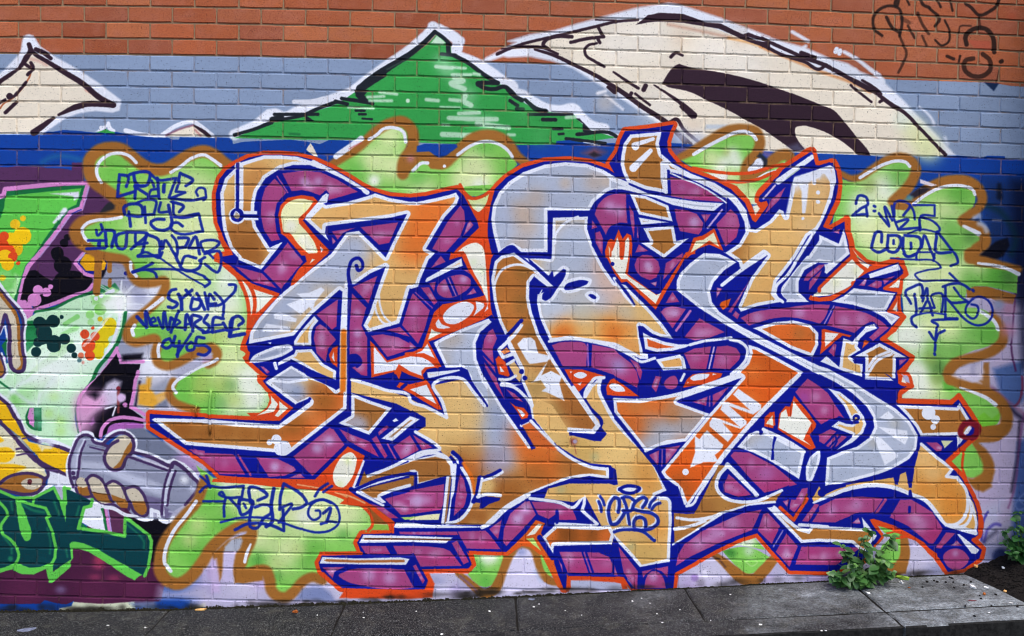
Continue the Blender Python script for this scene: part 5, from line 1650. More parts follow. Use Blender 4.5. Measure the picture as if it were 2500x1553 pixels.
F 80 45 100|-725,1040 33,-9 -5,-22 -13,-10 27,-9 -31,-37 -49,-37 -59,-47 -18,4 118,147
F 36 50 100|-718,953 18,14 14,-13 -23,-10
F 243 45 100|-1252,749 90,74 103,86 23,-9 60,-83 -170,-172
G 244 0 60 128 80|-1020,716
G 245 0 40 85 107|-1217,845
G 248 0 24 58 40|-1051,847
G 246 0 24 42 46|-1110,799
G 252 0 24 34 43|-1079,838
G 247 0 80 32 32|-1058,838
G 247 0 80 32 32|-1125,796
F 243 45 100|-1005,903 69,-31 96,-35 52,-84 -96,47 -74,40
G 244 0 60 99 47|-837,781
G 245 0 40 66 62|-988,856
G 246 0 43 18 15|-887,827
G 246 0 43 16 19|-937,857
G 252 0 43 16 13|-870,815
G 252 0 43 16 18|-924,844
F 243 45 100|-1451,742 118,-6 87,-42 11,-18 -60,-31 -86,-8
G 244 0 60 100 32|-1258,653
G 245 0 40 66 43|-1410,703
G 252 0 30 21 25|-1257,673
G 246 0 30 36 38|-1347,696
G 248 0 30 36 32|-1281,682
G 247 0 80 27 27|-1350,693
F 243 45 100|-1727,763 154,-5 63,-109 -134,1 -82,65 -62,72
G 244 0 60 128 43|-1578,672
G 245 0 40 85 58|-1772,740
G 248 0 21 27 37|-1618,707
G 252 0 21 23 29|-1689,729
S 243 54 100 11|-1548,754 69,-109
F 243 45 100|-1272,634 58,24 28,-23
G 244 0 60 40 7|-1198,635
G 245 0 40 27 9|-1259,646
G 252 0 23 11 11|-1227,642
G 246 0 23 11 11|-1210,644
G 246 0 23 11 11|-1243,641
F 243 23 100|-1815,782 88,-8 0,-23 1,-31
G 244 0 60 41 20|-1722,735
G 245 0 40 27 26|-1784,766
G 246 0 35 11 13|-1743,752
G 248 0 35 11 11|-1732,746
G 248 0 35 12 11|-1774,768
G 252 0 35 16 11|-1753,758
F 282 52 100 36 16|-701,371 13,25 73,2 92,-11 307,-6 18,0 -32,-12 -385,1 -61,-3
F 80 50 100|-441,369 243,7 200,146 41,14 56,-4 111,-17 65,-32 50,52 -3,-60 70,-69 -4,-9 -204,7 -55,-24 -26,-46 -206,-90 -198,5 29,-76 -18,-23 -67,156
F 243 45 100|-353,352 151,6 19,-14 66,-86 -184,2 -38,64
G 244 0 60 107 31|-178,281
G 245 0 40 71 41|-343,330
G 248 0 39 27 29|-219,313
G 248 0 39 22 35|-274,326
F 243 45 100|-614,348 256,4 10,-19 -266,0 -52,2 -5,13
G 244 0 60 148 6|-449,336
G 245 0 40 98 7|-674,343
G 252 0 43 11 11|-590,342
G 248 0 43 11 11|-510,343
G 248 0 43 11 11|-552,341
G 248 0 43 11 11|-531,341
F 243 45 100|-181,367 68,52 -19,-106
G 244 0 60 31 32|-121,330
G 245 0 40 21 43|-170,382
G 252 0 35 17 12|-145,351
G 252 0 35 21 16|-140,391
G 248 0 35 23 18|-140,357
F 243 45 100|-104,297 3,71 35,88 77,63 26,5 36,-75 -45,-52 -113,-121
G 244 0 60 82 75|30,325
G 245 0 40 55 100|-98,447
G 246 0 29 20 25|-9,446
G 246 0 29 24 19|-22,425
G 252 0 29 39 21|11,465
G 247 0 85 41 41|-28,424
G 247 0 85 41 41|17,485
F 243 45 100|48,520 88,-1 74,-13 65,-27 22,-55 -95,-2 -3,42 -57,-38 -55,23
G 244 0 60 112 30|252,434
G 245 0 40 75 40|78,481
G 252 0 50 31 20|200,467
s 36 54 100 20|-221,376 32,14 100,89 105,66 18,14
s 36 54 100 18|39,538 78,-8 93,-15 65,-25 54,63
S 36 54 100 18|339,558 -2,-46 -11,-37 85,-73 -14,-10 -213,9
S 80 54 100 18|188,468 1,-60
F 283 45 100|-80,244 99,103 54,74 51,-18 -22,-55 67,-110 50,-194 -19,9 -57,111 -39,73 -51,36 -56,4 -59,-33
F 284 50 100|24,331 63,69 24,-3 -41,-54
F 285 45 100|22,317 39,5 43,-69 -42,30
s 283 54 100 11/18/18/16|-85,230 59,52 56,3 74,-48
F 274 52 100 36 18|-887,284 22,44 251,-2 234,-7 -36,-32 -197,5
S 286 54 100 9|-857,305 243,3 220,-3
F 243 45 100|-877,268 134,1 26,-45 -132,-1
G 244 0 60 73 14|-748,230
G 245 0 40 49 19|-860,252
G 252 0 24 11 13|-771,247
G 252 0 24 15 11|-799,244
G 248 0 24 13 13|-812,249
G 252 0 24 14 14|-785,248
F 243 45 100|-702,270 89,1 92,-1 91,-9 37,-15 66,-82 -224,-5 -38,71 -23,-5 -66,-1
G 244 0 60 171 34|-429,194
G 245 0 40 114 46|-691,247
G 246 0 31 45 35|-460,230
G 252 0 31 32 23|-490,221
G 252 0 31 31 24|-571,237
F 243 45 100|-384,289 29,12 67,-114 -30,-14
G 244 0 60 43 39|-307,193
G 245 0 40 29 52|-374,256
G 248 0 36 11 11|-346,254
G 248 0 36 11 11|-323,217
F 80 50 100|-1101,170 13,43 476,7 23,-2 83,-139 -20,-44 -83,-1 -357,4
F 274 52 100 36 16|-1098,170 13,36 184,-7 237,9 52,-8 -19,-33 -224,0
S 287 68 100 14|-1060,188 159,-5 256,5
f 243 50 100|-995,107 41,23 145,17 169,-5! 54,-100! -23,-3 -267,14 -77,22
G 247 0 70 45 45|-717,95
G 247 0 70 45 45|-831,108
F 243 45 100|-1082,149 118,4 -54,-28 -9,-35
G 244 0 60 55 19|-987,108
G 245 0 40 36 25|-1070,138
G 246 0 42 24 21|-1018,128
G 246 0 42 24 22|-1037,130
F 243 45 100|-593,161 16,9 50,-87 -11,-18
G 244 0 60 29 32|-539,83
G 245 0 40 20 43|-585,135
G 246 0 36 11 11|-548,100
G 248 0 36 11 11|-545,93
G 252 0 36 11 11|-563,126
F 243 45 100|-747,522 130,1 1,-78 -43,-5
G 244 0 60 60 25|-620,454
G 245 0 40 40 34|-712,494
G 246 0 45 33 26|-682,494
G 248 0 45 22 29|-654,478
G 246 0 45 25 24|-639,472
F 243 45 100|-829,500 69,-20 83,-58 -46,-1
G 244 0 60 69 24|-701,428
G 245 0 40 46 33|-808,467
G 252 0 33 11 11|-738,451
G 252 0 33 11 11|-751,459
F 220 45 100|-542,143 252,7 18,23 -29,71 38,-34 16,-41 -42,-47 -230,7
F 220 91 100|-542,143 33,-59 -17,-51 -83,-1 -362,1 -120,91 18,-4 107,-100 -22,-37 380,-1 124,10 10,74 -31,59
s 220 54 100 18|-1093,225 219,2
F 254 52 100 36 20|470,2303 93,-42 94,-40 140,-24 140,-16 137,-5 -50,-43 -110,6 -117,21 -93,35 -117,30 -70,14 -46,1 -39,-14 -68,-57 -27,-49 -231,-5 5,-228 -143,-3 -51,29 -73,-45 -34,123 -11,69 8,78 31,70 54,61 77,52 114,44 115,17 116,-7 93,-30 63,-35
G 288 0 55 77 77|362,2279
G 288 0 55 77 77|41,2180
G 288 0 55 77 77|-50,2109
G 288 0 55 77 77|-2,2018
G 288 0 55 77 77|-46,1911
G 288 0 55 77 77|-27,2087
G 289 0 60 91 91|179,2160
G 289 0 60 91 91|-142,2084
G 290 0 50 45 45|431,2281
G 290 0 50 45 45|201,2266
F 227 52 100 36 18|135,2076 194,11 -4,-67 44,-118 48,-87 64,-87 60,-12 47,-46 81,-77 76,-81 66,-87 -65,8 -51,18 -47,36 -24,8 22,-152 28,-4 5,-27 -47,-1 -145,71 -62,8 -186,25 -105,-16 -34,73 -29,64 -15,83 3,55 37,19 55,6 -33,54 -164,121 176,-24 4,14
G 254 0 95 159 159|252,1977
G 254 0 95 159 159|231,1885
G 254 0 95 159 159|323,1910
G 254 0 95 159 159|186,1810
G 254 0 95 159 159|372,1768
G 254 0 95 159 159|420,1676
G 254 0 95 159 159|120,1648
G 291 0 80 91 91|167,1579
G 291 0 80 91 91|282,1605
G 291 0 80 91 91|98,1555
G 292 0 70 91 91|442,1723
G 292 0 70 91 91|417,1815
G 292 0 70 91 91|506,1632
G 293 0 80 91 91|216,1456
G 293 0 80 91 91|470,1470
G 293 0 80 91 91|486,1461
G 293 0 80 91 91|554,1517
G 294 0 70 54 54|216,1442
G 294 0 70 54 54|184,1432
G 294 0 70 54 54|486,1447
G 295 0 60 68 68|306,1559
G 295 0 60 68 68|530,1572
G 295 0 60 68 68|577,1555
G 296 0 70 77 77|694,1474
G 296 0 70 77 77|646,1565
G 297 0 70 64 64|580,1379
G 297 0 70 64 64|650,1334
S 80 54 100 18|338,2099 -210,-4 -9,-226
s 36 54 100 14|151,1938 0,37 26,47 50,42 46,20
s 80 54 100 18|-165,1863 82,50 51,-43 148,-4
s 80 54 100 18|-50,1874 87,-12 83,-3
S 36 68 100 18|480,1751 62,-95 48,-50
s 80 68 100 9/18/9|490,1742 52,-59 52,-73
F 80 50 100|118,1749 -164,121 86,-127 -3,-88 36,1 5,18 83,11 -10,9
F 80 50 100|44,1734 -18,-19 6,-69 20,-92 49,-119 28,-45 91,-155 24,-50 80,-92 -19,37 -95,118 -67,133 -14,18 -48,110 -25,91 4,60 54,29
s 80 54 100 27/32/36|342,2095 7,-92 43,-92
s 80 54 100 32/23/20|368,1934 48,-73 64,-91
f 80 52 100 36 18|113,1744! 46,42 41,29 28,-13 0,-42 -17,-37 -32,-47 -40,-56 -37,-17 -30,16 -3,37 18,32! 27,10
f 80 52 100 36 18|184,1686! 17,37 55,26 65,6 35,-15 -7,-28 -50,-29 -55,-17 -42,2
f 80 52 100 36 18|320,1661 21,18 42,-8 19,-27 -18,-26 -38,8
F 80 50 100|1,1857 117,-99 22,28 20,-92 -82,-33 9,18
F 80 50 100|48,1784 74,-35 20,-50 -65,17
F 298 52 100 36 18|-178,1830 36,33 69,18 28,-20 83,-59 108,-101 -32,-5 -75,56 -24,-33 -1,-83 15,-73 44,-124 85,-141 76,-113 76,-101 100,-139 -27,-40 -139,7 -86,-75 -104,137 -30,110 -43,91 -1,65 -77,146 -9,32 -43,86 -30,110 -16,119
G 299 0 70 91 91|-90,1759
G 299 0 70 91 91|-110,1597
G 299 0 70 91 91|-62,1483
G 300 0 50 68 68|-18,1599
G 300 0 50 68 68|-21,1783
G 300 0 50 68 68|31,1462
G 301 0 95 136 136|60,1135
G 301 0 95 136 136|38,1066
G 301 0 95 136 136|109,975
G 301 0 95 136 136|179,930
G 301 0 95 136 136|-47,1207
G 302 0 90 91 91|268,1115
G 302 0 90 91 91|316,1001
G 302 0 90 91 91|246,1046
G 302 0 90 91 91|341,941
G 303 0 50 68 68|60,1149
G 303 0 50 68 68|155,1012
s 36 54 100 14|-180,1688 17,55 27,42 45,24 60,6 70,-26
F 36 68 100|-46,1382 32,33 41,5 23,-18 20,-68 60,-13 14,-9 -40,-47 -54,-83 -14,-10 51,14 28,-41 -23,-19 33,-8 93,-43 -20,62 -9,32 13,38 -5,4 -56,27 -36,-14 21,64 -101,-15 -23,27
F 304 68 100|91,1214 35,84 33,-32 -27,-33
s 80 54 100 20|-115,1413 45,47 45,51
S 36 54 100 20|-25,1484 -40,-56 -81,-80 23,-41 55,20 -24,59 76,-146
F 305 50 100|-133,1339 28,24 23,-23 -36,-17
F 220 50 100|-164,1297 18,19 38,-36 24,-69 -9,-9 -51,13
F 36 50 100|-140,1261 26,-32 -21,-2
F 306 50 100|-94,1271 31,19 48,-68 -13,-51 -24,27
S 36 54 100 16|-99,1269 36,23
s 36 54 100 16|-139,1187 51,1 36,19
S 80 36 100 27|-20,1231
S 80 36 100 27|-1,1196
F 243 45 100|-181,1463 24,-51 -24,-60 8,-78 -65,68 12,65 23,41
G 244 0 60 38 57|-168,1320
G 245 0 40 25 76|-228,1413
G 252 0 24 26 22|-194,1326
G 252 0 24 21 14|-196,1397
G 252 0 24 27 22|-196,1417
F 243 45 100|-233,1315 65,-59 15,-78 44,-101 -48,68 -33,55 -28,50
G 244 0 60 55 73|-138,1120
G 245 0 40 36 97|-224,1238
G 246 0 26 13 18|-157,1174
G 252 0 26 13 11|-179,1215
S 80 54 100 14|-233,1301 75,-96
F 243 45 100|-101,1133 46,-23 47,-45 -51,18
G 244 0 60 42 21|-28,1074
G 245 0 40 28 28|-93,1107
G 252 0 37 11 11|-33,1082
G 248 0 37 11 11|-71,1109
F 220 50 100|-81,1064 32,-23 46,-8 26,-32 -6,-23 -32,-8 -29,48
F 36 50 100|-42,1028 26,-9 21,-23 -16,-14
s 36 54 100 18|-129,1157 64,-10 56,-41 43,-54 17,-69
F 36 50 100|-144,1192 42,-18 46,-13 37,0 -41,-9 -65,3
F 227 50 100|54,974 -10,55 26,56 84,-36 90,-137 5,-28 134,16 27,42 -79,158 29,58 50,47 -4,-60 34,-82 55,-96 0,13 94,-109 81,-73 72,-110 39,-97 -60,-19 14,-16 65,-15 11,-70 -2,-162 -2,-107 -149,-33 -57,68 -94,101 -15,-51 -153,276 0,-10 -60,-33 -162,19 22,54 115,29 247,3 -1,69 -21,32 -111,8 -80,33 -107,66
G 307 0 70 136 136|157,860
G 307 0 70 136 136|436,818
G 307 0 70 136 136|544,796
G 307 0 70 136 136|593,705
G 308 0 60 91 91|274,816
G 308 0 60 91 91|343,794
G 308 0 60 91 91|255,571
G 308 0 60 91 91|647,261
G 308 0 60 91 91|718,239
G 309 0 60 91 91|662,705
G 309 0 60 91 91|687,613
G 309 0 60 91 91|690,447
G 309 0 60 91 91|738,378
G 310 0 50 32 32|390,771
G 310 0 50 32 32|209,589
G 310 0 50 32 32|601,279
s 80 54 100 20|296,1125 66,-91 62,-78 -32,-46
F 80 50 100|251,905 132,-9 27,51 19,-5 -2,-13 28,-32 -34,-40 -42,2 -125,30
S 36 54 100 18|244,912 139,-7 27,37 -143,210
S 36 54 100 16|333,1098 32,56 50,47
s 80 54 100 20|319,1116 36,56 41,38
s 36 54 100 20|415,1201 -9,-60 34,-78 55,-92 94,-100 81,-73 72,-110 39,-92!
S 36 54 100 18|781,596 -60,-26
F 80 50 100|495,980 -1,33 95,-114 71,-83 24,-18 62,-82 29,-60 25,-83 -51,-5 41,23 -68,124 -71,83 -71,82
F 80 50 100|424,1210 52,-54 19,-176 -1,28 -1,65 -30,41 -20,36
F 80 50 100|470,721 30,-13 9,-9 11,-79 -19,-4 -25,8
g 311 0 80 23 23|273,853
S 312 68 100 23|280,853
S 313 45 60 5|278,830 10,-46
s 36 54 100 18|744,549 56,-8 11,-70 -2,-162 -2,-104! -149,-34! -57,66 -94,96
F 314 52 100 36 20|107,325 77,70 232,-7 65,10 26,-51 -15,-55 -315,-13 -8,-64
G 315 0 80 68 68|259,340
G 315 0 80 68 68|398,342
G 315 0 80 68 68|213,349
G 316 0 80 54 54|158,348
G 316 0 80 54 54|145,274
G 316 0 80 54 54|454,333
s 80 54 100 29/29|96,324 73,-109
F 80 50 100|173,265 335,18 9,23 22,-185 -28,-9 -257,4 -3,-71 -18,-1 -54,138
F 243 45 100|206,247 120,1 41,-115 -113,-1
G 244 0 60 72 35|337,150
G 245 0 40 48 47|224,207
G 248 0 23 28 38|268,196
G 252 0 23 22 42|262,213
G 246 0 23 45 39|251,223
F 243 45 100|358,246 65,-1 56,-23 19,-36 1,-51 -99,-1
G 244 0 60 63 34|485,155
G 245 0 40 42 46|387,211
G 248 0 26 44 38|472,178
F 243 45 100|202,203 19,-29 5,-38
G 244 0 60 10 21|224,147
G 245 0 40 7 27|207,181
G 246 0 20 11 11|219,163
G 246 0 20 11 11|215,174
S 317 54 100 9|342,244 39,-106
F 220 68 100|250,123 14,-18 247,2 56,-4 19,-55 -32,-3 -5,30 -38,9 -242,7 5,-46 -28,0
F 318 136 100|273,89 97,3 142,-17 32,0 10,-28 -42,-5 -233,7
F 80 50 100|507,333 28,-45 114,-120 158,30 30,-148 -232,-2 -48,73 -33,9
F 243 45 100|531,278 109,-133 -3,-97 -14,5 -61,82
G 244 0 60 48 70|632,51
G 245 0 40 32 93|555,166
G 252 0 33 22 16|607,106
G 246 0 33 18 16|595,134
G 248 0 33 15 20|615,95
G 246 0 33 15 16|587,147
F 243 45 100|663,145 144,30 -3,-61 -34,33 -46,13 -37,-28 -18,-23
G 244 0 60 65 20|776,118
G 245 0 40 43 26|674,149
G 246 0 18 14 16|731,140
G 248 0 18 21 15|755,140
f 243 50 100|677,53! 10,56 32,37 33,-4 33,-42 10,-46!
G 247 0 70 32 32|725,114
F 243 45 100|510,176 19,-55 -18,0
G 244 0 60 8 17|523,120
G 245 0 40 6 22|509,148
G 248 0 18 11 11|519,131
G 246 0 18 11 11|515,144
G 246 0 18 11 11|518,134
F 319 68 100|581,112 23,-36 15,-19 -33,37
F 320 52 100 36 20|516,2329 -13,46 2,46 12,70 36,51 172,18 -13,-65 15,-55 66,-54 94,-48 141,-53 118,-71 57,-73 26,-101 28,-4 78,52 51,62 23,-9 15,-32 13,65 21,121 4,28 142,55 0,4 56,20 33,-18 8,-74 -24,-93 -40,-113 -27,-56 -62,-43 -68,-122 -101,-133 -12,-65 43,-45 -136,-26 -92,-34 -15,27 67,159 91,127 -19,14 -120,-91 -105,-95 -19,14 60,47 55,25 -10,46 -85,54 5,-5 78,53 36,66 -8,55 -32,64 -47,50 -132,76 -141,61 -75,17 -24,41 2,-78 20,-83 -121,18 -103,39
G 227 0 97 136 136|1360,2047
G 227 0 97 136 136|1452,2119
G 227 0 97 136 136|1521,2213
G 227 0 97 136 136|1546,2121
G 227 0 97 136 136|1314,1977
G 227 0 97 136 136|1431,1979
G 227 0 97 136 136|1294,1809
G 227 0 97 136 136|1273,1693
G 227 0 97 136 136|1340,1833
G 227 0 97 136 136|1227,1622
G 227 0 97 136 136|1456,1910
G 36 0 90 59 59|1518,2334
G 36 0 90 59 59|1588,2349
G 36 0 90 59 59|1463,2295
G 36 0 90 59 59|1641,2378
G 321 0 80 91 91|1624,2285
G 321 0 80 91 91|1617,2169
G 321 0 80 91 91|1547,2051
G 322 0 60 68 68|1274,1660
G 322 0 60 68 68|1319,1740
s 36 54 100 32/18|1528,2325 -6,-186
S 36 36 100 18|1518,2102
F 36 113 100|1464,2330 140,45 56,15 22,-43 3,-56 -19,18 -33,37 -28,-29 0,9 -39,-14 -19,-15 -5,-83 -11,-80 -14,0 -9,116 -17,37 -19,-10 -12,-75 -22,-84 -19,-5 13,61
S 36 54 100 20|1575,2326 5,-28
s 36 54 100 18|1632,2364 34,-36 10,-65 -8,-70
S 36 36 100 23|1601,2196
S 36 36 100 23|1600,2247
s 323 68 70 11|1614,2327 14,19 19,-19
s 80 54 100 11/16|1693,2394 15,-84 -26,-107 -45,-108 -27,-52
S 36 54 100 27/20|575,2485 104,35
S 36 36 100 41|583,2476
S 36 54 100 43/25|573,2358 93,97
F 80 50 100|461,2272 55,39 24,-32 103,-39 126,-23 121,-25 182,-17 27,33 53,-54 34,-78 6,-51 -27,-56 -83,-57 -80,30 -121,-30 -59,-42 -93,-17 -29,27 -94,68 -35,-83 -12,-89 -90,63 -39,119 -86,67 7,88 45,80 75,34
F 254 52 100 36 18|442,2309 121,-48 94,-40 140,-24 140,-16 137,-5 -50,-43 -110,6 -117,21 -93,35 -117,30 -70,14 -74,1
S 36 54 100 20|442,2309 98,-37
F 324 50 100|452,2281 46,-17 -27,-19 -19,0
F 243 45 100|776,2317 98,-21 108,-49 92,-63 -184,9 -103,15
G 244 0 60 133 42|987,2194
G 245 0 40 89 56|779,2259
G 246 0 25 23 29|930,2239
G 252 0 25 38 27|904,2234
G 248 0 25 28 24|843,2257
S 80 54 100 20|766,2344 7,-129
S 36 54 100 18|749,2381 8,-153
s 36 45 100 9|780,2335 61,-26 94,-35 94,-53 62,-41
F 320 52 100 36 16|557,2217 86,-10 127,-50 25,-87 -187,35
F 325 52 100 36 14|608,2087 163,-22 -148,-16
F 320 52 100 36 18|635,2029 167,18 16,-85 67,17 -133,-111 -127,80 49,6
f 243 50 100|365,2100! 18,51 45,47 44,16 64,4! 2,-73 8,-90! -48,1 -23,-9 -20,-10 -27,-47!
G 247 0 70 41 41|501,2121
G 247 0 70 41 41|448,2143
F 243 45 100|352,2067 29,-38 -30,-10
G 244 0 60 14 15|370,2021
G 245 0 40 9 20|349,2045
G 252 0 19 11 11|359,2042
G 248 0 19 11 11|359,2045
F 243 45 100|370,1998 25,10 19,-41 -3,-88 -36,64
G 244 0 60 20 39|407,1914
G 245 0 40 13 52|375,1978
G 246 0 27 13 11|395,1945
G 248 0 27 13 11|394,1959
G 252 0 27 11 11|400,1933
G 246 0 27 13 13|400,1921
F 243 45 100|554,2152 24,-34 8,-64 -3,-79 -18,83
G 244 0 60 14 54|583,2009
G 245 0 40 9 72|560,2098
G 246 0 25 11 11|569,2096
G 246 0 25 11 11|576,2048
G 252 0 25 11 11|573,2064
F 243 45 100|600,2049 10,-73 -9,0
G 244 0 60 4 22|607,1974
G 245 0 40 3 30|600,2011
G 248 0 31 11 11|604,1990
G 252 0 31 11 11|604,1997
F 243 45 100|806,2139 66,-5 57,-20 36,-48 -7,-41 -18,-24 -103,17 -22,64
G 244 0 60 71 43|938,2024
G 245 0 40 47 57|827,2092
G 248 0 29 32 35|907,2068
G 252 0 29 45 45|924,2060
G 247 0 70 32 32|916,2070
F 243 45 100|952,2112 54,2 -28,-45
G 244 0 60 24 13|995,2083
G 245 0 40 16 18|957,2105
G 246 0 23 11 11|970,2099
G 246 0 23 18 16|969,2093
S 326 54 100 11|991,2039 77,101
F 243 45 100|1115,2146 38,-34 15,-55 -18,-65 -59,-55 -54,122
G 244 0 60 59 63|1159,1978
G 245 0 40 39 84|1066,2081
G 246 0 19 48 49|1121,2082
F 243 45 100|611,1941 52,-36 -70,-10
G 244 0 60 31 14|644,1898
G 245 0 40 21 19|595,1920
G 248 0 31 14 11|636,1914
G 252 0 31 16 14|626,1914
F 243 45 100|590,1827 13,38 32,19 47,-4 38,-32 11,-41 -19,-46 -37,-16 -47,18 -30,32
G 244 0 60 63 42|700,1770
G 245 0 40 42 56|601,1837
G 246 0 39 31 32|665,1809
G 246 0 39 21 24|677,1805
G 247 0 80 27 27|664,1829
F 243 45 100|762,1840 92,57 0,-27 -59,-71 -46,-52
G 244 0 60 48 45|836,1780
G 245 0 40 32 60|760,1852
G 246 0 34 13 16|794,1821
G 246 0 34 13 18|802,1836
F 243 45 100|680,1730 35,7 -7,-26
G 244 0 60 16 8|712,1717
G 245 0 40 10 11|687,1730
G 246 0 34 11 11|699,1728
G 246 0 34 11 11|695,1726
G 248 0 34 11 11|702,1726
G 246 0 34 11 11|709,1725
F 80 50 100|1238,2040 27,38 31,102 -28,14 9,28 78,85 9,-14 103,40 -23,-38 -45,-99 -78,-99
F 243 45 100|1419,2273 -34,-72 -83,-85 41,89
G 244 0 60 53 47|1399,2145
G 245 0 40 36 62|1314,2221
G 252 0 31 11 11|1358,2197
G 252 0 31 12 11|1372,2208
G 252 0 31 11 11|1380,2225
G 248 0 31 11 11|1350,2181
S 327 54 100 11|1360,2281 -62,-73
F 220 45 100|1074,2300 71,-26 71,-72 39,-83 19,24 -15,32 23,10 33,10 10,-23 -69,-97 -19,11 -44,97 -61,54
F 328 68 100|1236,2165 28,5 14,-18 -23,-38
F 80 50 100|1345,2307 213,167 28,-27 -13,-42 -102,-44 -88,-81
S 36 54 100 34/27|1378,2303 185,139
S 329 54 100 5|1425,2322 92,72
s 220 54 100 23|1259,2193 4,33 68,80 51,62 87,62 98,56 34,-85 86,24 22,-45
s 220 54 100 18|901,2366 102,-16 117,-9 117,9 93,30 70,18
s 220 54 100 18|1060,2300 108,-4 93,16 93,41
F 330 68 100|980,2340 117,-7 -4,-28 -33,0
s 80 54 100 16|1503,2384 101,5 0,0 56,18
F 220 45 100|442,1958 -17,-60 5,-36 7,-1 43,-82 38,-50 32,5 161,-151 166,301 47,10 -1,19 -51,-11 -140,-234 -23,0 -155,108 12,111 7,-22 3,73 -8,51 -23,11 -23,-31 -24,51 -22,-61 -20,9
F 331 45 100|468,1904 24,72 12,-30 2,-74 25,1 6,87 15,19 8,-23 -5,-92 -15,-84 19,-18 155,-99 25,14 -29,-61 -160,132 -30,-1 -50,64 -19,55 -3,23
S 220 54 100 20|516,1960 3,-96 1,3
F 332 45 100|438,1949 23,-4 1,-78 -28,8
F 333 50 100|445,1926 10,-14 -4,-46
S 80 36 100 23|468,1830
F 220 45 100|873,1871 40,111 51,15 64,41 51,-124 -77,33 -65,-25 -55,-51 -9,-6 -24,37
F 334 50 100|898,1901 29,65 42,8 55,41 32,-79 -55,34 -59,-43
F 80 45 100|951,1909 112,-3 99,-53 5,-23 -27,-15 42,1 -143,-114 21,-101 132,-86 180,-94 165,-72 87,-35 181,-72 264,-14 -2,-136 101,-105 40,-84 -8,-84 -27,-75 -8,-65 -43,32 -33,-15 -8,-56 -29,37 -226,-49 -173,-54 -44,97 6,149 136,16 117,62 27,75 -78,120 -190,109 -64,45 -331,153 -142,81 -189,107 -95,100 8,84
F 254 52 100 36 18|970,1900 89,-3 61,-27 33,-17 -69,-48 -55,-66 -18,-51 11,-56 43,-54 118,-77 165,-81 166,-80 111,-50 47,-13 133,-67 10,-5 119,-73 119,-68 87,-73 47,-79 -4,-70 -44,-61 -79,-48 -94,-38 -141,-39 -93,-25 -61,-22 3,86 5,89 73,31 93,32 70,52 25,56 -8,56 -39,60 -77,69 -95,59 -95,45 0,-5 -159,81 -189,90 -189,103 -141,86 -95,72 -28,22 -1,51 18,42 55,57
G 335 0 60 59 59|945,1756
G 335 0 60 59 59|1089,1546
G 335 0 60 59 59|921,1802
G 335 0 60 59 59|2011,816
G 335 0 60 59 59|1778,697
G 335 0 60 59 59|2056,934
G 336 0 50 45 45|2055,976
G 336 0 50 45 45|1939,871
G 336 0 50 45 45|1231,1446
F 36 68 100|1965,1007 51,40 35,-34 -25,-17
F 36 68 100|1961,958 163,-19 8,-37 -18,-40 -67,39
F 36 68 100|1934,909 47,-14 96,-92 -4,-14 -70,-43 -40,93
F 80 50 100|1172,1825 14,-13 -110,-95 -9,9 -28,-24 -5,42 59,66
F 80 50 100|1081,1712 216,162 -68,-113 -67,-154 20,-27 -14,-38 -33,14 -70,35 -30,74
s 36 54 100 20|1076,1726 101,81 134,91
F 243 45 100|1236,1766 -125,-188 19,-4 95,173
G 244 0 60 58 57|1216,1601
G 245 0 40 38 76|1124,1694
G 252 0 43 11 11|1186,1685
G 252 0 43 11 11|1167,1654
G 252 0 43 11 11|1177,1669
F 243 45 100|1137,1560 16,24 24,-18 -13,-26
G 244 0 60 18 13|1170,1547
G 245 0 40 12 18|1142,1569
G 248 0 22 11 11|1155,1571
G 248 0 22 11 11|1159,1564
F 337 50 100|1126,1653 -15,-47 -28,-17 -19,26 9,18
F 243 45 100|1048,1712 28,-7 -29,-49
G 244 0 60 14 17|1067,1672
G 245 0 40 9 22|1045,1699
G 246 0 46 11 11|1059,1703
G 246 0 46 11 11|1054,1679
G 248 0 46 11 11|1058,1697
G 248 0 46 11 11|1052,1674
F 243 45 100|739,1572 23,23 46,10 70,-15 -72,-107
G 244 0 60 63 37|841,1527
G 245 0 40 42 49|742,1586
G 252 0 25 28 46|784,1568
G 252 0 25 56 34|803,1572
G 246 0 25 50 28|794,1565
G 247 0 70 27 27|818,1568
S 338 54 100 14|827,1471 75,108
F 243 45 100|872,1435 82,106 141,-74 -97,-37 -65,-12
G 244 0 60 101 37|1038,1416
G 245 0 40 67 49|880,1475
G 252 0 29 35 44|949,1454
G 248 0 29 53 31|967,1452
G 246 0 29 53 30|1001,1466
F 243 45 100|802,1684 38,-55 -74,-8
G 244 0 60 34 19|825,1623
G 245 0 40 22 25|773,1653
G 246 0 43 16 16|804,1646
f 243 50 100|1182,1547! 46,24 187,34 203,25 61,-2! -31,-77 -23,-28! -68,17 -94,15 -94,-7 -139,-42!
G 247 0 60 41 41|1276,1549
G 247 0 60 41 41|1509,1581
f 243 50 100|1710,1622! 97,-17 95,-26 66,-36 44,-36! -89,-74! -24,20! 61,48 -34,37 -70,-30 -37,-33! -81,22 -75,17!
G 339 0 60 45 45|1761,1539
G 339 0 60 45 45|1855,1550
S 340 54 100 7|1701,1622 -52,-99
F 80 50 100|1899,1453 -42,-10 55,71 48,-8
F 341 52 100 36 18|1253,1491 117,36 107,12 95,-22 45,-45 1,-66 -31,-67 -121,42 -180,96
G 342 0 70 54 54|1300,1494
G 342 0 70 54 54|1601,1467
G 342 0 70 54 54|1512,1465
F 80 50 100|615,1491 28,0 52,-50 51,-22 112,-12 140,21 106,34 81,-40 33,-41 -8,-65 -46,-57 -73,-56 -88,-30 -130,-39 -241,-59 -148,-2 -11,64 157,54 17,97 60,19 43,-64 134,12 -10,83 -200,-27 0,28 -29,14 -20,73
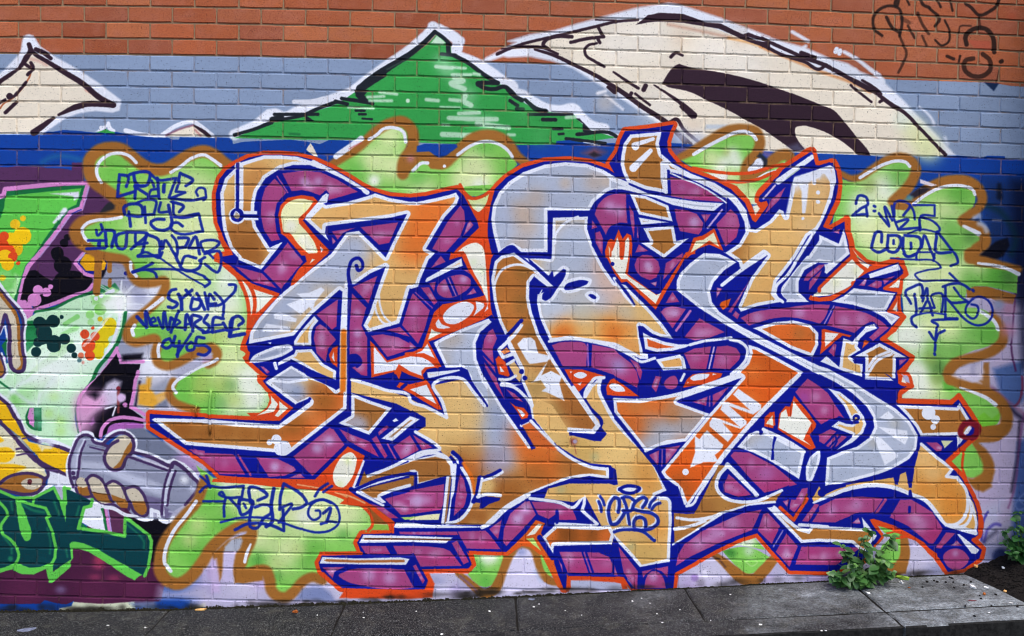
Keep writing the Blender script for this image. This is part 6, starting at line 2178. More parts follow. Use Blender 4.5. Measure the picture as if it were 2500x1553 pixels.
F 343 52 100 36 18|643,1457 43,-23 79,-26 75,-13 74,2 -32,-17 -69,-20 -93,-8 -63,15
s 36 54 100 16|905,1394 70,20 69,10 87,13
s 36 54 100 18|1128,1426 57,-13 38,-37 -2,-46 -34,-52 -50,-42
F 243 45 100|873,1347 56,27 93,13 -26,-126 -84,-1
G 244 0 60 67 38|992,1283
G 245 0 40 45 50|886,1344
G 252 0 23 37 28|936,1321
F 243 45 100|1054,1387 61,6 47,-13 26,-37 -11,-28 -50,-52 -96,4
G 244 0 60 71 39|1171,1291
G 245 0 40 48 53|1058,1354
G 248 0 40 45 37|1091,1314
S 123 54 100 9|1038,1382 -26,-116
F 344 52 100 36 18|716,1310 137,30 21,-25 13,-55 -128,-10
S 36 54 100 11|864,1324 11,-60
f 243 50 100|143,1379! 46,16 51,4 85,-8 10,-127! -65,1 -65,-1!
F 243 45 100|365,1387 122,-23 29,-30 66,-47 31,-46 12,-50 -8,-38 -61,32 -66,31 0,5 -128,41
G 244 0 60 118 72|598,1176
G 245 0 40 79 96|413,1292
G 246 0 19 55 49|461,1308
G 246 0 19 45 49|536,1252
G 345 0 80 54 54|512,1272
S 346 54 100 9|339,1387 7,-123
F 243 45 100|572,1312 51,-24 20,-46 -9,-47 -24,60
G 244 0 60 31 36|638,1217
G 245 0 40 21 48|588,1275
G 246 0 28 11 11|612,1268
G 248 0 28 11 11|605,1277
s 36 54 100 16|129,1399 110,16 139,-16 109,-26 94,-45 52,-31 78,20
F 220 45 100|215,1248 102,0 125,-33 -60,-10 -45,-42 -41,-38 -53,73
f 36 36 100|266,1217 23,15 32,0 19,-14 -18,-16 -32,-2
F 36 50 100|245,1237 14,-2 -8,-9
F 36 50 100|288,1169 25,12 -9,-21
s 36 54 100 18|433,1206 -51,-6 -22,-28 -27,-46 -4,-28
F 220 45 100|451,1111 -5,44 20,37 24,12 1,-4 61,-39 77,-55 -137,1
f 36 50 100|462,1160 13,12 16,2 51,-22 10,-16 -32,-7 -28,4 -21,13
F 243 45 100|696,1159 22,61 32,-5 -28,-86
G 244 0 60 25 27|739,1150
G 245 0 40 17 36|699,1194
G 246 0 41 11 11|715,1166
G 252 0 41 11 11|720,1172
G 246 0 41 11 11|726,1197
G 246 0 41 11 11|720,1181
f 243 50 100|765,1174 23,37 37,10 16,-27 -6,-33 -32,-14 -28,9
F 220 45 100|890,1204 32,28 102,14 64,-6 -12,-24 -74,-36 -132,-23
f 36 50 100|909,1209 23,19 51,8 32,-4 -13,-19 -47,-13 -32,-2
F 36 50 100|1034,1239 21,-4 -23,-8
F 36 50 100|895,1190 7,-4 -9,-4
S 36 54 100 14|876,1232 -18,-37
F 347 52 100 36 18|488,1073 5,16 139,-3 241,46 176,61 134,48 15,-23 -130,-48 -222,-80 -9,-12 182,-62 -127,-155 -107,-10 -111,-46 -14,11 -166,201
G 348 0 95 113 113|774,948
G 348 0 95 113 113|890,958
G 348 0 95 113 113|705,919
G 348 0 95 113 113|752,892
G 348 0 95 113 113|936,973
G 348 0 95 113 113|706,854
G 349 0 70 91 91|796,1031
G 349 0 70 91 91|912,1014
G 349 0 70 91 91|658,955
G 350 0 85 91 91|586,1037
G 350 0 85 91 91|564,1005
G 350 0 85 91 91|598,936
G 350 0 85 91 91|725,1053
G 282 0 60 54 54|609,1051
G 282 0 60 54 54|819,1008
s 36 54 100 18|493,1087 139,-3 241,46 176,63 134,48
F 80 50 100|883,1083 120,49 176,81 -36,-38 -115,-140 -9,-10
F 243 45 100|925,1079 83,32 -8,-51
G 244 0 60 38 15|1003,1066
G 245 0 40 25 20|944,1090
G 246 0 46 16 11|982,1085
G 246 0 46 11 15|958,1081
G 252 0 46 12 14|990,1088
F 243 45 100|1036,1121 90,45 -89,-110
G 244 0 60 41 33|1095,1076
G 245 0 40 27 44|1030,1130
G 246 0 19 13 14|1079,1131
S 351 54 100 7|1020,1113 -1,-55
F 80 50 100|665,807 88,34 130,20 -119,-154 -23,9
F 243 45 100|689,784 55,27 -3,-84
G 244 0 60 25 25|742,745
G 245 0 40 17 34|702,786
G 248 0 35 17 13|727,768
G 246 0 35 11 16|730,753
G 248 0 35 11 13|728,777
G 246 0 35 15 15|722,793
F 243 45 100|781,825 81,15 -79,-108
G 244 0 60 37 32|834,762
G 245 0 40 24 43|776,815
G 246 0 39 22 21|793,782
G 252 0 39 20 15|819,819
G 248 0 39 16 13|812,809
G 248 0 39 17 12|798,791
S 351 54 100 7|762,813 0,-88
S 36 54 100 16|670,807 83,38 125,25
F 352 52 100 36 18|1227,1400 52,-13 118,-59 142,-74 -64,-59 -189,-194 -183,-220 -159,-234 -31,-37 -19,-3 -30,85 -19,23 -66,46 -21,32 125,154 141,174 174,199 -38,21 60,61 17,51
G 353 0 60 91 91|1327,1323
G 353 0 60 91 91|1422,1254
G 353 0 60 91 91|1054,896
G 353 0 60 91 91|873,639
G 354 0 60 68 68|1258,1252
G 354 0 60 68 68|1238,1084
G 354 0 60 68 68|1100,962
G 354 0 60 68 68|983,960
G 355 0 50 59 59|850,638
G 355 0 50 59 59|897,579
F 36 68 100|1148,1125 28,32 130,-86 0,-25 -44,-31 -131,44 97,-82 -2,-18 -32,-24 -99,31 60,-64 -30,-40 -104,85 -1,23 19,28 37,-9 108,-40 -104,91 13,42 28,0 122,-42
F 36 68 100|940,894 26,-18 41,49 93,-79 -7,-24 -39,-33 19,-32 -20,-7 -61,-1 -37,-17 -37,-14 26,84
S 36 36 100 36|893,694
S 80 36 100 18|846,606
F 80 50 100|855,592 48,-73 5,-14 -14,-5 -19,41
s 36 54 100 14|869,592 25,-73
F 80 50 100|1489,1195 74,34 -239,-236 -165,-170 -82,-112 -90,-187 -41,-58 -37,11 4,28 54,84 160,192 160,202
s 36 54 100 16|1516,1237 -230,-240 -173,-207 -146,-220 -36,-56 -28,-7
F 254 52 100 36 18|1177,835 64,73 42,19 37,1 109,-50 126,-63 -30,-152 -164,98 -95,45
G 356 0 50 45 45|1242,875
G 356 0 50 45 45|1288,909
G 357 0 50 54 54|1431,785
F 80 91 100|1241,927 46,9 29,-27 -1,28 -19,27 -46,-19
F 243 45 100|1141,786 18,23 84,-3 142,-72 129,-101 -56,-15 -126,-34 -38,32
G 244 0 60 166 68|1428,620
G 245 0 40 110 91|1167,731
G 248 0 36 27 41|1258,743
G 260 0 60 59 59|1339,691
F 80 50 100|1122,758 19,7 195,-183 -65,-12
s 36 54 100 20/20/18/18/16|1118,725 -41,-51 -12,-65 43,-51 94,-26 93,8 135,59
F 80 45 100|1119,716 14,-9 -31,-75 5,-37 57,-31 131,-3 176,67 -8,-33 -51,-70 16,70 -133,-39 -94,-6 -89,22 -33,42 12,60
F 243 45 100|1133,686 133,-112 -74,-15 -80,27 -6,37
G 244 0 60 71 38|1210,562
G 245 0 40 48 51|1098,624
G 248 0 41 27 19|1177,593
G 252 0 41 34 23|1137,613
S 36 54 100 27/27|1125,737 165,-165
S 80 54 100 14|1136,758 191,-179
S 80 54 100 11|1126,707 145,-137
F 358 45 100|1118,730 -43,-56 -10,-70 43,-50 94,-27 93,6 135,57 -41,-65 -5,2 -89,-8 -93,-25 -92,-38 -139,-85 -131,-80 -8,176 72,-4 42,3 41,77 89,191
G 359 0 50 68 68|1037,594
G 359 0 50 68 68|1249,514
G 359 0 50 68 68|1108,516
s 36 54 100 20|837,291 134,85 138,89 93,34 93,22 94,10
s 36 54 100 16/23|849,441 74,-10 117,15 83,29
s 36 54 100 20/18|840,379 61,10 106,36
s 36 54 100 20/20/18/18/16|1118,723 -41,-49 -10,-65 41,-51 94,-26 93,8 135,59
F 220 45 100|1325,951 3,51 28,28 26,3 6,-95
F 360 50 100|1334,965 36,47 7,-56
F 220 45 100|1400,936 8,86 32,42 28,-2 20,61 79,-89 48,-65 -4,-19 -30,-42 34,-71 -30,-15
F 361 50 100|1405,944 12,83 28,21 12,-39 17,-2 12,88 48,-62 58,-62 -14,-21 -32,-68 39,-32
s 80 54 100 20/16/9/18|1386,947 1,-56 -7,-27 -5,-89
s 80 54 100 20|1306,946 3,-32
s 36 54 100 18|1320,935 57,-25 76,-36 99,-59
F 243 45 100|1494,1144 67,75 66,-40 48,-37 58,-87 39,-56 -29,12 -56,-18 -46,-26 -10,9 -64,76
G 244 0 60 122 76|1732,980
G 245 0 40 82 102|1538,1103
G 246 0 36 28 32|1659,1044
G 246 0 36 37 33|1607,1119
G 362 0 50 36 36|1542,1112
F 80 50 100|1617,951 122,57 52,-36 66,1 24,-37 -60,-71 -93,-43 -104,3
F 363 52 100 36 16|1679,1165 66,-17 77,-59 58,-74 15,-42 -18,-51 -56,-52 -88,-43 83,71 4,14 -120,44 39,31 47,-15 33,-2 -53,104
S 36 36 100 54|1838,1005
S 80 36 100 41|1838,1005
S 364 36 100 14|1836,1003
s 80 54 100 20/16|1743,1004 67,-25 37,3
F 243 45 100|1632,909 61,33 35,-13 -67,-71 -28,14
G 244 0 60 43 25|1699,873
G 245 0 40 29 34|1631,914
G 252 0 26 15 11|1678,909
G 248 0 26 18 16|1667,897
F 243 45 100|1733,915 55,-15 -60,-55 -33,-10 -24,14
G 244 0 60 52 24|1759,842
G 245 0 40 35 32|1676,880
G 248 0 42 11 11|1726,871
G 246 0 42 11 11|1704,859
G 248 0 42 19 17|1718,866
G 248 0 42 13 12|1712,860
S 80 54 100 11|1759,915 -74,-80
S 80 54 100 11|1722,910 10,-37 -23,-42
f 254 52 100 36 16|1565,657! -2,70 41,79 30,15 7,0! -1,-47 -20,-65 -36,-61
F 365 45 100|2204,870 91,-78 92,-62 -42,-40 66,-6 49,-67 49,-79 23,-70 -10,-101 -172,43 -39,55 -96,97 -58,23 -95,36 -132,8 -127,-20 -117,-44 -74,-42 7,-10 -19,42 38,70 24,-51 117,58 273,47 12,-39 17,-2 8,58 33,15 18,-89 17,0 12,108 22,89
G 366 0 80 91 91|2346,634
G 366 0 80 91 91|2395,565
G 366 0 80 91 91|2396,490
G 366 0 80 91 91|2395,536
G 366 0 80 91 91|2228,619
G 367 0 60 68 68|2224,796
G 367 0 60 68 68|2109,654
G 367 0 60 68 68|2274,703
G 367 0 60 68 68|1686,579
S 36 54 100 18|2206,866 89,-74 87,-62 -32,-42 64,-6
s 36 54 100 18|2411,682 49,-60 21,-84
s 36 54 100 18|2480,570 30,-79 16,-70 -9,-47!
s 36 54 100 23|2522,374 -76,18 -96,27 -39,51 -82,88 -72,27 -95,36 -132,13 -127,-21 -117,-48 -75,-37
s 36 54 100 20|2476,561 -4,-61 -27,-52 -47,-29 -48,0
s 36 54 100 18|2495,538 -3,-71 -28,-47 -42,-14
F 36 45 100|2341,424 80,-4 96,-27 0,-24 -95,27
s 80 54 100 16/25|2148,604 3,-38
s 80 54 100 45/23/18|1653,588 18,19 108,25
F 80 45 100|1639,588 18,23 122,25 -9,-14 -85,-29 -32,-21
F 80 50 100|1611,528 169,66 150,19 132,-6 86,-31 81,-37 83,-92 38,-37 172,-50 10,-23 -28,4 53,-60 -8,-42 -89,-62 -86,-15 -53,74 -87,84 -168,96 -133,36 -38,8 97,-106 -65,-89 -36,-47 -150,-62 -94,-1 0,0 -166,3 -111,129 -76,78 -89,-29 -139,-71 -138,-80 -92,-47 -8,148 143,90 138,89 140,48 149,16 60,57
F 243 45 100|1319,493 -116,-27 -209,-95 -101,-77 -31,-54 -13,-65 78,52 171,83 172,69
G 244 0 60 214 94|1191,220
G 245 0 40 143 126|855,373
G 248 0 43 40 31|1024,324
G 252 0 43 24 21|1102,357
G 247 0 60 54 54|1065,358
G 247 0 60 54 54|1157,415
G 247 0 60 54 54|972,301
F 243 45 100|1329,466 28,7 67,-71 -45,-99 -78,72
G 244 0 60 56 51|1396,345
G 245 0 40 37 68|1308,428
G 246 0 36 19 22|1346,438
G 248 0 36 33 22|1355,385
G 248 0 36 33 25|1349,420
F 243 45 100|1460,362 65,-71 -45,-114 -77,83
G 244 0 60 55 56|1505,208
G 245 0 40 36 75|1418,300
G 246 0 49 40 19|1470,240
G 252 0 49 24 37|1463,254
F 243 45 100|1546,289 98,1 236,-2 -47,-33 -93,-66 -94,1 -133,1
G 244 0 60 164 31|1797,207
G 245 0 40 110 41|1538,255
G 246 0 45 40 21|1613,234
G 246 0 45 25 31|1667,234
G 248 0 45 37 32|1696,244
G 252 0 45 29 24|1759,250
G 244 0 40 54 54|1606,248
G 244 0 40 54 54|1715,272
S 368 54 100 7|1439,376 -50,-89
F 243 45 100|1436,539 37,10 -11,-42
G 244 0 60 17 13|1468,517
G 245 0 40 11 17|1442,537
G 248 0 33 12 11|1455,530
G 252 0 33 13 11|1458,535
G 252 0 33 12 11|1457,526
F 243 45 100|1482,549 75,1 -55,-71 -28,18
G 244 0 60 38 21|1530,495
G 245 0 40 25 28|1470,529
G 252 0 30 12 12|1507,519
G 246 0 30 18 12|1492,511
G 252 0 30 17 14|1513,532
G 246 0 30 23 14|1509,526
F 243 45 100|1542,610 33,5 -8,-88 -70,-1
G 244 0 60 36 26|1570,539
G 245 0 40 24 35|1513,582
G 252 0 36 14 23|1540,560
G 246 0 36 15 22|1541,571
F 243 45 100|1546,431 68,96 26,-4 -57,-96
G 244 0 60 43 30|1625,442
G 245 0 40 29 40|1557,491
G 248 0 31 11 11|1589,470
G 246 0 31 11 11|1580,453
G 246 0 31 11 11|1598,478
G 248 0 31 11 11|1612,497
F 243 45 100|1602,427 38,58 0,28 89,43 145,16 123,-12 -50,-78 -85,1 -131,-57 -89,-1
G 244 0 60 177 43|1887,444
G 245 0 40 118 58|1607,513
G 246 0 18 45 31|1810,505
G 252 0 18 29 23|1702,477
G 247 0 50 41 41|1711,496
G 247 0 50 41 41|1852,525
S 220 54 100 20|1422,504 77,-67 72,117
S 369 54 100 9|1571,578 -22,-51
F 320 52 100 36 18|1350,503 39,5 77,-66 66,-46 52,-9 19,19 39,5 0,-5 250,-11 -13,61 87,-102 -71,-99 -67,56 -184,7 -101,-8
s 36 54 100 18/18/23|1389,506 77,-69 66,-51 52,-13
F 243 45 100|1825,422 35,31 13,-32
G 244 0 60 21 10|1867,421
G 245 0 40 14 13|1834,437
G 246 0 45 11 11|1866,436
G 248 0 45 11 11|1852,431
G 246 0 45 11 11|1846,432
G 246 0 45 11 11|1861,435
S 36 54 100 18|1532,410 110,-5 47,-4
S 243 54 100 16|2011,555 -48,-70
F 243 45 100|2092,556 66,1 120,-69 59,-93 -51,-80 -24,0 -125,97 -100,45
G 244 0 60 132 73|2289,353
G 245 0 40 88 97|2078,472
G 246 0 44 49 32|2176,454
G 252 0 44 53 54|2210,414
S 80 54 100 16|2146,515 0,-28
F 243 45 100|2356,377 52,-4 -79,-85 -31,2
G 244 0 60 49 27|2382,301
G 245 0 40 33 35|2303,345
G 248 0 23 14 12|2342,323
f 243 50 100|2342,251 39,33 67,-4 41,-51 -63,-59 -38,4
G 247 0 60 23 23|2410,261
F 243 45 100|2418,333 30,-30 -62,-1
G 244 0 60 27 9|2436,302
G 245 0 40 18 12|2392,317
G 248 0 48 11 11|2402,312
G 246 0 48 11 11|2422,316
G 252 0 48 13 11|2406,312
F 36 45 100|2418,368 14,0 113,-87 -16,-24 -28,5 -30,37
F 220 45 100|1924,444 23,5 119,-38 106,-59 62,-46 72,-46 5,-24 49,-79 -19,0 -58,84 -34,32 -63,55 -52,18 -66,-10 -19,-14 -5,14 71,24 -48,14 -47,-10 -5,9 52,10 28,14 -142,31 48,-64 -9,-14
s 220 54 100 20|2518,561 21,-60 18,-80 -6,-47
S 220 54 100 20|2532,346 -23,-9 62,-51 -17,-61 -80,-57
s 220 54 100 16|1619,138 75,1 47,3
F 220 45 100|1635,1490 14,5 154,-34 -10,-10 -40,9 -83,-71 -42,-36 8,68
F 370 50 100|1654,1477 78,-6 -35,-40 -41,-35
F 371 52 100 36 18|1631,1314 35,31 72,-60 6,68 14,93 52,-18 19,24 55,62 45,14 17,-25 -61,-24 -37,-36 -11,-42 22,-23 -56,-38 19,-14 47,-18 11,-79 -123,36
F 80 45 100|1793,1344 65,39 99,48 176,-86 -71,-5 -184,-6 2,-105 -14,0 3,75 -47,4 -10,18 38,5
F 320 52 100 36 18|1824,1347 137,75 155,-78 -62,-1 -1,-129 -170,6 0,124
s 36 54 100 16|1903,1290 32,47 79,39
s 36 54 100 16|1899,1248 50,76 80,38
F 80 50 100|1993,1255 19,-9 41,-32 -2,-5
F 243 45 100|2072,1330 45,6 -42,-38
G 244 0 60 20 11|2102,1309
G 245 0 40 13 15|2070,1327
G 252 0 23 11 11|2082,1317
G 248 0 23 11 11|2088,1322
F 243 45 100|1707,1415 12,-7 -10,-67 -34,29
G 244 0 60 20 22|1716,1358
G 245 0 40 13 30|1684,1394
G 246 0 43 11 13|1706,1388
F 372 50 100|1876,1437 31,-7 -44,-40
F 80 50 100|2064,1228 -250,-4 213,3 38,-27 52,-18 -42,-24 -14,-14 -8,-56 -24,13
s 220 54 100 18|2088,1237 -7,-32 69,-20 -70,-36 -1,-47
F 373 50 100|2086,1209 7,28 24,-37
S 220 54 100 25|2076,1101 294,-4 42,43 68,-93 54,-83
F 320 52 100 36 18|2063,1081 341,-9 13,26 59,-93 20,-23 -60,-94 -28,-38 -1,68 -204,-10 -29,51 -49,60
S 36 36 100 77|2243,1039
S 36 36 100 50|2284,1002
S 36 36 100 32|2271,962
F 243 45 100|2232,876 62,0 31,-23 -7,-23 -23,-6
G 244 0 60 41 16|2321,834
G 245 0 40 27 21|2256,859
G 246 0 47 11 11|2314,843
G 246 0 47 14 13|2302,846
F 374 50 100|2317,886 67,2 -47,-44
s 375 91 100 36/32/27/41/36|2481,991 -37,-14 -18,-52 43,-23 42,15 9,51 -39,21
s 376 54 100 11|2482,959 -18,-29
S 220 54 100 20|2474,884 -121,-110 58,-50 38,-42 60,-102
s 220 45 100 14|2455,869 -13,-70 -3,-52 20,-65
F 220 45 100|1618,1667 60,10 80,39 65,38 -18,-28 -117,-76 -70,-6 -63,10 13,26
f 377 50 100|1578,1673! 39,36 78,80 106,100! 77,-71! -51,-54 -69,-48 -80,-34 -61,-8!
G 378 0 60 32 32|1710,1752
G 378 0 60 32 32|1822,1820
S 220 54 100 20|1617,1704 -1,19 181,175
S 220 54 100 23|1801,1894 82,-73 -55,-62 -24,-10
s 220 54 100 18|1824,1922 34,-37 48,-22 75,2 75,18
S 220 54 100 25|1883,1821 169,61 26,-6 25,-69 -35,-29
F 379 45 100|1801,1898 48,-27 47,-17 -4,-14 -14,-15
s 220 54 100 20|1806,1894 34,-41 43,-32
F 80 50 100|1609,1643 103,7 92,85 19,38 65,39 168,59 30,-46 -102,-86 73,-31 -47,-104 62,-36 -42,-56 -81,77 -142,35
F 254 52 100 36 18|1688,1646 70,33 51,44 234,-24 -52,-100 -61,-1 -124,33
F 254 52 100 36 16|1920,1598 71,1 81,-31 -46,-47 -39,41
F 243 45 100|1837,1738 37,38 12,3 -16,-42
G 244 0 60 22 13|1882,1743
G 245 0 40 15 17|1847,1764
G 252 0 49 11 11|1871,1766
G 246 0 49 11 11|1876,1770
G 252 0 49 11 11|1866,1756
G 246 0 49 11 11|1863,1751
F 243 45 100|1887,1737 49,31 31,-6 -2,-26 -24,-12
G 244 0 60 36 13|1963,1731
G 245 0 40 24 18|1907,1752
G 246 0 30 11 11|1921,1744
G 246 0 30 13 11|1928,1745
F 243 45 100|1973,1776 66,20 -58,-50
G 244 0 60 29 15|2018,1756
G 245 0 40 20 20|1971,1779
G 252 0 21 11 11|1985,1764
F 380 52 100 36 16|1890,1802 169,62 10,-35 -169,-50
S 220 54 100 20|2079,1783 -95,-58 80,-12 9,18 6,52
F 381 50 100|2072,1783 -10,-52 -55,-1
s 220 54 100 18|2076,1731 -11,-70 11,-65 20,-27
S 220 54 100 18|2056,1675 -46,-75 62,-13
F 382 50 100|2058,1657 -1,-61 -28,11
S 220 54 100 23|2072,1587 24,-18 -51,-71 -72,-53 74,-36 103,-63 -30,-43
s 220 54 100 18|2122,1303 -20,-47 14,0 34,-69
S 220 54 100 18|2120,1308 -47,-43 6,-51
F 243 45 100|1960,1510 47,-4 -84,-73 -19,20
G 244 0 60 46 23|1980,1449
G 245 0 40 31 31|1907,1486
G 248 0 29 11 11|1950,1479
G 248 0 29 11 11|1934,1464
F 80 50 100|1610,2039 0,14 66,-13 88,53 28,-185 0,4 -176,-180 -61,-66 19,-33 -159,-7 -34,64 68,108 101,123
F 254 52 100 36 18|1555,1898 56,85 0,32 109,-48 29,82 33,-132 5,0 -130,-119 -14,9 23,51 -52,2 0,4 -81,-46 -32,-65 1,-56 58,-55 -131,-4 -29,25 -6,37 46,79 82,114
s 80 54 100 16/20/23|1550,1916 -110,-137 -46,-70 6,-37 24,-25
s 36 54 100 18|1610,2076 -39,-66 -68,-113 -68,-113 -60,-66 1,-47 38,-31
F 243 45 100|1529,1758 18,38 67,52 33,3 -32,-36 -62,-57
G 244 0 60 53 27|1621,1773
G 245 0 40 36 36|1536,1817
G 252 0 46 11 11|1579,1803
G 248 0 46 11 11|1573,1793
G 252 0 46 11 11|1608,1827
G 248 0 46 11 11|1589,1810
F 243 45 100|1559,1703 3,51 53,52 14,12 -18,-44
G 244 0 60 32 34|1618,1732
G 245 0 40 22 46|1566,1787
G 246 0 27 11 11|1594,1768
F 36 50 100|1642,1849 42,10 103,58 -125,-105 -10,-5
F 243 45 100|1690,2031 38,19 -7,-28
G 244 0 60 17 8|1725,2025
G 245 0 40 11 11|1698,2038
G 248 0 28 11 11|1705,2032
G 246 0 28 11 11|1715,2035
G 248 0 28 11 11|1712,2033
S 220 54 100 20|1759,2116 6,-74 21,-69 11,-75
s 220 54 100 20|1786,1973 38,-55 10,-5 43,-36 66,-15
S 220 54 100 20|1671,2058 98,58
S 220 54 100 20|1709,2380 16,-79 -15,-93 -67,-145 33,-9
F 383 45 100|1800,1940 39,-50 38,-27 -62,50
s 384 59 95 17|-2171,2194 8,55 -45,8! -9,-119! 91,30
s 384 59 95 17|-2154,2258 26,10 81,1 -17,-64 -62,-10! 63,-39
s 384 59 95 17|-2132,2258 10,-63 -3,-64
s 384 59 95 15|-2127,2227 18,-23 36,-3
s 384 59 95 15|-2054,2138 18,41 26,5
s 384 59 95 15|-2038,2261 27,-23 104,7! -35,-105!
s 384 59 95 17|-2006,2243 11,-109
s 384 59 95 20|-1970,2208 -1,-37
s 384 59 95 15|-2037,2229 14,-32
s 384 59 95 15|-2054,2142 54,4
s 384 59 95 17|-1894,2232 9,41! 68,-39 -36,-28
s 384 59 95 15|-1889,2228 -17,-55! 49,-4! -75,-33!
s 384 59 95 15|-1932,2136 121,-7 60,15
s 384 59 95 13|-1789,2153 -9,22 13,19 33,-4 5,-23 1,-27 -14,-9
s 384 59 95 17|-2178,2044 -5,36 94,11 6,-49 -81,-2
s 384 59 95 17|-2156,2058 11,-77
s 384 59 95 15|-2116,2104 36,19 67,-3 -8,-72! -58,-6
s 384 59 95 15|-2071,2087 6,-86
s 384 59 95 15|-1986,2112 -8,-50 49,1
s 384 59 95 17|-1945,2099 11,-122 -40,-15 -46,13 -18,27 27,18 45,1
s 384 59 95 17|-1923,2118 59,-26 -22,-28
s 384 59 95 15|-1919,2113 6,-68 130,12! 25,-95! -140,-12 -27,18 -5,27 36,10 27,-18
s 384 59 95 13|-1932,2118 9,-5
s 384 59 95 15|-1913,2036 59,-3 67,20
s 384 59 95 15|-2302,1987 7,-32 -24,-27 -9,27
s 384 59 95 17|-2293,1955 59,-3 -10,-86
s 384 59 95 17|-2279,1951 8,-81
s 384 59 95 15|-2368,1899 94,2
s 384 59 95 20|-2309,1896 -4,-32
s 384 59 95 17|-2167,1949 -49,-19 15,-72 18,0 20,87
s 384 59 95 17|-2158,1949 103,-7 -84,-83
s 384 59 95 15|-2118,1946 6,-59 58,5
s 384 59 95 17|-2059,1938 -21,-96
s 384 59 95 17|-2055,1938 59,-26 10,-86! -116,-7
s 384 59 95 15|-1978,1903 5,-41 13,46 46,-63 14,-18 -2,82 -23,27
s 384 59 95 17|-1888,1923 54,-3 -17,-46! -45,-6
s 384 59 95 17|-1833,1870 35,60 24,-91
s 384 59 95 15|-1829,1870 41,1
s 384 59 95 15|-1747,1912 -19,-9 5,-36 15,-18 27,9 49,47 -23,9 -54,-2
s 384 59 95 13|-1737,1854 37,-36
s 384 59 95 17|-2376,1854 98,7
s 384 59 95 13|-2102,1823 35,19 82,-26 13,28
s 384 59 95 10|-2030,1829 45,-17 45,-31 91,-57 106,-57
s 384 59 95 17|-2128,1734 54,22 49,28
s 384 59 95 15|-2128,1734 76,13 46,-22 5,-16
s 384 59 95 13|-2052,1749 68,4 90,-1 67,-5 84,-30
s 384 59 95 17|-1905,1836 19,-45 28,-40 45,-4 40,19 8,32
s 384 59 95 15|-1872,1778 21,46 59,-8
s 384 59 95 15|-1745,1821 -29,-18
s 384 59 95 15|-1746,1840 77,15 -7,-114 -69,44
s 384 59 95 15|-1743,1712 27,-27 -26,-23
s 384 59 95 17|-1897,1645 -22,-5 -18,-41 50,-35 -22,-19 -27,4
s 384 59 95 20|-1883,1618 14,-27 5,-54
s 384 59 95 17|-1869,1591 58,52
s 384 59 95 17|-1843,1642 23,-27
s 384 59 95 17|-1806,1602 -4,-64 32,5 17,41 -41,13
s 384 59 95 17|-1784,1625 44,-86
s 384 59 95 15|-1742,1630 20,-90
s 384 59 95 15|-1692,1595 -23,27 -3,-50 36,0
s 384 59 95 15|-1714,1558 59,10 40,37 35,42 0,27 -32,2
s 384 59 95 15|-1688,1631 46,-53 -1,-73
s 384 59 95 20|-2101,1492 50,-54! -6,82! 33,-68
s 384 59 95 13|-2033,1461 31,14 -9,14 -18,-14 5,-27 32,0
s 384 59 95 17|-1989,1489 24,-54 7,87 24,-95 13,63
s 384 59 95 17|-1881,1528 -18,-51 -21,-64
s 384 59 95 17|-1917,1490 18,-17
s 384 59 95 13|-1894,1450 23,19 -19,13 -8,-37 41,-8
s 384 59 95 17|-1844,1428 8,82 28,-63
s 384 59 95 13|-1844,1455 27,5
s 384 59 95 17|-1803,1420 -2,86 46,-13 -36,-32 57,-45
s 384 59 95 17|-1726,1508 -18,-33 28,-26 -13,-32 -18,-1
s 384 59 95 17|-1640,1491 -50,4 -8,-41 0,-37! 72,15
s 384 59 95 13|-1694,1454 45,5
s 384 59 95 17|-1640,1468 23,-40
s 384 59 95 17|-1607,1396 21,101 27,9 27,-27 -26,-23
s 384 59 95 20|-1591,1492 -11,-96! 76,15
s 384 59 95 13|-1603,1428 45,10
s 384 59 95 13|-1747,1412 49,7
s 384 59 95 17|-1928,1377 -23,-10 -13,-27 23,-14 27,24 -10,24
s 384 59 95 17|-1897,1391 -8,-50 49,0
s 384 59 95 17|-1874,1364 -8,-82
s 384 59 95 15|-1812,1406 -74,-115
s 384 59 95 17|-1811,1360 -22,-18 5,-23 31,5 4,23 -18,13
s 384 59 95 17|-1742,1384 -36,4 -4,-41 45,-3 28,-23 -23,-27 -40,3
s 384 59 95 15|1814,2192 14,42 42,-8 10,-37 -37,-24 -46,-39! 75,7!
s 384 59 95 15|1871,2170 8,-47
s 384 59 95 15|1914,2180 7,-4
s 384 59 95 15|1914,2152 7,0
s 384 59 95 15|1943,2139 58,-69! -26,107 44,-74
s 384 59 95 13|2013,2182 20,-83 20,-46!
s 384 59 95 15|2028,2122 12,84 15,5 61,-22 -36,-57
s 384 59 95 13|2116,2189 20,-32 10,-46
s 384 59 95 15|2043,2094 65,16 -50,-57! 118,12!
s 384 59 95 13|2135,2190 119,2! 1,-60! -76,-2 -3,-79
s 384 59 95 13|2179,2125 67,-22 39,-50 -14,-14
s 384 59 95 10|2110,2031 66,24 104,-16
s 384 59 95 17|1960,1981 -6,56 -19,-1 -22,-47 -4,-46 33,-18 56,24
s 384 59 95 17|1997,2014 6,-83 33,-4 33,47 -6,37 -66,8
s 384 59 95 15|2028,1992 0,-19
s 384 59 95 17|2082,2007 1,-61 20,-41 38,5 41,52 -5,42 -86,17
s 384 59 95 15|2125,1980 3,-33
s 384 59 95 15|2187,1958 13,65 35,-74 24,-50
s 384 59 95 10|2169,1929 66,2
s 384 59 95 17|2271,2043 2,-112 76,2
s 384 59 95 15|2285,2034 54,-69 48,-63 5,-24 -37,-20
s 384 59 95 10|2160,1920 -5,-23
s 384 59 95 10|2084,1918 29,-13 42,14 5,-27
s 384 59 95 13|2259,1922 -4,-38
s 384 59 95 10|2014,1893 47,-3 94,-3 109,-7 34,-28 -94,-25 -52,-24 20,-23 104,-5 95,0 38,-9
s 384 59 95 13|2346,1816 49,-46
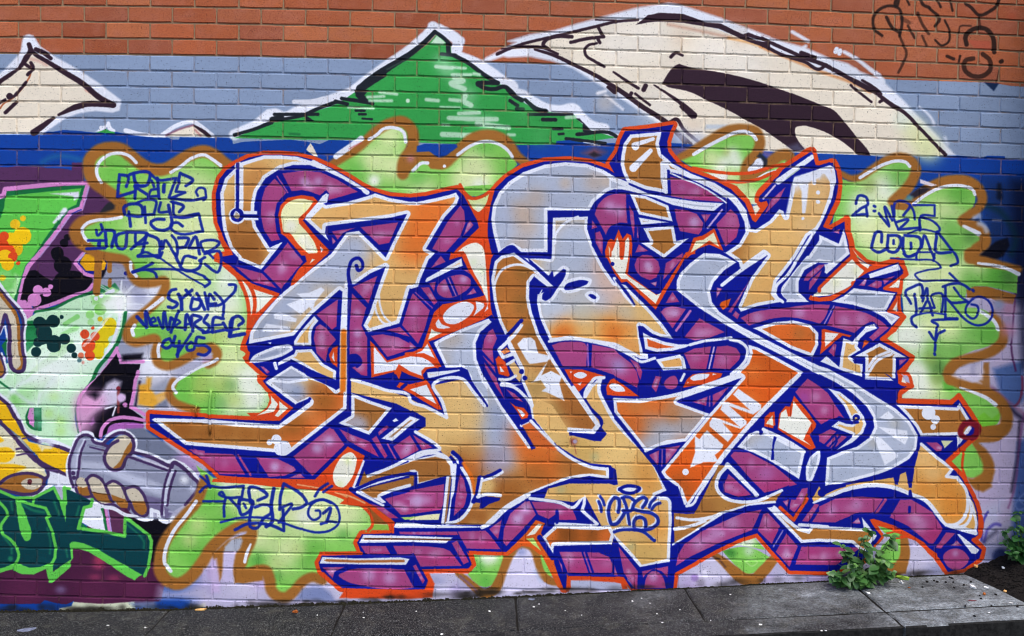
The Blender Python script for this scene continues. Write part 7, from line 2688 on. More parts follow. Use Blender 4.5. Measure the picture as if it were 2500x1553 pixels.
s 384 59 95 15|2132,1644 -30,69 33,20 52,15 10,-28 -4,-42
s 384 59 95 15|2152,1696 8,-56 1,-56 -23,-19 6,-33 24,-18
s 384 59 95 15|2198,1659 22,71 6,-61
s 384 59 95 15|2190,1594 36,66 30,-79
s 384 59 95 13|2180,1617 85,6
s 384 59 95 13|2265,1623 -16,70 52,10 7,-107
s 384 59 95 10|2157,1579 75,16 95,-8
s 384 59 95 15|2328,1564 -4,172
s 384 59 95 15|2310,1741 37,14 72,2 43,-27
s 384 59 95 17|2479,1725 4,-4
s 384 59 95 15|2325,1690 20,-28 104,-3
s 384 59 95 13|2372,1737 38,-46 49,-36
s 384 59 95 13|2354,1653 49,-55 48,-46 58,-22 52,14 32,48 -11,56 -38,36 -39,4 -46,-33 -19,-38 15,-37 29,-14 28,34 -6,37 -33,9
s 384 59 95 17|2328,1564 66,1
s 384 59 95 15|2394,1562 -76,-3 -66,-11 34,-23 -5,-18 -7,-94 -2,-28
s 384 59 95 15|2239,1487 34,-41 18,33 33,19
s 384 59 95 17|2270,1369 2,-5
s 384 59 95 13|-1749,637 25,-22 9,-9 19,-32
s 384 59 95 15|-1716,638 19,-55
s 384 59 95 15|-1750,551 26,27 91,-3 117,11! -8,-60! -90,-1 -32,18 13,9 14,-18
s 384 59 95 15|-1610,520 -8,-31 1,-69
s 384 59 95 13|-1731,501 54,0 59,1
s 384 59 95 15|-1592,521 51,-55
s 384 59 95 17|-1541,490 8,18 54,0
s 384 59 95 17|-1537,512 0,-46 15,-36 27,10 26,32 4,32 -14,9
s 384 59 95 13|-1514,490 14,-23
s 384 59 95 17|-1478,499 -2,82 36,-4 56,-40 -50,-28
s 384 59 95 17|-1469,499 7,-141 18,0 40,55 40,33 -1,27 -41,13 -45,-14
s 384 59 95 20|-1353,574 -12,-82 -3,-110 -22,-14
s 384 59 95 17|-1319,460 3,73 17,69! 110,-76 14,-28 -27,-23 -45,-10
s 384 59 95 15|-1315,469 59,24 -67,-102
s 384 59 95 17|-1301,460 6,-114! -63,27 -82,12 -54,-5 -63,-32
s 384 59 95 13|-1635,388 95,24 90,5 91,-8 64,-22 96,-31 91,-17 68,14 40,37 4,46 -19,46 -51,31 -45,0 -45,-33 -8,-46 27,-27 36,19 -5,32 -18,0
s 384 59 95 17|-1083,444 36,28 -17,-78
s 384 59 95 15|-1095,385 45,14 36,-4
s 384 59 95 15|-1130,535 22,37 45,33
s 384 59 95 15|-1085,559 45,33
s 384 59 95 15|-1161,494 27,14 45,10 46,-18
s 36 54 100 18|409,531 11,-23 5,-31
s 36 54 100 16|417,559 14,-20 9,-27
s 36 54 100 20|518,474 5,43 -5,29 -16,8 -24,-22 -13,-43 5,-50 14,-31 23,2 27,30 23,39
s 36 54 100 18|544,550 18,-44 11,-50 8,-47
s 36 54 100 18|536,552 19,6 28,-3 23,-17
s 36 54 100 20|545,482 47,5 11,31 23,26 35,12 11,-10 -7,-23 -13,-20
s 36 54 100 20|596,491 54,-11 55,-11 30,-23 3,-28 -24,-23 -42,-16 -63,1
s 36 54 100 20|609,386 -4,31 11,23 23,8 24,-11 8,-23 -1,-27
s 36 54 100 18|498,365 29,10 47,5 47,-2 39,-11 32,-23 16,-15
s 36 54 100 20|719,322 2,-2
s 36 54 100 18|721,555 -25,-28 -7,-24
s 36 54 100 18|747,528 -27,-12 -17,-22
s 36 54 100 34/34|530,593 65,5 46,-4
s 80 54 100 18|530,595 27,14 51,3 33,-13 -27,-21 -56,-1 -28,16
s 384 59 95 17|417,525 11,-24 5,-30
s 384 59 95 15|425,552 14,-19 9,-27
s 384 59 95 19|526,468 5,43 -5,29 -16,7 -24,-21 -13,-43 5,-51 14,-31 23,2 27,30 23,39
s 384 59 95 17|552,544 18,-45 11,-50 8,-47
s 384 59 95 17|544,546 19,6 28,-4 23,-17
s 384 59 95 19|553,476 47,4 11,32 23,25 35,12 12,-9 -8,-24 -13,-20
s 384 59 95 19|604,484 54,-11 55,-11 30,-23 3,-27 -23,-24 -43,-16 -63,1
s 384 59 95 19|617,379 -4,31 11,24 23,8 24,-11 8,-24 -1,-27
s 384 59 95 17|506,359 29,10 47,4 47,-2 39,-11 32,-23 16,-15
s 384 59 95 19|727,315 2,-1
s 384 59 95 17|729,548 -25,-28 -7,-23
s 384 59 95 17|755,521 -27,-12 -17,-22
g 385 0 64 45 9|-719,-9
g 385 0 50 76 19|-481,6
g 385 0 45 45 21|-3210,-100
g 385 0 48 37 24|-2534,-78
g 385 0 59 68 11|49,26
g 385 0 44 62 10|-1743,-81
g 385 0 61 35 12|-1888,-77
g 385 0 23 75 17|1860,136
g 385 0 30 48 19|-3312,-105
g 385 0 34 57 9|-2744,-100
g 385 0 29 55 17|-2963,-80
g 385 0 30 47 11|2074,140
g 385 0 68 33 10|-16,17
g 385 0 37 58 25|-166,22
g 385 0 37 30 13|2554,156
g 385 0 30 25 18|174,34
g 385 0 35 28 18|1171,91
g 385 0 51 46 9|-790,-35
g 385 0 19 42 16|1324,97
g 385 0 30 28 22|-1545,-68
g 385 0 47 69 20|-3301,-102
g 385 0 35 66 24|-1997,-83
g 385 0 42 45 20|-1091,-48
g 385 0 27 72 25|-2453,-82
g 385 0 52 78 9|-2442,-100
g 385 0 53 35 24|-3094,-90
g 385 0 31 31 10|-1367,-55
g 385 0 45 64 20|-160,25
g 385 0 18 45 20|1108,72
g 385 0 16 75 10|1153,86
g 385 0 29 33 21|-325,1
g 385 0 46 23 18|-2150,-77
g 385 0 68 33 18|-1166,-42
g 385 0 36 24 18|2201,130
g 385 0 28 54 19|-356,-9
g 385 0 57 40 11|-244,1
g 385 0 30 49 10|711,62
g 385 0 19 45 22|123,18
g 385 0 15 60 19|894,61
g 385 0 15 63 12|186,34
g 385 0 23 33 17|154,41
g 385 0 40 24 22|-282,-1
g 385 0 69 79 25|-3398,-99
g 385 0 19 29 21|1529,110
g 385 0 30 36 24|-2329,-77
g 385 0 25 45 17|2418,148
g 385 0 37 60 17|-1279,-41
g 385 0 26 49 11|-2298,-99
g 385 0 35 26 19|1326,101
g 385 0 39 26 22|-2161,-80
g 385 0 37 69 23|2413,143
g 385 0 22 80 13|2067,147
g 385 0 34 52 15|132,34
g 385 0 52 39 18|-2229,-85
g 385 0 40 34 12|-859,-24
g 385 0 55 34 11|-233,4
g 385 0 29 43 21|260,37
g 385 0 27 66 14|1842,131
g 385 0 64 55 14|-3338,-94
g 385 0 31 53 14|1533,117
g 385 0 66 27 10|-296,19
g 385 0 62 32 25|-2581,-79
g 385 0 26 46 11|404,34
g 385 0 22 44 15|654,63
g 385 0 51 59 9|-2385,-97
g 385 0 35 24 20|618,56
g 385 0 17 67 16|1996,137
g 385 0 32 36 15|591,58
g 385 0 14 55 12|112,16
g 385 0 17 62 12|1196,98
g 385 0 34 76 20|-238,15
g 385 0 67 73 20|-958,-45
g 385 0 43 26 16|-521,-17
g 385 0 36 80 24|300,38
g 385 0 60 44 24|-2954,-102
g 385 0 49 54 20|-2361,-99
g 385 0 35 33 18|2410,166
g 385 0 31 72 14|-2281,-81
g 385 0 45 47 24|-3238,-102
g 385 0 51 33 12|-3204,-84
g 385 0 35 54 22|514,49
g 385 0 38 32 15|2083,140
g 385 0 63 51 19|-1778,-68
g 385 0 36 80 19|-2898,-93
g 385 0 19 43 10|2251,160
g 385 0 34 41 9|-325,-6
g 385 0 35 30 12|-710,-12
g 385 0 30 78 14|325,42
g 385 0 32 55 12|2037,147
g 385 0 57 24 15|-3176,-104
g 385 0 57 64 20|-151,25
g 385 0 26 26 23|2208,141
g 385 0 41 62 17|-1310,-61
g 385 0 21 25 16|1905,113
g 385 0 59 70 11|-1765,-76
g 385 0 19 71 13|1824,117
g 385 0 43 27 24|-785,-35
g 385 0 54 61 16|-2383,-95
g 385 0 68 48 25|-3338,-92
g 385 0 14 80 14|2297,158
g 385 0 34 30 19|-3402,-97
g 385 0 33 39 23|-1213,-58
g 385 0 59 62 23|-336,12
g 385 0 46 51 21|-2294,-90
g 385 0 33 41 16|375,38
g 385 0 29 60 16|47,24
g 385 0 26 65 18|1191,100
g 385 0 56 32 18|-300,1
g 385 0 21 57 20|2189,155
g 385 0 59 80 12|-2984,-98
g 385 0 45 74 17|-3408,-97
g 385 0 18 45 25|1133,77
g 385 0 36 41 14|688,59
g 385 0 20 76 22|709,48
g 385 0 24 70 16|159,41
g 385 0 19 49 22|1417,111
g 385 0 33 57 23|1838,136
g 385 0 27 51 21|-1767,-70
g 385 0 29 28 21|-2522,-98
g 385 0 19 37 20|1419,104
g 385 0 27 67 16|2401,155
g 385 0 31 39 13|801,74
g 385 0 14 66 19|2494,169
g 385 0 61 52 15|-2670,-93
g 385 0 40 71 22|-220,20
g 385 0 29 78 15|-1347,-42
g 385 0 45 44 23|-715,-9
g 385 0 28 60 12|2178,148
g 385 0 32 70 22|-3083,-87
g 385 0 65 37 20|-2738,-80
g 385 0 31 27 20|-2394,-97
g 385 0 24 57 14|654,59
g 385 0 20 32 15|388,43
g 385 0 30 56 9|1888,122
g 385 0 27 74 22|1224,82
g 385 0 22 39 9|2219,153
g 385 0 43 28 9|-2076,-72
g 385 0 27 73 21|-614,-17
g 385 0 49 70 16|-2340,-90
g 385 0 19 35 11|2446,146
g 385 0 33 25 18|-2189,-93
g 385 0 50 44 13|-1844,-88
g 385 0 31 31 23|989,89
g 385 0 37 64 18|1112,72
g 385 0 57 57 15|-2416,-86
g 385 0 58 34 20|-3027,-83
g 385 0 45 41 17|-300,-1
g 385 0 46 81 12|-2303,-85
g 385 0 58 50 14|-810,-21
g 385 0 34 62 10|244,44
g 385 0 37 72 16|-1942,-73
g 385 0 30 80 22|2228,153
g 385 0 28 41 10|-414,9
g 385 0 28 65 24|-3170,-97
g 385 0 35 47 20|2478,162
g 385 0 25 33 10|989,71
g 385 0 37 38 24|-3170,-86
g 385 0 28 35 16|-1114,-29
g 385 0 41 27 9|-974,-32
g 385 0 59 32 16|-655,-7
g 385 0 53 55 24|-1354,-60
g 385 0 14 43 12|811,54
g 385 0 43 45 19|-2742,-87
g 385 0 67 51 24|-1407,-60
g 385 0 63 45 23|-1285,-63
g 385 0 39 40 16|-2783,-89
g 385 0 22 46 18|2217,144
g 385 0 59 33 22|-225,22
g 385 0 53 34 18|-1464,-49
g 385 0 28 63 24|2164,139
'''

cv = Canvas(TW, TH)
lay_paint(cv)
a = cv.a[..., None]
col = np.where(a > 1e-3, cv.rgb / np.maximum(a, 1e-3), 0.5)
buf = np.concatenate([col, a], 2).astype(np.float32)
mural = bpy.data.images.new('mural', TW, TH, alpha=True)
mural.alpha_mode = 'CHANNEL_PACKED'
mural.colorspace_settings.name = 'sRGB'
mural.pixels.foreach_set(buf.ravel())
mural.update()
del cv, a, col, buf

# ------------------------------------------------------------------ materials
def painted(name, bare, joint=False):
    """bare masonry with the mural sprayed over it, looked up by place on the wall"""
    N = Nodes(name); p = N.pos()
    sx = N.n('SeparateXYZ'); N.l(p, sx.inputs[0])
    u = N.math('MULTIPLY', N.math('SUBTRACT', sx.outputs[0], WX0 / 1000), 1000 / WXS)
    v = N.math('MULTIPLY', N.math('SUBTRACT', sx.outputs[2], WZ0 / 1000), 1000 / WZS)
    # sprayed edges waver a little on the rough brick
    wob = N.n('TexNoise', Scale=70.0, Detail=2.0); N.l(p, wob.inputs['Vector'])
    ws = N.n('SeparateXYZ'); N.l(wob.outputs['Color'], ws.inputs[0])
    u = N.math('ADD', u, N.math('MULTIPLY', N.math('SUBTRACT', ws.outputs[0], .5), 4.5 / WXS))
    v = N.math('ADD', v, N.math('MULTIPLY', N.math('SUBTRACT', ws.outputs[1], .5), 4.5 / WZS))
    cx = N.n('CombineXYZ'); N.l(u, cx.inputs[0]); N.l(v, cx.inputs[1])
    im = N.n('TexImage', image=mural, extension='EXTEND', interpolation='Linear'); N.l(cx.outputs[0], im.inputs[0])
    grain = N.noise(p, 260, 3, .65)
    broad = N.noise(p, 5, 4, .6)
    base = bare(N, p)
    cover = im.outputs[1]
    if joint:   # spray misses part of the recessed joints
        # the rolled-on grey and blue bands skip more joints than the spray below
        rolled = N.math('MULTIPLY', N.math('SUBTRACT', sx.outputs[2], 2.15), 8, True)
        miss = N.ramp(N.noise(p, 9, 4, .7), ((.42, g(0)), (.68, g(.7))))
        cover = N.math('MULTIPLY', cover, N.math('SUBTRACT', 1.0, N.math('MULTIPLY', miss, N.math('ADD', N.math('MULTIPLY', rolled, .8), .2))))
    c = N.mix(cover, base, im.outputs[0])
    if not joint:   # every brick took the paint a little differently
        tb = N.n('Attribute', attribute_name='tone')
        c = N.mix(1.0, c, N.ramp(N.math('FRACT', N.math('MULTIPLY', tb.outputs['Fac'], 7.3)), ((0, g(.88)), (1, g(1.04)))), 'MULTIPLY')
    # patchy coats: slightly thinner and thicker paint
    c = N.mix(.35, c, N.ramp(broad, ((.3, g(.86)), (.7, g(1.0)))), 'MULTIPLY')
    c = N.mix(.5, c, N.ramp(N.noise(p, 42, 4, .7), ((.3, g(.82)), (.65, g(1.0)))), 'MULTIPLY')
    # open pores of the brick, the shade inside them painted as dark specks
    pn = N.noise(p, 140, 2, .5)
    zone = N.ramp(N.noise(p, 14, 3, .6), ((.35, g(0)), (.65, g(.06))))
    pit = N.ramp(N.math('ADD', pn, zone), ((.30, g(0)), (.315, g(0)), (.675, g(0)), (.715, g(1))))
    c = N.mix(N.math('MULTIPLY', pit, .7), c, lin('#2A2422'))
    N.l(c, N.b.inputs['Base Color'])
    N.b.inputs['Roughness'].default_value = .7
    N.b.inputs['Specular IOR Level'].default_value = .08
    h = N.math('SUBTRACT', N.math('ADD', N.math('MULTIPLY', grain, .6), N.math('MULTIPLY', N.noise(p, 90, 3), .8)), N.math('MULTIPLY', pit, .8))
    N.l(N.bump(h, .55 if not joint else .4, .0022), N.b.inputs['Normal'])
    return N.mat

def bare_brick(N, p):
    t = N.n('Attribute', attribute_name='tone')
    c = N.ramp(t.outputs['Fac'], ((0, lin('#944C34')), (.25, lin('#B4603E')), (.5, lin('#BC6A44')), (.75, lin('#A25A44')), (1, lin('#C4744A'))))
    sc = N.n('Mapping'); sc.inputs['Scale'].default_value = (1, 1, 1.3); N.l(p, sc.inputs['Vector'])
    c = N.mix(N.ramp(N.noise(sc.outputs[0], 11, 3), ((.45, g(0)), (.75, g(.55)))), c, lin('#B87460'))
    c = N.mix(N.ramp(N.noise(p, 130, 4, .75), ((.36, g(.85)), (.52, g(0)))), c, lin('#8A4630'))
    return N.mix(N.ramp(N.noise(p, 210, 2), ((.56, g(0)), (.7, g(.6)))), c, lin('#D08858'))
def bare_mortar(N, p):
    return N.mix(N.noise(p, 60, 4, .7), lin('#76604A'), lin('#AE9070'))
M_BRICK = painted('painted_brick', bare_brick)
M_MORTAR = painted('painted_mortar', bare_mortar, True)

def concrete(name, dark=1.0):
    N = Nodes(name); p = N.pos()
    sx = N.n('SeparateXYZ'); N.l(p, sx.inputs[0])
    # old concrete: black with lichen and soot on the left, scoured pale near the soil bed
    xr = N.math('ADD', N.math('MULTIPLY', sx.outputs[0], .16667), .5)
    k = N.ramp(xr, ((0, g(.14)), (.52, g(.24)), (.66, g(.42)), (.80, g(.70)), (.90, g(.88))))
    k = N.math('ADD', k, N.math('MULTIPLY', N.math('SUBTRACT', N.noise(p, 2.2, 5, .62), .5), 1.15))
    c = N.ramp(k, ((.0, lin('#0F1013')), (.30, lin('#1B1C20')), (.48, lin('#37373A')), (.66, lin('#666A6E')), (.85, lin('#90979E'))))
    st = N.n('Mapping'); st.inputs['Scale'].default_value = (1, 2.2, 1); N.l(p, st.inputs['Vector'])
    c = N.mix(N.ramp(N.noise(st.outputs[0], 6, 6, .75, .4), ((.46, g(0)), (.70, g(.8)))), c, lin('#191A1D'))
    c = N.mix(1.0, c, N.ramp(N.noise(p, 26, 6, .8), ((.28, g(.45)), (.5, g(.95)), (.72, g(1.75)))), 'MULTIPLY')
    c = N.mix(N.ramp(N.noise(p, 9, 5, .7, .6), ((.52, g(0)), (.66, g(.6)))), c, lin('#4A4842'))
    c = N.mix(1.0, c, N.ramp(N.noise(p, 75, 4, .8), ((.3, g(.5)), (.5, g(1.0)), (.7, g(1.7)))), 'MULTIPLY')
    c = N.mix(N.ramp(N.noise(p, 170, 3, .7), ((.54, g(0)), (.64, g(.7)))), c, lin('#8A8A88'))
    c = N.mix(N.ramp(N.noise(p, 48, 3, .6), ((.62, g(0)), (.72, g(.5)))), c, lin('#7A7C7E'))
    c = N.mix(N.ramp(N.noise(p, 120, 3, .7), ((.33, g(.8)), (.44, g(0)))), c, lin('#151517'))
    if dark < 1: c = N.mix(1.0, c, g(dark), 'MULTIPLY')
    N.l(c, N.b.inputs['Base Color']); N.b.inputs['Roughness'].default_value = .85; N.b.inputs['Specular IOR Level'].default_value = .2
    N.l(N.bump(N.math('ADD', N.noise(p, 160, 4, .75), N.math('MULTIPLY', N.noise(p, 40, 4), 1.6)), .9, .006), N.b.inputs['Normal'])
    return N.mat
M_CONC = concrete('weathered_concrete')

def simple(name, c1, c2, scale, rough=.9, bump=.6, dist=.004, spec=.2, detail=4):
    N = Nodes(name); p = N.pos(); f = N.noise(p, scale, detail, .7)
    N.l(N.mix(N.ramp(f, ((.35, g(0)), (.65, g(1)))), lin(c1), lin(c2)), N.b.inputs['Base Color'])
    N.b.inputs['Roughness'].default_value = rough; N.b.inputs['Specular IOR Level'].default_value = spec
    if bump: N.l(N.bump(f, bump, dist), N.b.inputs['Normal'])
    return N.mat
M_KERB = concrete('weathered_kerb', .9)
M_ROAD = simple('asphalt', '#26262A', '#4A4A4C', 140)
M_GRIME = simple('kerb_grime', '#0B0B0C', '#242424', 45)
M_GROUT = simple('joint_dirt', '#0C0B0B', '#1F1C18', 90)
M_SOIL = simple('soil', '#0F0D0D', '#2C2725', 160, .95, 1.0, .01)
M_MOSS = simple('moss', '#0C0C09', '#2A281C', 130, 1.0, .8, .004)
M_STEM = simple('green_stem', '#3C5426', '#56703A', 60)
M_PAPER = simple('white_paper', '#D8D8D8', '#F2F2F2', 60, .8, .2)

def leaf_mat(name, c1, c2, c3):
    N = Nodes(name)
    r = N.n('ObjectInfo').outputs['Random']
    c = N.ramp(r, ((0, lin(c1)), (.6, lin(c2)), (1, lin(c3))))
    c = N.mix(N.ramp(N.noise(N.pos(), 60, 3), ((.4, g(0)), (.7, g(.35)))), c, lin(c1))
    N.l(c, N.b.inputs['Base Color']); N.b.inputs['Roughness'].default_value = .42; N.b.inputs['Specular IOR Level'].default_value = .4
    tr = N.n('BsdfTranslucent'); N.l(c, tr.inputs[0]); mx = N.n('MixShader'); mx.inputs[0].default_value = .2
    N.l(N.b.outputs[0], mx.inputs[1]); N.l(tr.outputs[0], mx.inputs[2]); N.l(mx.outputs[0], N.t.nodes['Material Output'].inputs[0])
    return N.mat
M_LEAF = leaf_mat('shrub_leaf', '#2C5428', '#467438', '#6A964C')
M_LEAF_DARK = leaf_mat('dark_shrub_leaf', '#24502A', '#3A6E34', '#548846')

# ------------------------------------------------------------------ ground levels (the street climbs to the right, the path falls to the kerb)
GXS = (-40, -6, -3.77, -2.83, -1.90, -.957, -.03, .90, 1.81, 2.74, 6, 40)
GZV = (-1.2, -.20, -.15, -.108, -.088, -.048, -.003, .054, .108, .165, .36, 2.4)
def gz(x, y=0.0): return float(np.interp(x, GXS, GZV)) + .042 * y
KERB_Y0, KERB_Y1 = -.414, -.592

def sheet(name, xs, ys, zf, mat):
    vs = [(x, y, zf(x, y)) for y in ys for x in xs]; n = len(xs)
    fs = [(j*n+i, j*n+i+1, (j+1)*n+i+1, (j+1)*n+i) for j in range(len(ys)-1) for i in range(n-1)]
    return new_mesh(name, vs, fs, mat)
xs = [-60, -20, -8, -5, -3.77, -2.83, -1.9, -.957, -.03, .9, 1.81, 2.74, 5, 8, 20, 60]
ground = lambda x, y: gz(max(-8, min(8, x)), -.6) - .135 + max(-.18, .03 * (y + .6))
link('road', sheet('road', xs, [-60, -20, -8, -4, -2, -1, -.58], ground, M_ROAD), kind='structure')

def slab_mesh(name, x0, x1, y0, y1, depth, mat, chip=.003, seed=0, gap=.005, nx=10, face=None):
    """one flag of concrete with a slightly worn arris"""
    rnd = random.Random(seed); vs = []; fs = []
    x0, x1, y0, y1 = x0 + gap, x1 - gap, y0 + (.009 if y0 == KERB_Y0 else gap), y1 - (.008 if y1 == KERB_Y0 else gap)
    per = [(x0 + (x1-x0)*i/nx, y0) for i in range(nx)] + [(x1, y0 + (y1-y0)*i/4) for i in range(4)] + \
          [(x1 - (x1-x0)*i/nx, y1) for i in range(nx)] + [(x0, y1 - (y1-y0)*i/4) for i in range(4)]
    n = len(per); cx, cy = (x0+x1)/2, (y0+y1)/2
    rings = []
    for inset, dz, j in ((.0, -depth, 0), (.0, -.006, chip), (.006, 0, chip)):
        ring = []
        for (x, y) in per:
            jx, jy = rnd.uniform(-1, 1)*j, rnd.uniform(-1, 1)*j
            xx = x + (inset if x < cx - .001 else -inset)*(abs(x-cx) > (x1-x0)*.49) + jx
            yy = y + (inset if y < cy else -inset)*(abs(y-cy) > (y1-y0)*.49) + jy
            z0, z1 = gz(x0, 0), gz(x1, 0)
            z = z0 + (z1-z0)*(xx-x0)/(x1-x0) + .042*yy
            ring.append(len(vs)); vs.append((xx, yy, z + dz))
        rings.append(ring)
    for a, b in zip(rings, rings[1:]):
        for i in range(n): fs.append((a[i], a[(i+1) % n], b[(i+1) % n], b[i]))
    fs.append(tuple(rings[-1]))
    me = new_mesh(name, vs, fs, mat)
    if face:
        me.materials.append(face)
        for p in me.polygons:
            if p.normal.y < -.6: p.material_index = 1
    return me

link('joint_bed', sheet('joint_bed', [x for x in xs if abs(x) < 9], [-.585, -.3, .0], lambda x, y: gz(x, y) - .0065, M_GROUT), kind='structure')
footpath = link('footpath', None, kind='structure')
SJ = [-5.62, -4.69, -3.76, -2.83, -1.90, -.957, -.03, .90, 1.81, 2.74, 3.67, 4.6, 5.5]
for i in range(len(SJ)-1):
    link('paving_slab', slab_mesh('paving_slab', SJ[i], SJ[i+1], KERB_Y0, -.001, .08, M_CONC, seed=i), footpath)
kerb = link('kerb', None, kind='structure')
KJ = [-6.5, -3.73, -.96, 1.81, 4.58]
for i in range(len(KJ)-1):
    link('kerb_stone', slab_mesh('kerb_stone', KJ[i], KJ[i+1], KERB_Y1, KERB_Y0, .30, M_KERB, .004, 50+i, .005, 26, M_GRIME), kerb)

# ------------------------------------------------------------------ the brick wall
wall = link('brick_wall', None, loc=(0, 0, 0), label='long brick wall covered with a purple, tan and blue graffiti mural', category='wall')
mm_ = bmesh.new()
bmesh.ops.create_cube(mm_, size=1)
for v in mm_.verts:
    v.co = Vector((v.co.x * 8.5, .0052 + (v.co.y + .5) * .21, -.42 + (v.co.z + .5) * 4.45))
me = bpy.data.meshes.new('mortar'); mm_.to_mesh(me); mm_.free(); me.materials.append(M_MORTAR)
link('mortar', me, wall)

BW, BH, BD = .2305, .0768, .016
def brick_shape(rnd):
    """worn front face with softened, uneven arrises; local x along the wall, z up, front towards -y"""
    w, h = BW/2, BH/2
    per = [(-w, -h), (-w*.35, -h), (w*.3, -h), (w, -h), (w, 0), (w, h), (w*.4, h), (-w*.3, h), (-w, h), (-w, 0)]
    vs = []
    for k, (inset, y) in enumerate(((0, BD), (0, .003), (.0036, 0))):
        for x, z in per:
            jx, jz = rnd.uniform(-1, 1)*.0011, rnd.uniform(-1, 1)*.0011
            cr = .0016 if abs(x) == w and abs(z) == h else 0
            fx, fz = (abs(x) - inset - cr)*math.copysign(1, x) if abs(x) == w else x, (abs(z) - inset - cr)*math.copysign(1, z) if abs(z) == h else z
            vs.append((fx + jx*(k > 0), y + rnd.uniform(-1, 1)*.0004*(k == 2), fz + jz*(k > 0)))
    n = len(per)
    fs = [(k*n+i, k*n+(i+1) % n, (k+1)*n+(i+1) % n, (k+1)*n+i) for k in (0, 1) for i in range(n)] + [tuple(range(2*n, 3*n))]
    return vs, fs
def add_tone(me, vals):
    at = me.attributes.new('tone', 'FLOAT', 'FACE'); at.data.foreach_set('value', vals)
rnd = random.Random(7)
SHAPES = []
for k in range(24):
    vs, fs = brick_shape(rnd); me = new_mesh('brick', vs, fs, M_BRICK); add_tone(me, [(k + .5) / 24] * len(fs)); SHAPES.append((vs, fs, me, (k + .5) / 24))
spots = []
for v in range(-9, 37):
    for k in range(-7, 32):
        u = k + (.5 if v % 2 == 0 else 1.0)
        c = grid(u, v + .5); du = grid(u + .5, v + .5) - grid(u - .5, v + .5); dv = grid(u, v + 1) - grid(u, v)
        if abs(c[0]) > 4.05 or c[1] > 3.95: continue
        spots.append((c, math.atan2(du[1], du[0]), (np.hypot(*du) - .0068) / BW, (np.hypot(*dv) - .0080) / BH))
# the 300 bricks the photograph shows largest, one object each; the rest of the coursing in one mesh
cam_w = cam.matrix_world.inverted()
def shown(s):
    q = cam_w @ Vector((s[0][0], 0, s[0][1])); x, y = 1900*q.x/-q.z, 1900*q.y/-q.z
    inside = abs(x) < 1195 and abs(y) < 760 and s[0][1] > gz(s[0][0]) + .04
    return (0 if inside else 10) + (q.length ** 2) / (s[2]*s[3])
order = sorted(range(len(spots)), key=lambda i: shown(spots[i]))
rv, rf, rt = [], [], []
for rank, i in enumerate(order):
    c, ang, sx, sz = spots[i]; vs, fs, me, tone = SHAPES[rnd.randrange(24)]
    y = rnd.uniform(-.0008, .0012); tilt = rnd.uniform(-.004, .004)
    if rank < 300:
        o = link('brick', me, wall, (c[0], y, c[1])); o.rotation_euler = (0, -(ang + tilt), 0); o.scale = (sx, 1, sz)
    else:
        ca, sa = math.cos(ang + tilt), math.sin(ang + tilt); b = len(rv)
        for p in vs:
            px, pz = p[0]*sx, p[2]*sz
            rv.append((c[0] + px*ca - pz*sa, p[1] + y, c[1] + px*sa + pz*ca))
        rf += [tuple(b + q for q in f) for f in fs]; rt += [tone] * len(fs)
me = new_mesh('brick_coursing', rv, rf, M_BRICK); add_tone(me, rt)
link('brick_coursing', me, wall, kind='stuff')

# unseen square pier, added out of view to shade the wall's right edge
pier_mat = simple('shade_pier_brick', '#3A2620', '#5A3A2C', 24)
bm = bmesh.new(); bmesh.ops.create_cube(bm, size=1)
for v in bm.verts: v.co = Vector((2.96 + v.co.x * .24, -.24 + v.co.y * .48, 1.75 + v.co.z * 3.9))
bmesh.ops.bevel(bm, geom=bm.edges[:], offset=.006, segments=1)
me = bpy.data.meshes.new('shade_pier'); bm.to_mesh(me); bm.free(); me.materials.append(pier_mat)
link('shade_pier', me, None, label='unseen dark pier added to shade the right end of the painted wall', category='pier')

# ------------------------------------------------------------------ moss and grime at the foot of the wall
def clumps(name, spots_, mat, seed, **props):
    rnd = random.Random(seed); vs, fs = [], []
    ico = bmesh.new(); bmesh.ops.create_icosphere(ico, subdivisions=1, radius=1)
    iv = [v.co.copy() for v in ico.verts]; fi = [tuple(v.index for v in f.verts) for f in ico.faces]; ico.free()
    for (x, y, z, r, sq) in spots_:
        b = len(vs)
        for p in iv:
            q = p * r * rnd.uniform(.6, 1.25); vs.append((x + q.x * 1.3, y + q.y, z + q.z * sq))
        fs += [tuple(b + k for k in f) for f in fi]
    return link(name, new_mesh(name, vs, fs, mat, True), None, **props)
# a matted fringe of moss and dirt: a ragged ridge of fibres and clods, not an even strip
rnd = random.Random(3); vs, fs = [], []
def fringe(x):
    n = noise.noise(Vector((x * 4.0, 4, 0))) * .6 + noise.noise(Vector((x * 13, 7, 0))) * .5 + noise.noise(Vector((x * 47, 2, 0))) * .35
    amp = .021 if x < -.9 else (.017 if x < .45 else .008)
    return max(.002, amp * (.45 + n))
x = -4.2
while x < 2.45:
    h = fringe(x) * rnd.uniform(.3, 1.3); w = rnd.uniform(.003, .009); d = rnd.uniform(.006, .022) * (1 if h > .008 else .6)
    z = gz(x) - .006; b = len(vs); lean = rnd.uniform(-.006, .006)
    vs += [(x-w, -.0005, z), (x-w*.9, -d, z), (x+w*.9, -d*rnd.uniform(.7, 1.2), z), (x+w, -.0005, z),
           (x-w*.6+lean, -.0008, z+.006+h), (x-w*.3+lean, -d*.45, z+.006+h*.7), (x+w*.35+lean, -d*.4, z+.006+h*.75), (x+w*.5+lean, -.0008, z+.006+h*rnd.uniform(.6, 1))]
    fs += [tuple([b+k for k in q]) for q in ((0, 1, 5, 4), (1, 2, 6, 5), (2, 3, 7, 6), (4, 5, 6, 7))]
    x += rnd.uniform(.0012, .0045)
link('moss', new_mesh('moss', vs, [tuple(f) for f in fs], M_MOSS), None, kind='stuff')

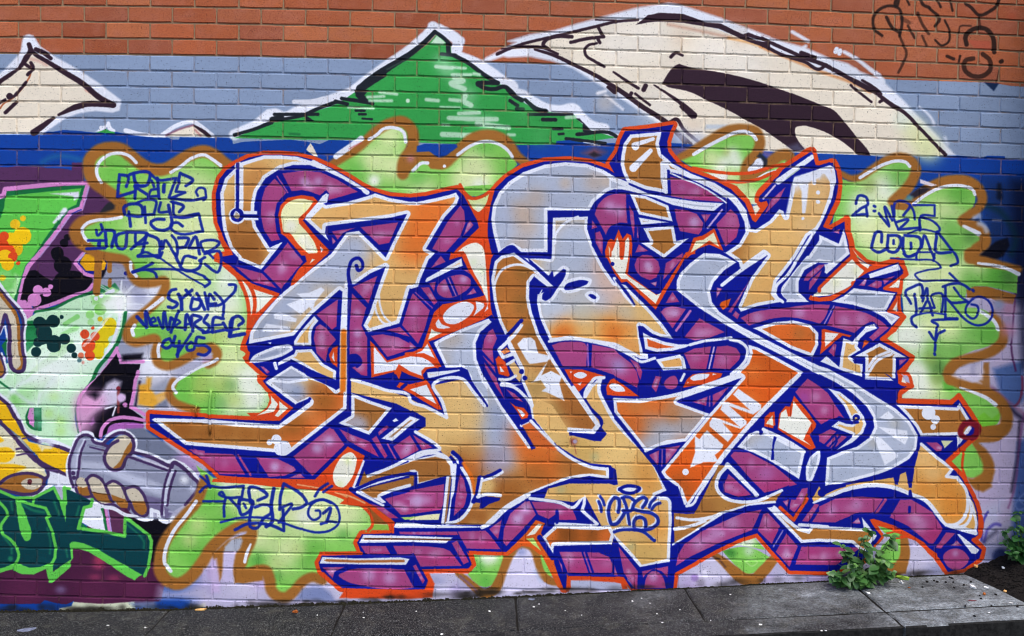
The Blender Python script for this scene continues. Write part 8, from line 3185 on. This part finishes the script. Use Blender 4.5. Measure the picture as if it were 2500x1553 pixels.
# soil bank at the right end, spilling over the path
def soil_z(x, y):
    t = min(1, max(0, (x - (2.44 - .22*y - .10*max(0, -y-.2))) / .34))
    n = noise.noise(Vector((x*14, y*14, 0))) * .012 + noise.noise(Vector((x*45, y*45, 3))) * .007
    return gz(x, y) - .02 + (t ** .6) * (.05 + .07 * min(1, max(0, (x-2.4)/.4)) * max(0, 1 + y*1.2)) + .03 * min(1, t*6) + n * min(1, t*4)
gxs = [2.36 + i * .014 for i in range(60)] + [3.3 + i*.2 for i in range(8)]; gys = [-.50 + i * .014 for i in range(36)] + [0.004]
link('soil_bank', sheet('soil_bank', gxs, gys, soil_z, M_SOIL), kind='structure')
rnd = random.Random(11); sp = []
for _ in range(2600):
    x, y = rnd.uniform(2.42, 3.3), rnd.uniform(-.46, -.005)
    if x < 2.47 - .22*y: 
        if rnd.random() > .02: continue
    sp.append((x, y, soil_z(x, y) + .002, rnd.uniform(.002, .007), .7))
clumps('soil_crumbs', sp, M_SOIL, 6, kind='stuff')

# ------------------------------------------------------------------ shrubs: stems and single leaves
def leaf_mesh(name, L, Wd, mat, fold=.25, curl=.25):
    prof = ((0, 0), (.18, .62), (.42, 1), (.68, .82), (.88, .36), (1, 0)); vs = []; fs = []
    for t, w in prof:
        x = t * L; z = -curl * L * t * t; ww = w * Wd / 2
        vs += [(x, -ww, z + fold*ww), (x, 0, z), (x, ww, z + fold*ww)]
    for i in range(len(prof)-1):
        a = i*3; fs += [(a, a+3, a+4, a+1), (a+1, a+4, a+5, a+2)]
    me = new_mesh(name, vs, fs, mat, True); return me
def tube(pts, r, mat, name):
    vs, fs = [], []
    for i, p in enumerate(pts):
        for k in range(5):
            a = k * 2*math.pi/5; rr = r * (1 - .6*i/len(pts)); vs.append((p[0] + math.cos(a)*rr, p[1] + math.sin(a)*rr, p[2]))
    for i in range(len(pts)-1):
        for k in range(5): fs.append((i*5+k, i*5+(k+1) % 5, (i+1)*5+(k+1) % 5, (i+1)*5+k))
    return new_mesh(name, vs, fs, mat, True)
def shrub(name, label, base, shoots, mat, seed, size, per, limit):
    rnd = random.Random(seed)
    root = link(name, None, loc=base, label=label, category='plant')
    lms = [leaf_mesh('leaf', size*s, size*s*w, mat, f, c) for s, w, f, c in ((1, .72, .2, .2), (.82, .76, .12, .3), (1.12, .68, .25, .12), (.65, .8, .16, .25))]
    n = 0
    for (tx, ty, tz) in shoots:
        pts = []
        mx, my = rnd.uniform(-.03, .03), rnd.uniform(-.02, .02)
        for i in range(6):
            t = i/5; bow = math.sin(math.pi*t)
            pts.append((tx*t + mx*bow, min(ty*t + my*bow, -base[1]-.012), tz*t**.85 + .004))
        link('stem', tube(pts, .0032, M_STEM, 'stem'), root)
        for j in range(per):
            if n >= limit: break
            tip = j < 4
            t = 1.0 if tip else rnd.uniform(.22, 1)
            k = min(4, int(t*5)); f = t*5-k; p = [pts[k][q]*(1-f) + pts[k+1][q]*f for q in range(3)]
            yaw = rnd.uniform(0, 2*math.pi) if not tip else j*1.57 + rnd.uniform(-.4, .4)
            if math.sin(yaw) > .3 and rnd.random() < .6: yaw = -yaw     # leaves turn to the street, away from the wall
            o = link('leaf', rnd.choice(lms), root, p)
            # blades hang a little and turn their faces to the light of the street
            o.rotation_euler = (math.cos(yaw) * rnd.uniform(.15, .85) + rnd.uniform(-.2, .2), (rnd.uniform(-.1, .8) if not tip else rnd.uniform(-.5, .35)), yaw)
            s = rnd.uniform(.75, 1.2) * (.75 if tip else 1); o.scale = (s, s, s); n += 1
    return root
B1 = (1.84, -.075, gz(1.84, -.075))
sh1 = []
rnd = random.Random(21)
for (px, pz) in ((.03, .30), (.015, .25), (.17, .26), (.15, .21), (-.12, .22), (.05, .21), (-.09, .17)):
    sh1.append((px, rnd.uniform(-.05, .035), pz))
for k in range(20):        # the dense skirt of the plant
    px = rnd.uniform(-.17, .17); top = .19 - .45 * abs(px - .02)
    sh1.append((px, rnd.uniform(-.11, .0), rnd.uniform(.03, max(.06, top))))
shrub('leafy_weed', 'bushy green weed growing where the wall meets the pale pavement', B1, sh1, M_LEAF, 4, .060, 13, 300)
B2 = (2.73, -.08, soil_z(2.73, -.08) - .01)
sh2 = []
for (px, pz) in ((-.02, .26), (-.07, .23), (.03, .25), (-.11, .16), (-.06, .17), (0, .19), (.06, .2), (-.13, .10), (-.07, .10), (.02, .12), (.08, .12), (-.03, .06), (-.1, .05), (.05, .05), (-.01, .02), (.07, .08), (.07, .17)):
    sh2.append((px, rnd.uniform(-.08, .03), pz))
shrub('leafy_weed', 'dark green weed rooted in the black soil at the right edge', B2, sh2, M_LEAF_DARK, 9, .046, 13, 220)

# ------------------------------------------------------------------ litter on the path
def scrap(name, label, cat, x, y, sx, sy, mat, seed, h=.006, group=None, z=None, rot=None):
    """small crumpled or curled flat piece"""
    rnd = random.Random(seed); n = 9; vs, fs = [], []
    for k in range(n):
        a = 2*math.pi*k/n; r = rnd.uniform(.7, 1.1); vs.append((math.cos(a)*r*sx, math.sin(a)*r*sy, rnd.uniform(0, h)))
    vs.append((0, 0, h*.9)); fs = [(k, (k+1) % n, n) for k in range(n)]
    vs += [(p[0]*.9, p[1]*.9, 0) for p in vs[:n]]; fs += [tuple(n+1+k for k in reversed(range(n)))] + [(k, n+1+k, n+1+(k+1) % n, (k+1) % n) for k in range(n)]
    o = link(name, new_mesh(name, vs, fs, mat), None, (x, y, (gz(x, y) if z is None else z) + .0015), label=label, category=cat)
    o.rotation_euler = (0, 0, rnd.uniform(0, 6.28) if rot is None else rot)
    if group: o['group'] = group
    return o
M_DRY = simple('dry_leaf', '#C88848', '#E0B878', 80, .7, .2)
M_GREENLEAF = simple('fallen_green_leaf', '#7CA02E', '#9ABC48', 80, .5, .2)
M_BROWN = simple('brown_leaf', '#7A3C1E', '#B8682E', 80, .7, .2)
M_PINKPAINT = simple('maroon_paint', '#5A2C34', '#744048', 60, .8, .2)
M_BLUESMEAR = simple('blue_smear', '#5A6078', '#8A90A8', 60, .8, .2)
scrap('fallen_leaf', 'dry tan leaf lying by the wall near the left pavement joint', 'leaf', -1.726, -0.021, 0.03, 0.017, M_DRY, 0, 0.01, rot=0.2)
scrap('fallen_leaf', 'small brown curled leaf on the dark slab below the round 61 tag', 'leaf', -1.202, -0.094, 0.017, 0.014, M_BROWN, 1, 0.014)
scrap('fallen_leaf', 'fresh light green leaf on the path right of the weed', 'leaf', 2.099, -0.027, 0.034, 0.012, M_GREENLEAF, 2, 0.02, rot=-0.75)
scrap('fallen_leaf', 'yellow orange leaf caught where the soil meets the wall', 'leaf', 2.517, -0.019, 0.014, 0.012, M_DRY, 3, 0.016, z=soil_z(2.517, -0.019))
scrap('paper_scrap', 'white crumpled scrap beside the fresh green leaf', 'paper scrap', 2.064, -0.081, 0.016, 0.011, M_PAPER, 4, 0.014)
scrap('paper_scrap', 'largest white crumpled scrap on the pale slab near the soil', 'paper scrap', 2.391, -0.193, 0.02, 0.014, M_PAPER, 5, 0.016)
scrap('paper_scrap', 'white scrap lying on the edge of the spilled soil', 'paper scrap', 2.453, -0.207, 0.016, 0.009, M_PAPER, 6, 0.01)
scrap('paper_scrap', 'white scrap lying on top of the black soil', 'paper scrap', 2.609, -0.109, 0.01, 0.009, M_PAPER, 7, 0.012, z=soil_z(2.609, -0.109))
scrap('paper_scrap', 'white scrap at the head of the joint below the weed', 'paper scrap', 1.827, -0.195, 0.012, 0.008, M_PAPER, 8, 0.008)
scrap('fallen_leaf', 'small rusty leaf fragment on the pale slab under the weed', 'leaf', 2.069, -0.15, 0.008, 0.007, M_BROWN, 9, 0.006)
scrap('fallen_leaf', 'tan leaf fragment lying on the soil edge', 'leaf', 2.516, -0.264, 0.011, 0.008, M_DRY, 10, 0.012)
scrap('fallen_leaf', 'brown curled fragment beside a dark crumb on the pale slab', 'leaf', 2.392, -0.285, 0.01, 0.008, M_BROWN, 11, 0.014)
scrap('paint_smear', 'flat maroon paint smear on the pale slab', 'paint smear', 2.293, -0.346, 0.026, 0.012, M_PINKPAINT, 12, 0.0012, rot=0)
scrap('paint_smear', 'pale bluish paint smear on the dark slab at the lower left', 'paint smear', -2.526, -0.226, 0.05, 0.03, M_BLUESMEAR, 13, 0.0012, rot=0.3)
scrap('paint_smear', 'small pale blue paint smear at the wall beside the middle joint', 'paint smear', 0.056, -0.045, 0.024, 0.014, M_BLUESMEAR, 14, 0.0012, rot=0)
scrap('paint_flake', 'small white paint flake on the grey path', 'paint flake', 0.586, -0.139, 0.0075, 0.006, M_PAPER, 15, 0.003, 'white paint flakes scattered on the path')
scrap('paint_flake', 'small white paint flake on the grey path', 'paint flake', 0.686, -0.412, 0.008, 0.0064, M_PAPER, 16, 0.003, 'white paint flakes scattered on the path')
scrap('paint_flake', 'small white paint flake on the grey path', 'paint flake', 1.15, -0.491, 0.011, 0.0088, M_PAPER, 17, 0.003, 'white paint flakes scattered on the path')
scrap('paint_flake', 'small white paint flake on the grey path', 'paint flake', 1.117, -0.119, 0.007, 0.005600000000000001, M_PAPER, 18, 0.003, 'white paint flakes scattered on the path')
scrap('paint_flake', 'small white paint flake on the grey path', 'paint flake', 0.092, -0.114, 0.006, 0.0048000000000000004, M_PAPER, 19, 0.003, 'white paint flakes scattered on the path')
scrap('paint_flake', 'small white paint flake on the grey path', 'paint flake', 0.062, -0.146, 0.0075, 0.006, M_PAPER, 20, 0.003, 'white paint flakes scattered on the path')
scrap('paint_flake', 'small white paint flake on the grey path', 'paint flake', 0.681, -0.31, 0.006, 0.0048000000000000004, M_PAPER, 21, 0.003, 'white paint flakes scattered on the path')
scrap('paint_flake', 'small white paint flake on the grey path', 'paint flake', 0.641, -0.108, 0.005, 0.004, M_PAPER, 22, 0.003, 'white paint flakes scattered on the path')
scrap('paint_flake', 'small white paint flake on the grey path', 'paint flake', -0.17, -0.176, 0.009, 0.0072, M_PAPER, 23, 0.003, 'white paint flakes scattered on the path')
scrap('paint_flake', 'small white paint flake on the grey path', 'paint flake', -0.404, -0.424, 0.012, 0.009600000000000001, M_PAPER, 24, 0.003, 'white paint flakes scattered on the path')
scrap('paint_flake', 'small white paint flake on the grey path', 'paint flake', -0.558, -0.139, 0.006, 0.0048000000000000004, M_PAPER, 25, 0.003, 'white paint flakes scattered on the path')
scrap('paint_flake', 'small white paint flake on the grey path', 'paint flake', -0.825, -0.192, 0.006, 0.0048000000000000004, M_PAPER, 26, 0.003, 'white paint flakes scattered on the path')
scrap('paint_flake', 'small white paint flake on the grey path', 'paint flake', -1.076, -0.139, 0.006, 0.0048000000000000004, M_PAPER, 27, 0.003, 'white paint flakes scattered on the path')
scrap('paint_flake', 'small white paint flake on the grey path', 'paint flake', -0.838, -0.125, 0.004, 0.0032, M_PAPER, 28, 0.003, 'white paint flakes scattered on the path')
scrap('paint_flake', 'small white paint flake on the grey path', 'paint flake', -1.415, -0.023, 0.005, 0.004, M_PAPER, 29, 0.003, 'white paint flakes scattered on the path')
scrap('paint_flake', 'small white paint flake on the grey path', 'paint flake', -2.136, -0.19, 0.008, 0.0064, M_PAPER, 30, 0.003, 'white paint flakes scattered on the path')
scrap('paint_flake', 'small white paint flake on the grey path', 'paint flake', -1.933, -0.221, 0.008, 0.0064, M_PAPER, 31, 0.003, 'white paint flakes scattered on the path')
scrap('paint_flake', 'small white paint flake on the grey path', 'paint flake', 0.807, -0.277, 0.004, 0.0032, M_PAPER, 32, 0.003, 'white paint flakes scattered on the path')
scrap('paint_flake', 'small white paint flake on the grey path', 'paint flake', 0.3, -0.278, 0.004, 0.0032, M_PAPER, 33, 0.003, 'white paint flakes scattered on the path')
scrap('paint_flake', 'small white paint flake on the grey path', 'paint flake', 0.673, -0.178, 0.004, 0.0032, M_PAPER, 34, 0.003, 'white paint flakes scattered on the path')
scrap('paint_flake', 'small white paint flake on the grey path', 'paint flake', 1.41, -0.588, 0.007, 0.005600000000000001, M_PAPER, 35, 0.003, 'white paint flakes scattered on the path')
scrap('paint_flake', 'small white paint flake on the grey path', 'paint flake', 1.429, -0.59, 0.006, 0.0048000000000000004, M_PAPER, 36, 0.003, 'white paint flakes scattered on the path')
scrap('paint_flake', 'small white paint flake on the grey path', 'paint flake', 2.456, -0.397, 0.009, 0.0072, M_PAPER, 37, 0.003, 'white paint flakes scattered on the path')
scrap('paint_flake', 'small white paint flake on the grey path', 'paint flake', 2.062, -0.572, 0.004, 0.0032, M_PAPER, 38, 0.003, 'white paint flakes scattered on the path')
scrap('paint_flake', 'small white paint flake on the grey path', 'paint flake', 2.283, -0.492, 0.007, 0.005600000000000001, M_PAPER, 39, 0.003, 'white paint flakes scattered on the path')
scrap('paint_flake', 'small white paint flake on the grey path', 'paint flake', 0.222, -0.214, 0.004, 0.0032, M_PAPER, 40, 0.003, 'white paint flakes scattered on the path')
scrap('paint_flake', 'small white paint flake on the grey path', 'paint flake', 0.926, -0.418, 0.004, 0.0032, M_PAPER, 41, 0.003, 'white paint flakes scattered on the path')
scrap('soil_crumb', 'small black crumb of soil on the pale concrete', 'soil crumb', 2.247, -0.077, 0.007114508474448509, 0.006967147957042917, M_SOIL, 42, 0.008, 'black crumbs on the pale concrete')
scrap('soil_crumb', 'small black crumb of soil on the pale concrete', 'soil crumb', 2.254, -0.095, 0.007975967827828483, 0.007769801135108201, M_SOIL, 43, 0.008, 'black crumbs on the pale concrete')
scrap('soil_crumb', 'small black crumb of soil on the pale concrete', 'soil crumb', 2.295, -0.107, 0.007699492873699653, 0.007689299986661668, M_SOIL, 44, 0.008, 'black crumbs on the pale concrete')
scrap('soil_crumb', 'small black crumb of soil on the pale concrete', 'soil crumb', 2.332, -0.112, 0.004145026141418074, 0.005862490617512421, M_SOIL, 45, 0.008, 'black crumbs on the pale concrete')
scrap('soil_crumb', 'small black crumb of soil on the pale concrete', 'soil crumb', 2.202, -0.088, 0.008716783584991568, 0.0065958982125476975, M_SOIL, 46, 0.008, 'black crumbs on the pale concrete')
scrap('soil_crumb', 'small black crumb of soil on the pale concrete', 'soil crumb', 2.364, -0.156, 0.008504502458753112, 0.004452823858612578, M_SOIL, 47, 0.008, 'black crumbs on the pale concrete')
scrap('soil_crumb', 'small black crumb of soil on the pale concrete', 'soil crumb', 2.297, -0.181, 0.006345345238910819, 0.004986291330479321, M_SOIL, 48, 0.008, 'black crumbs on the pale concrete')
scrap('soil_crumb', 'small black crumb of soil on the pale concrete', 'soil crumb', 2.14, -0.154, 0.006718804296179652, 0.006295764751712403, M_SOIL, 49, 0.008, 'black crumbs on the pale concrete')
scrap('soil_crumb', 'small black crumb of soil on the pale concrete', 'soil crumb', 2.36, -0.297, 0.004065570947944511, 0.004866919201855393, M_SOIL, 50, 0.008, 'black crumbs on the pale concrete')
scrap('soil_crumb', 'small black crumb of soil on the pale concrete', 'soil crumb', 2.447, -0.293, 0.005397411830055552, 0.007665381487234208, M_SOIL, 51, 0.008, 'black crumbs on the pale concrete')
scrap('soil_crumb', 'small black crumb of soil on the pale concrete', 'soil crumb', 2.218, -0.407, 0.007828627258145707, 0.004638416849432153, M_SOIL, 52, 0.008, 'black crumbs on the pale concrete')
scrap('soil_crumb', 'small black crumb of soil on the pale concrete', 'soil crumb', 2.341, -0.422, 0.007985734957156022, 0.004555069673595613, M_SOIL, 53, 0.008, 'black crumbs on the pale concrete')
scrap('soil_crumb', 'small black crumb of soil on the pale concrete', 'soil crumb', 2.456, -0.447, 0.007087262602330583, 0.004506796930201079, M_SOIL, 54, 0.008, 'black crumbs on the pale concrete')
scrap('soil_crumb', 'small black crumb of soil on the pale concrete', 'soil crumb', 2.19, -0.523, 0.004008874311012673, 0.007485618978897129, M_SOIL, 55, 0.008, 'black crumbs on the pale concrete')
scrap('soil_crumb', 'small black crumb of soil on the pale concrete', 'soil crumb', 2.352, -0.044, 0.005047281912475589, 0.004861924676898929, M_SOIL, 56, 0.008, 'black crumbs on the pale concrete')
scrap('soil_crumb', 'small black crumb of soil on the pale concrete', 'soil crumb', 2.358, -0.057, 0.008912105544129627, 0.007489631061747208, M_SOIL, 57, 0.008, 'black crumbs on the pale concrete')
scrap('soil_crumb', 'small black crumb of soil on the pale concrete', 'soil crumb', 2.425, -0.118, 0.005446525838734633, 0.007845911955800335, M_SOIL, 58, 0.008, 'black crumbs on the pale concrete')
scrap('soil_crumb', 'small black crumb of soil on the pale concrete', 'soil crumb', 2.345, -0.332, 0.006696117344354053, 0.006711321909002369, M_SOIL, 59, 0.008, 'black crumbs on the pale concrete')
# old conduit stubs left in the wall and painted over with the mural
def peg(x, z0, z1, r, label):
    pts = [(x + .002*math.sin(i), -.004 - .010*math.sin(math.pi*i/8), z0 + (z1-z0)*i/8) for i in range(9)]
    vs, fs = [], []
    for p in pts:
        for k in range(8): a = k*math.pi/4; vs.append((p[0]+math.cos(a)*r, p[1]+math.sin(a)*r, p[2]))
    for i in range(8):
        for k in range(8): fs.append((i*8+k, i*8+(k+1) % 8, (i+1)*8+(k+1) % 8, (i+1)*8+k))
    fs += [tuple(reversed(range(8))), tuple(range(64, 72))]
    link('conduit_stub', new_mesh('conduit_stub', vs, fs, M_BRICK, True), None, label=label, category='conduit')
peg(-1.700, .868, 1.105, .007, 'longer painted-over conduit stub on the wall above the tan arrow bar')
peg(-1.774, .958, 1.022, .006, 'short painted-over peg on the wall at the left end of the tan bar')
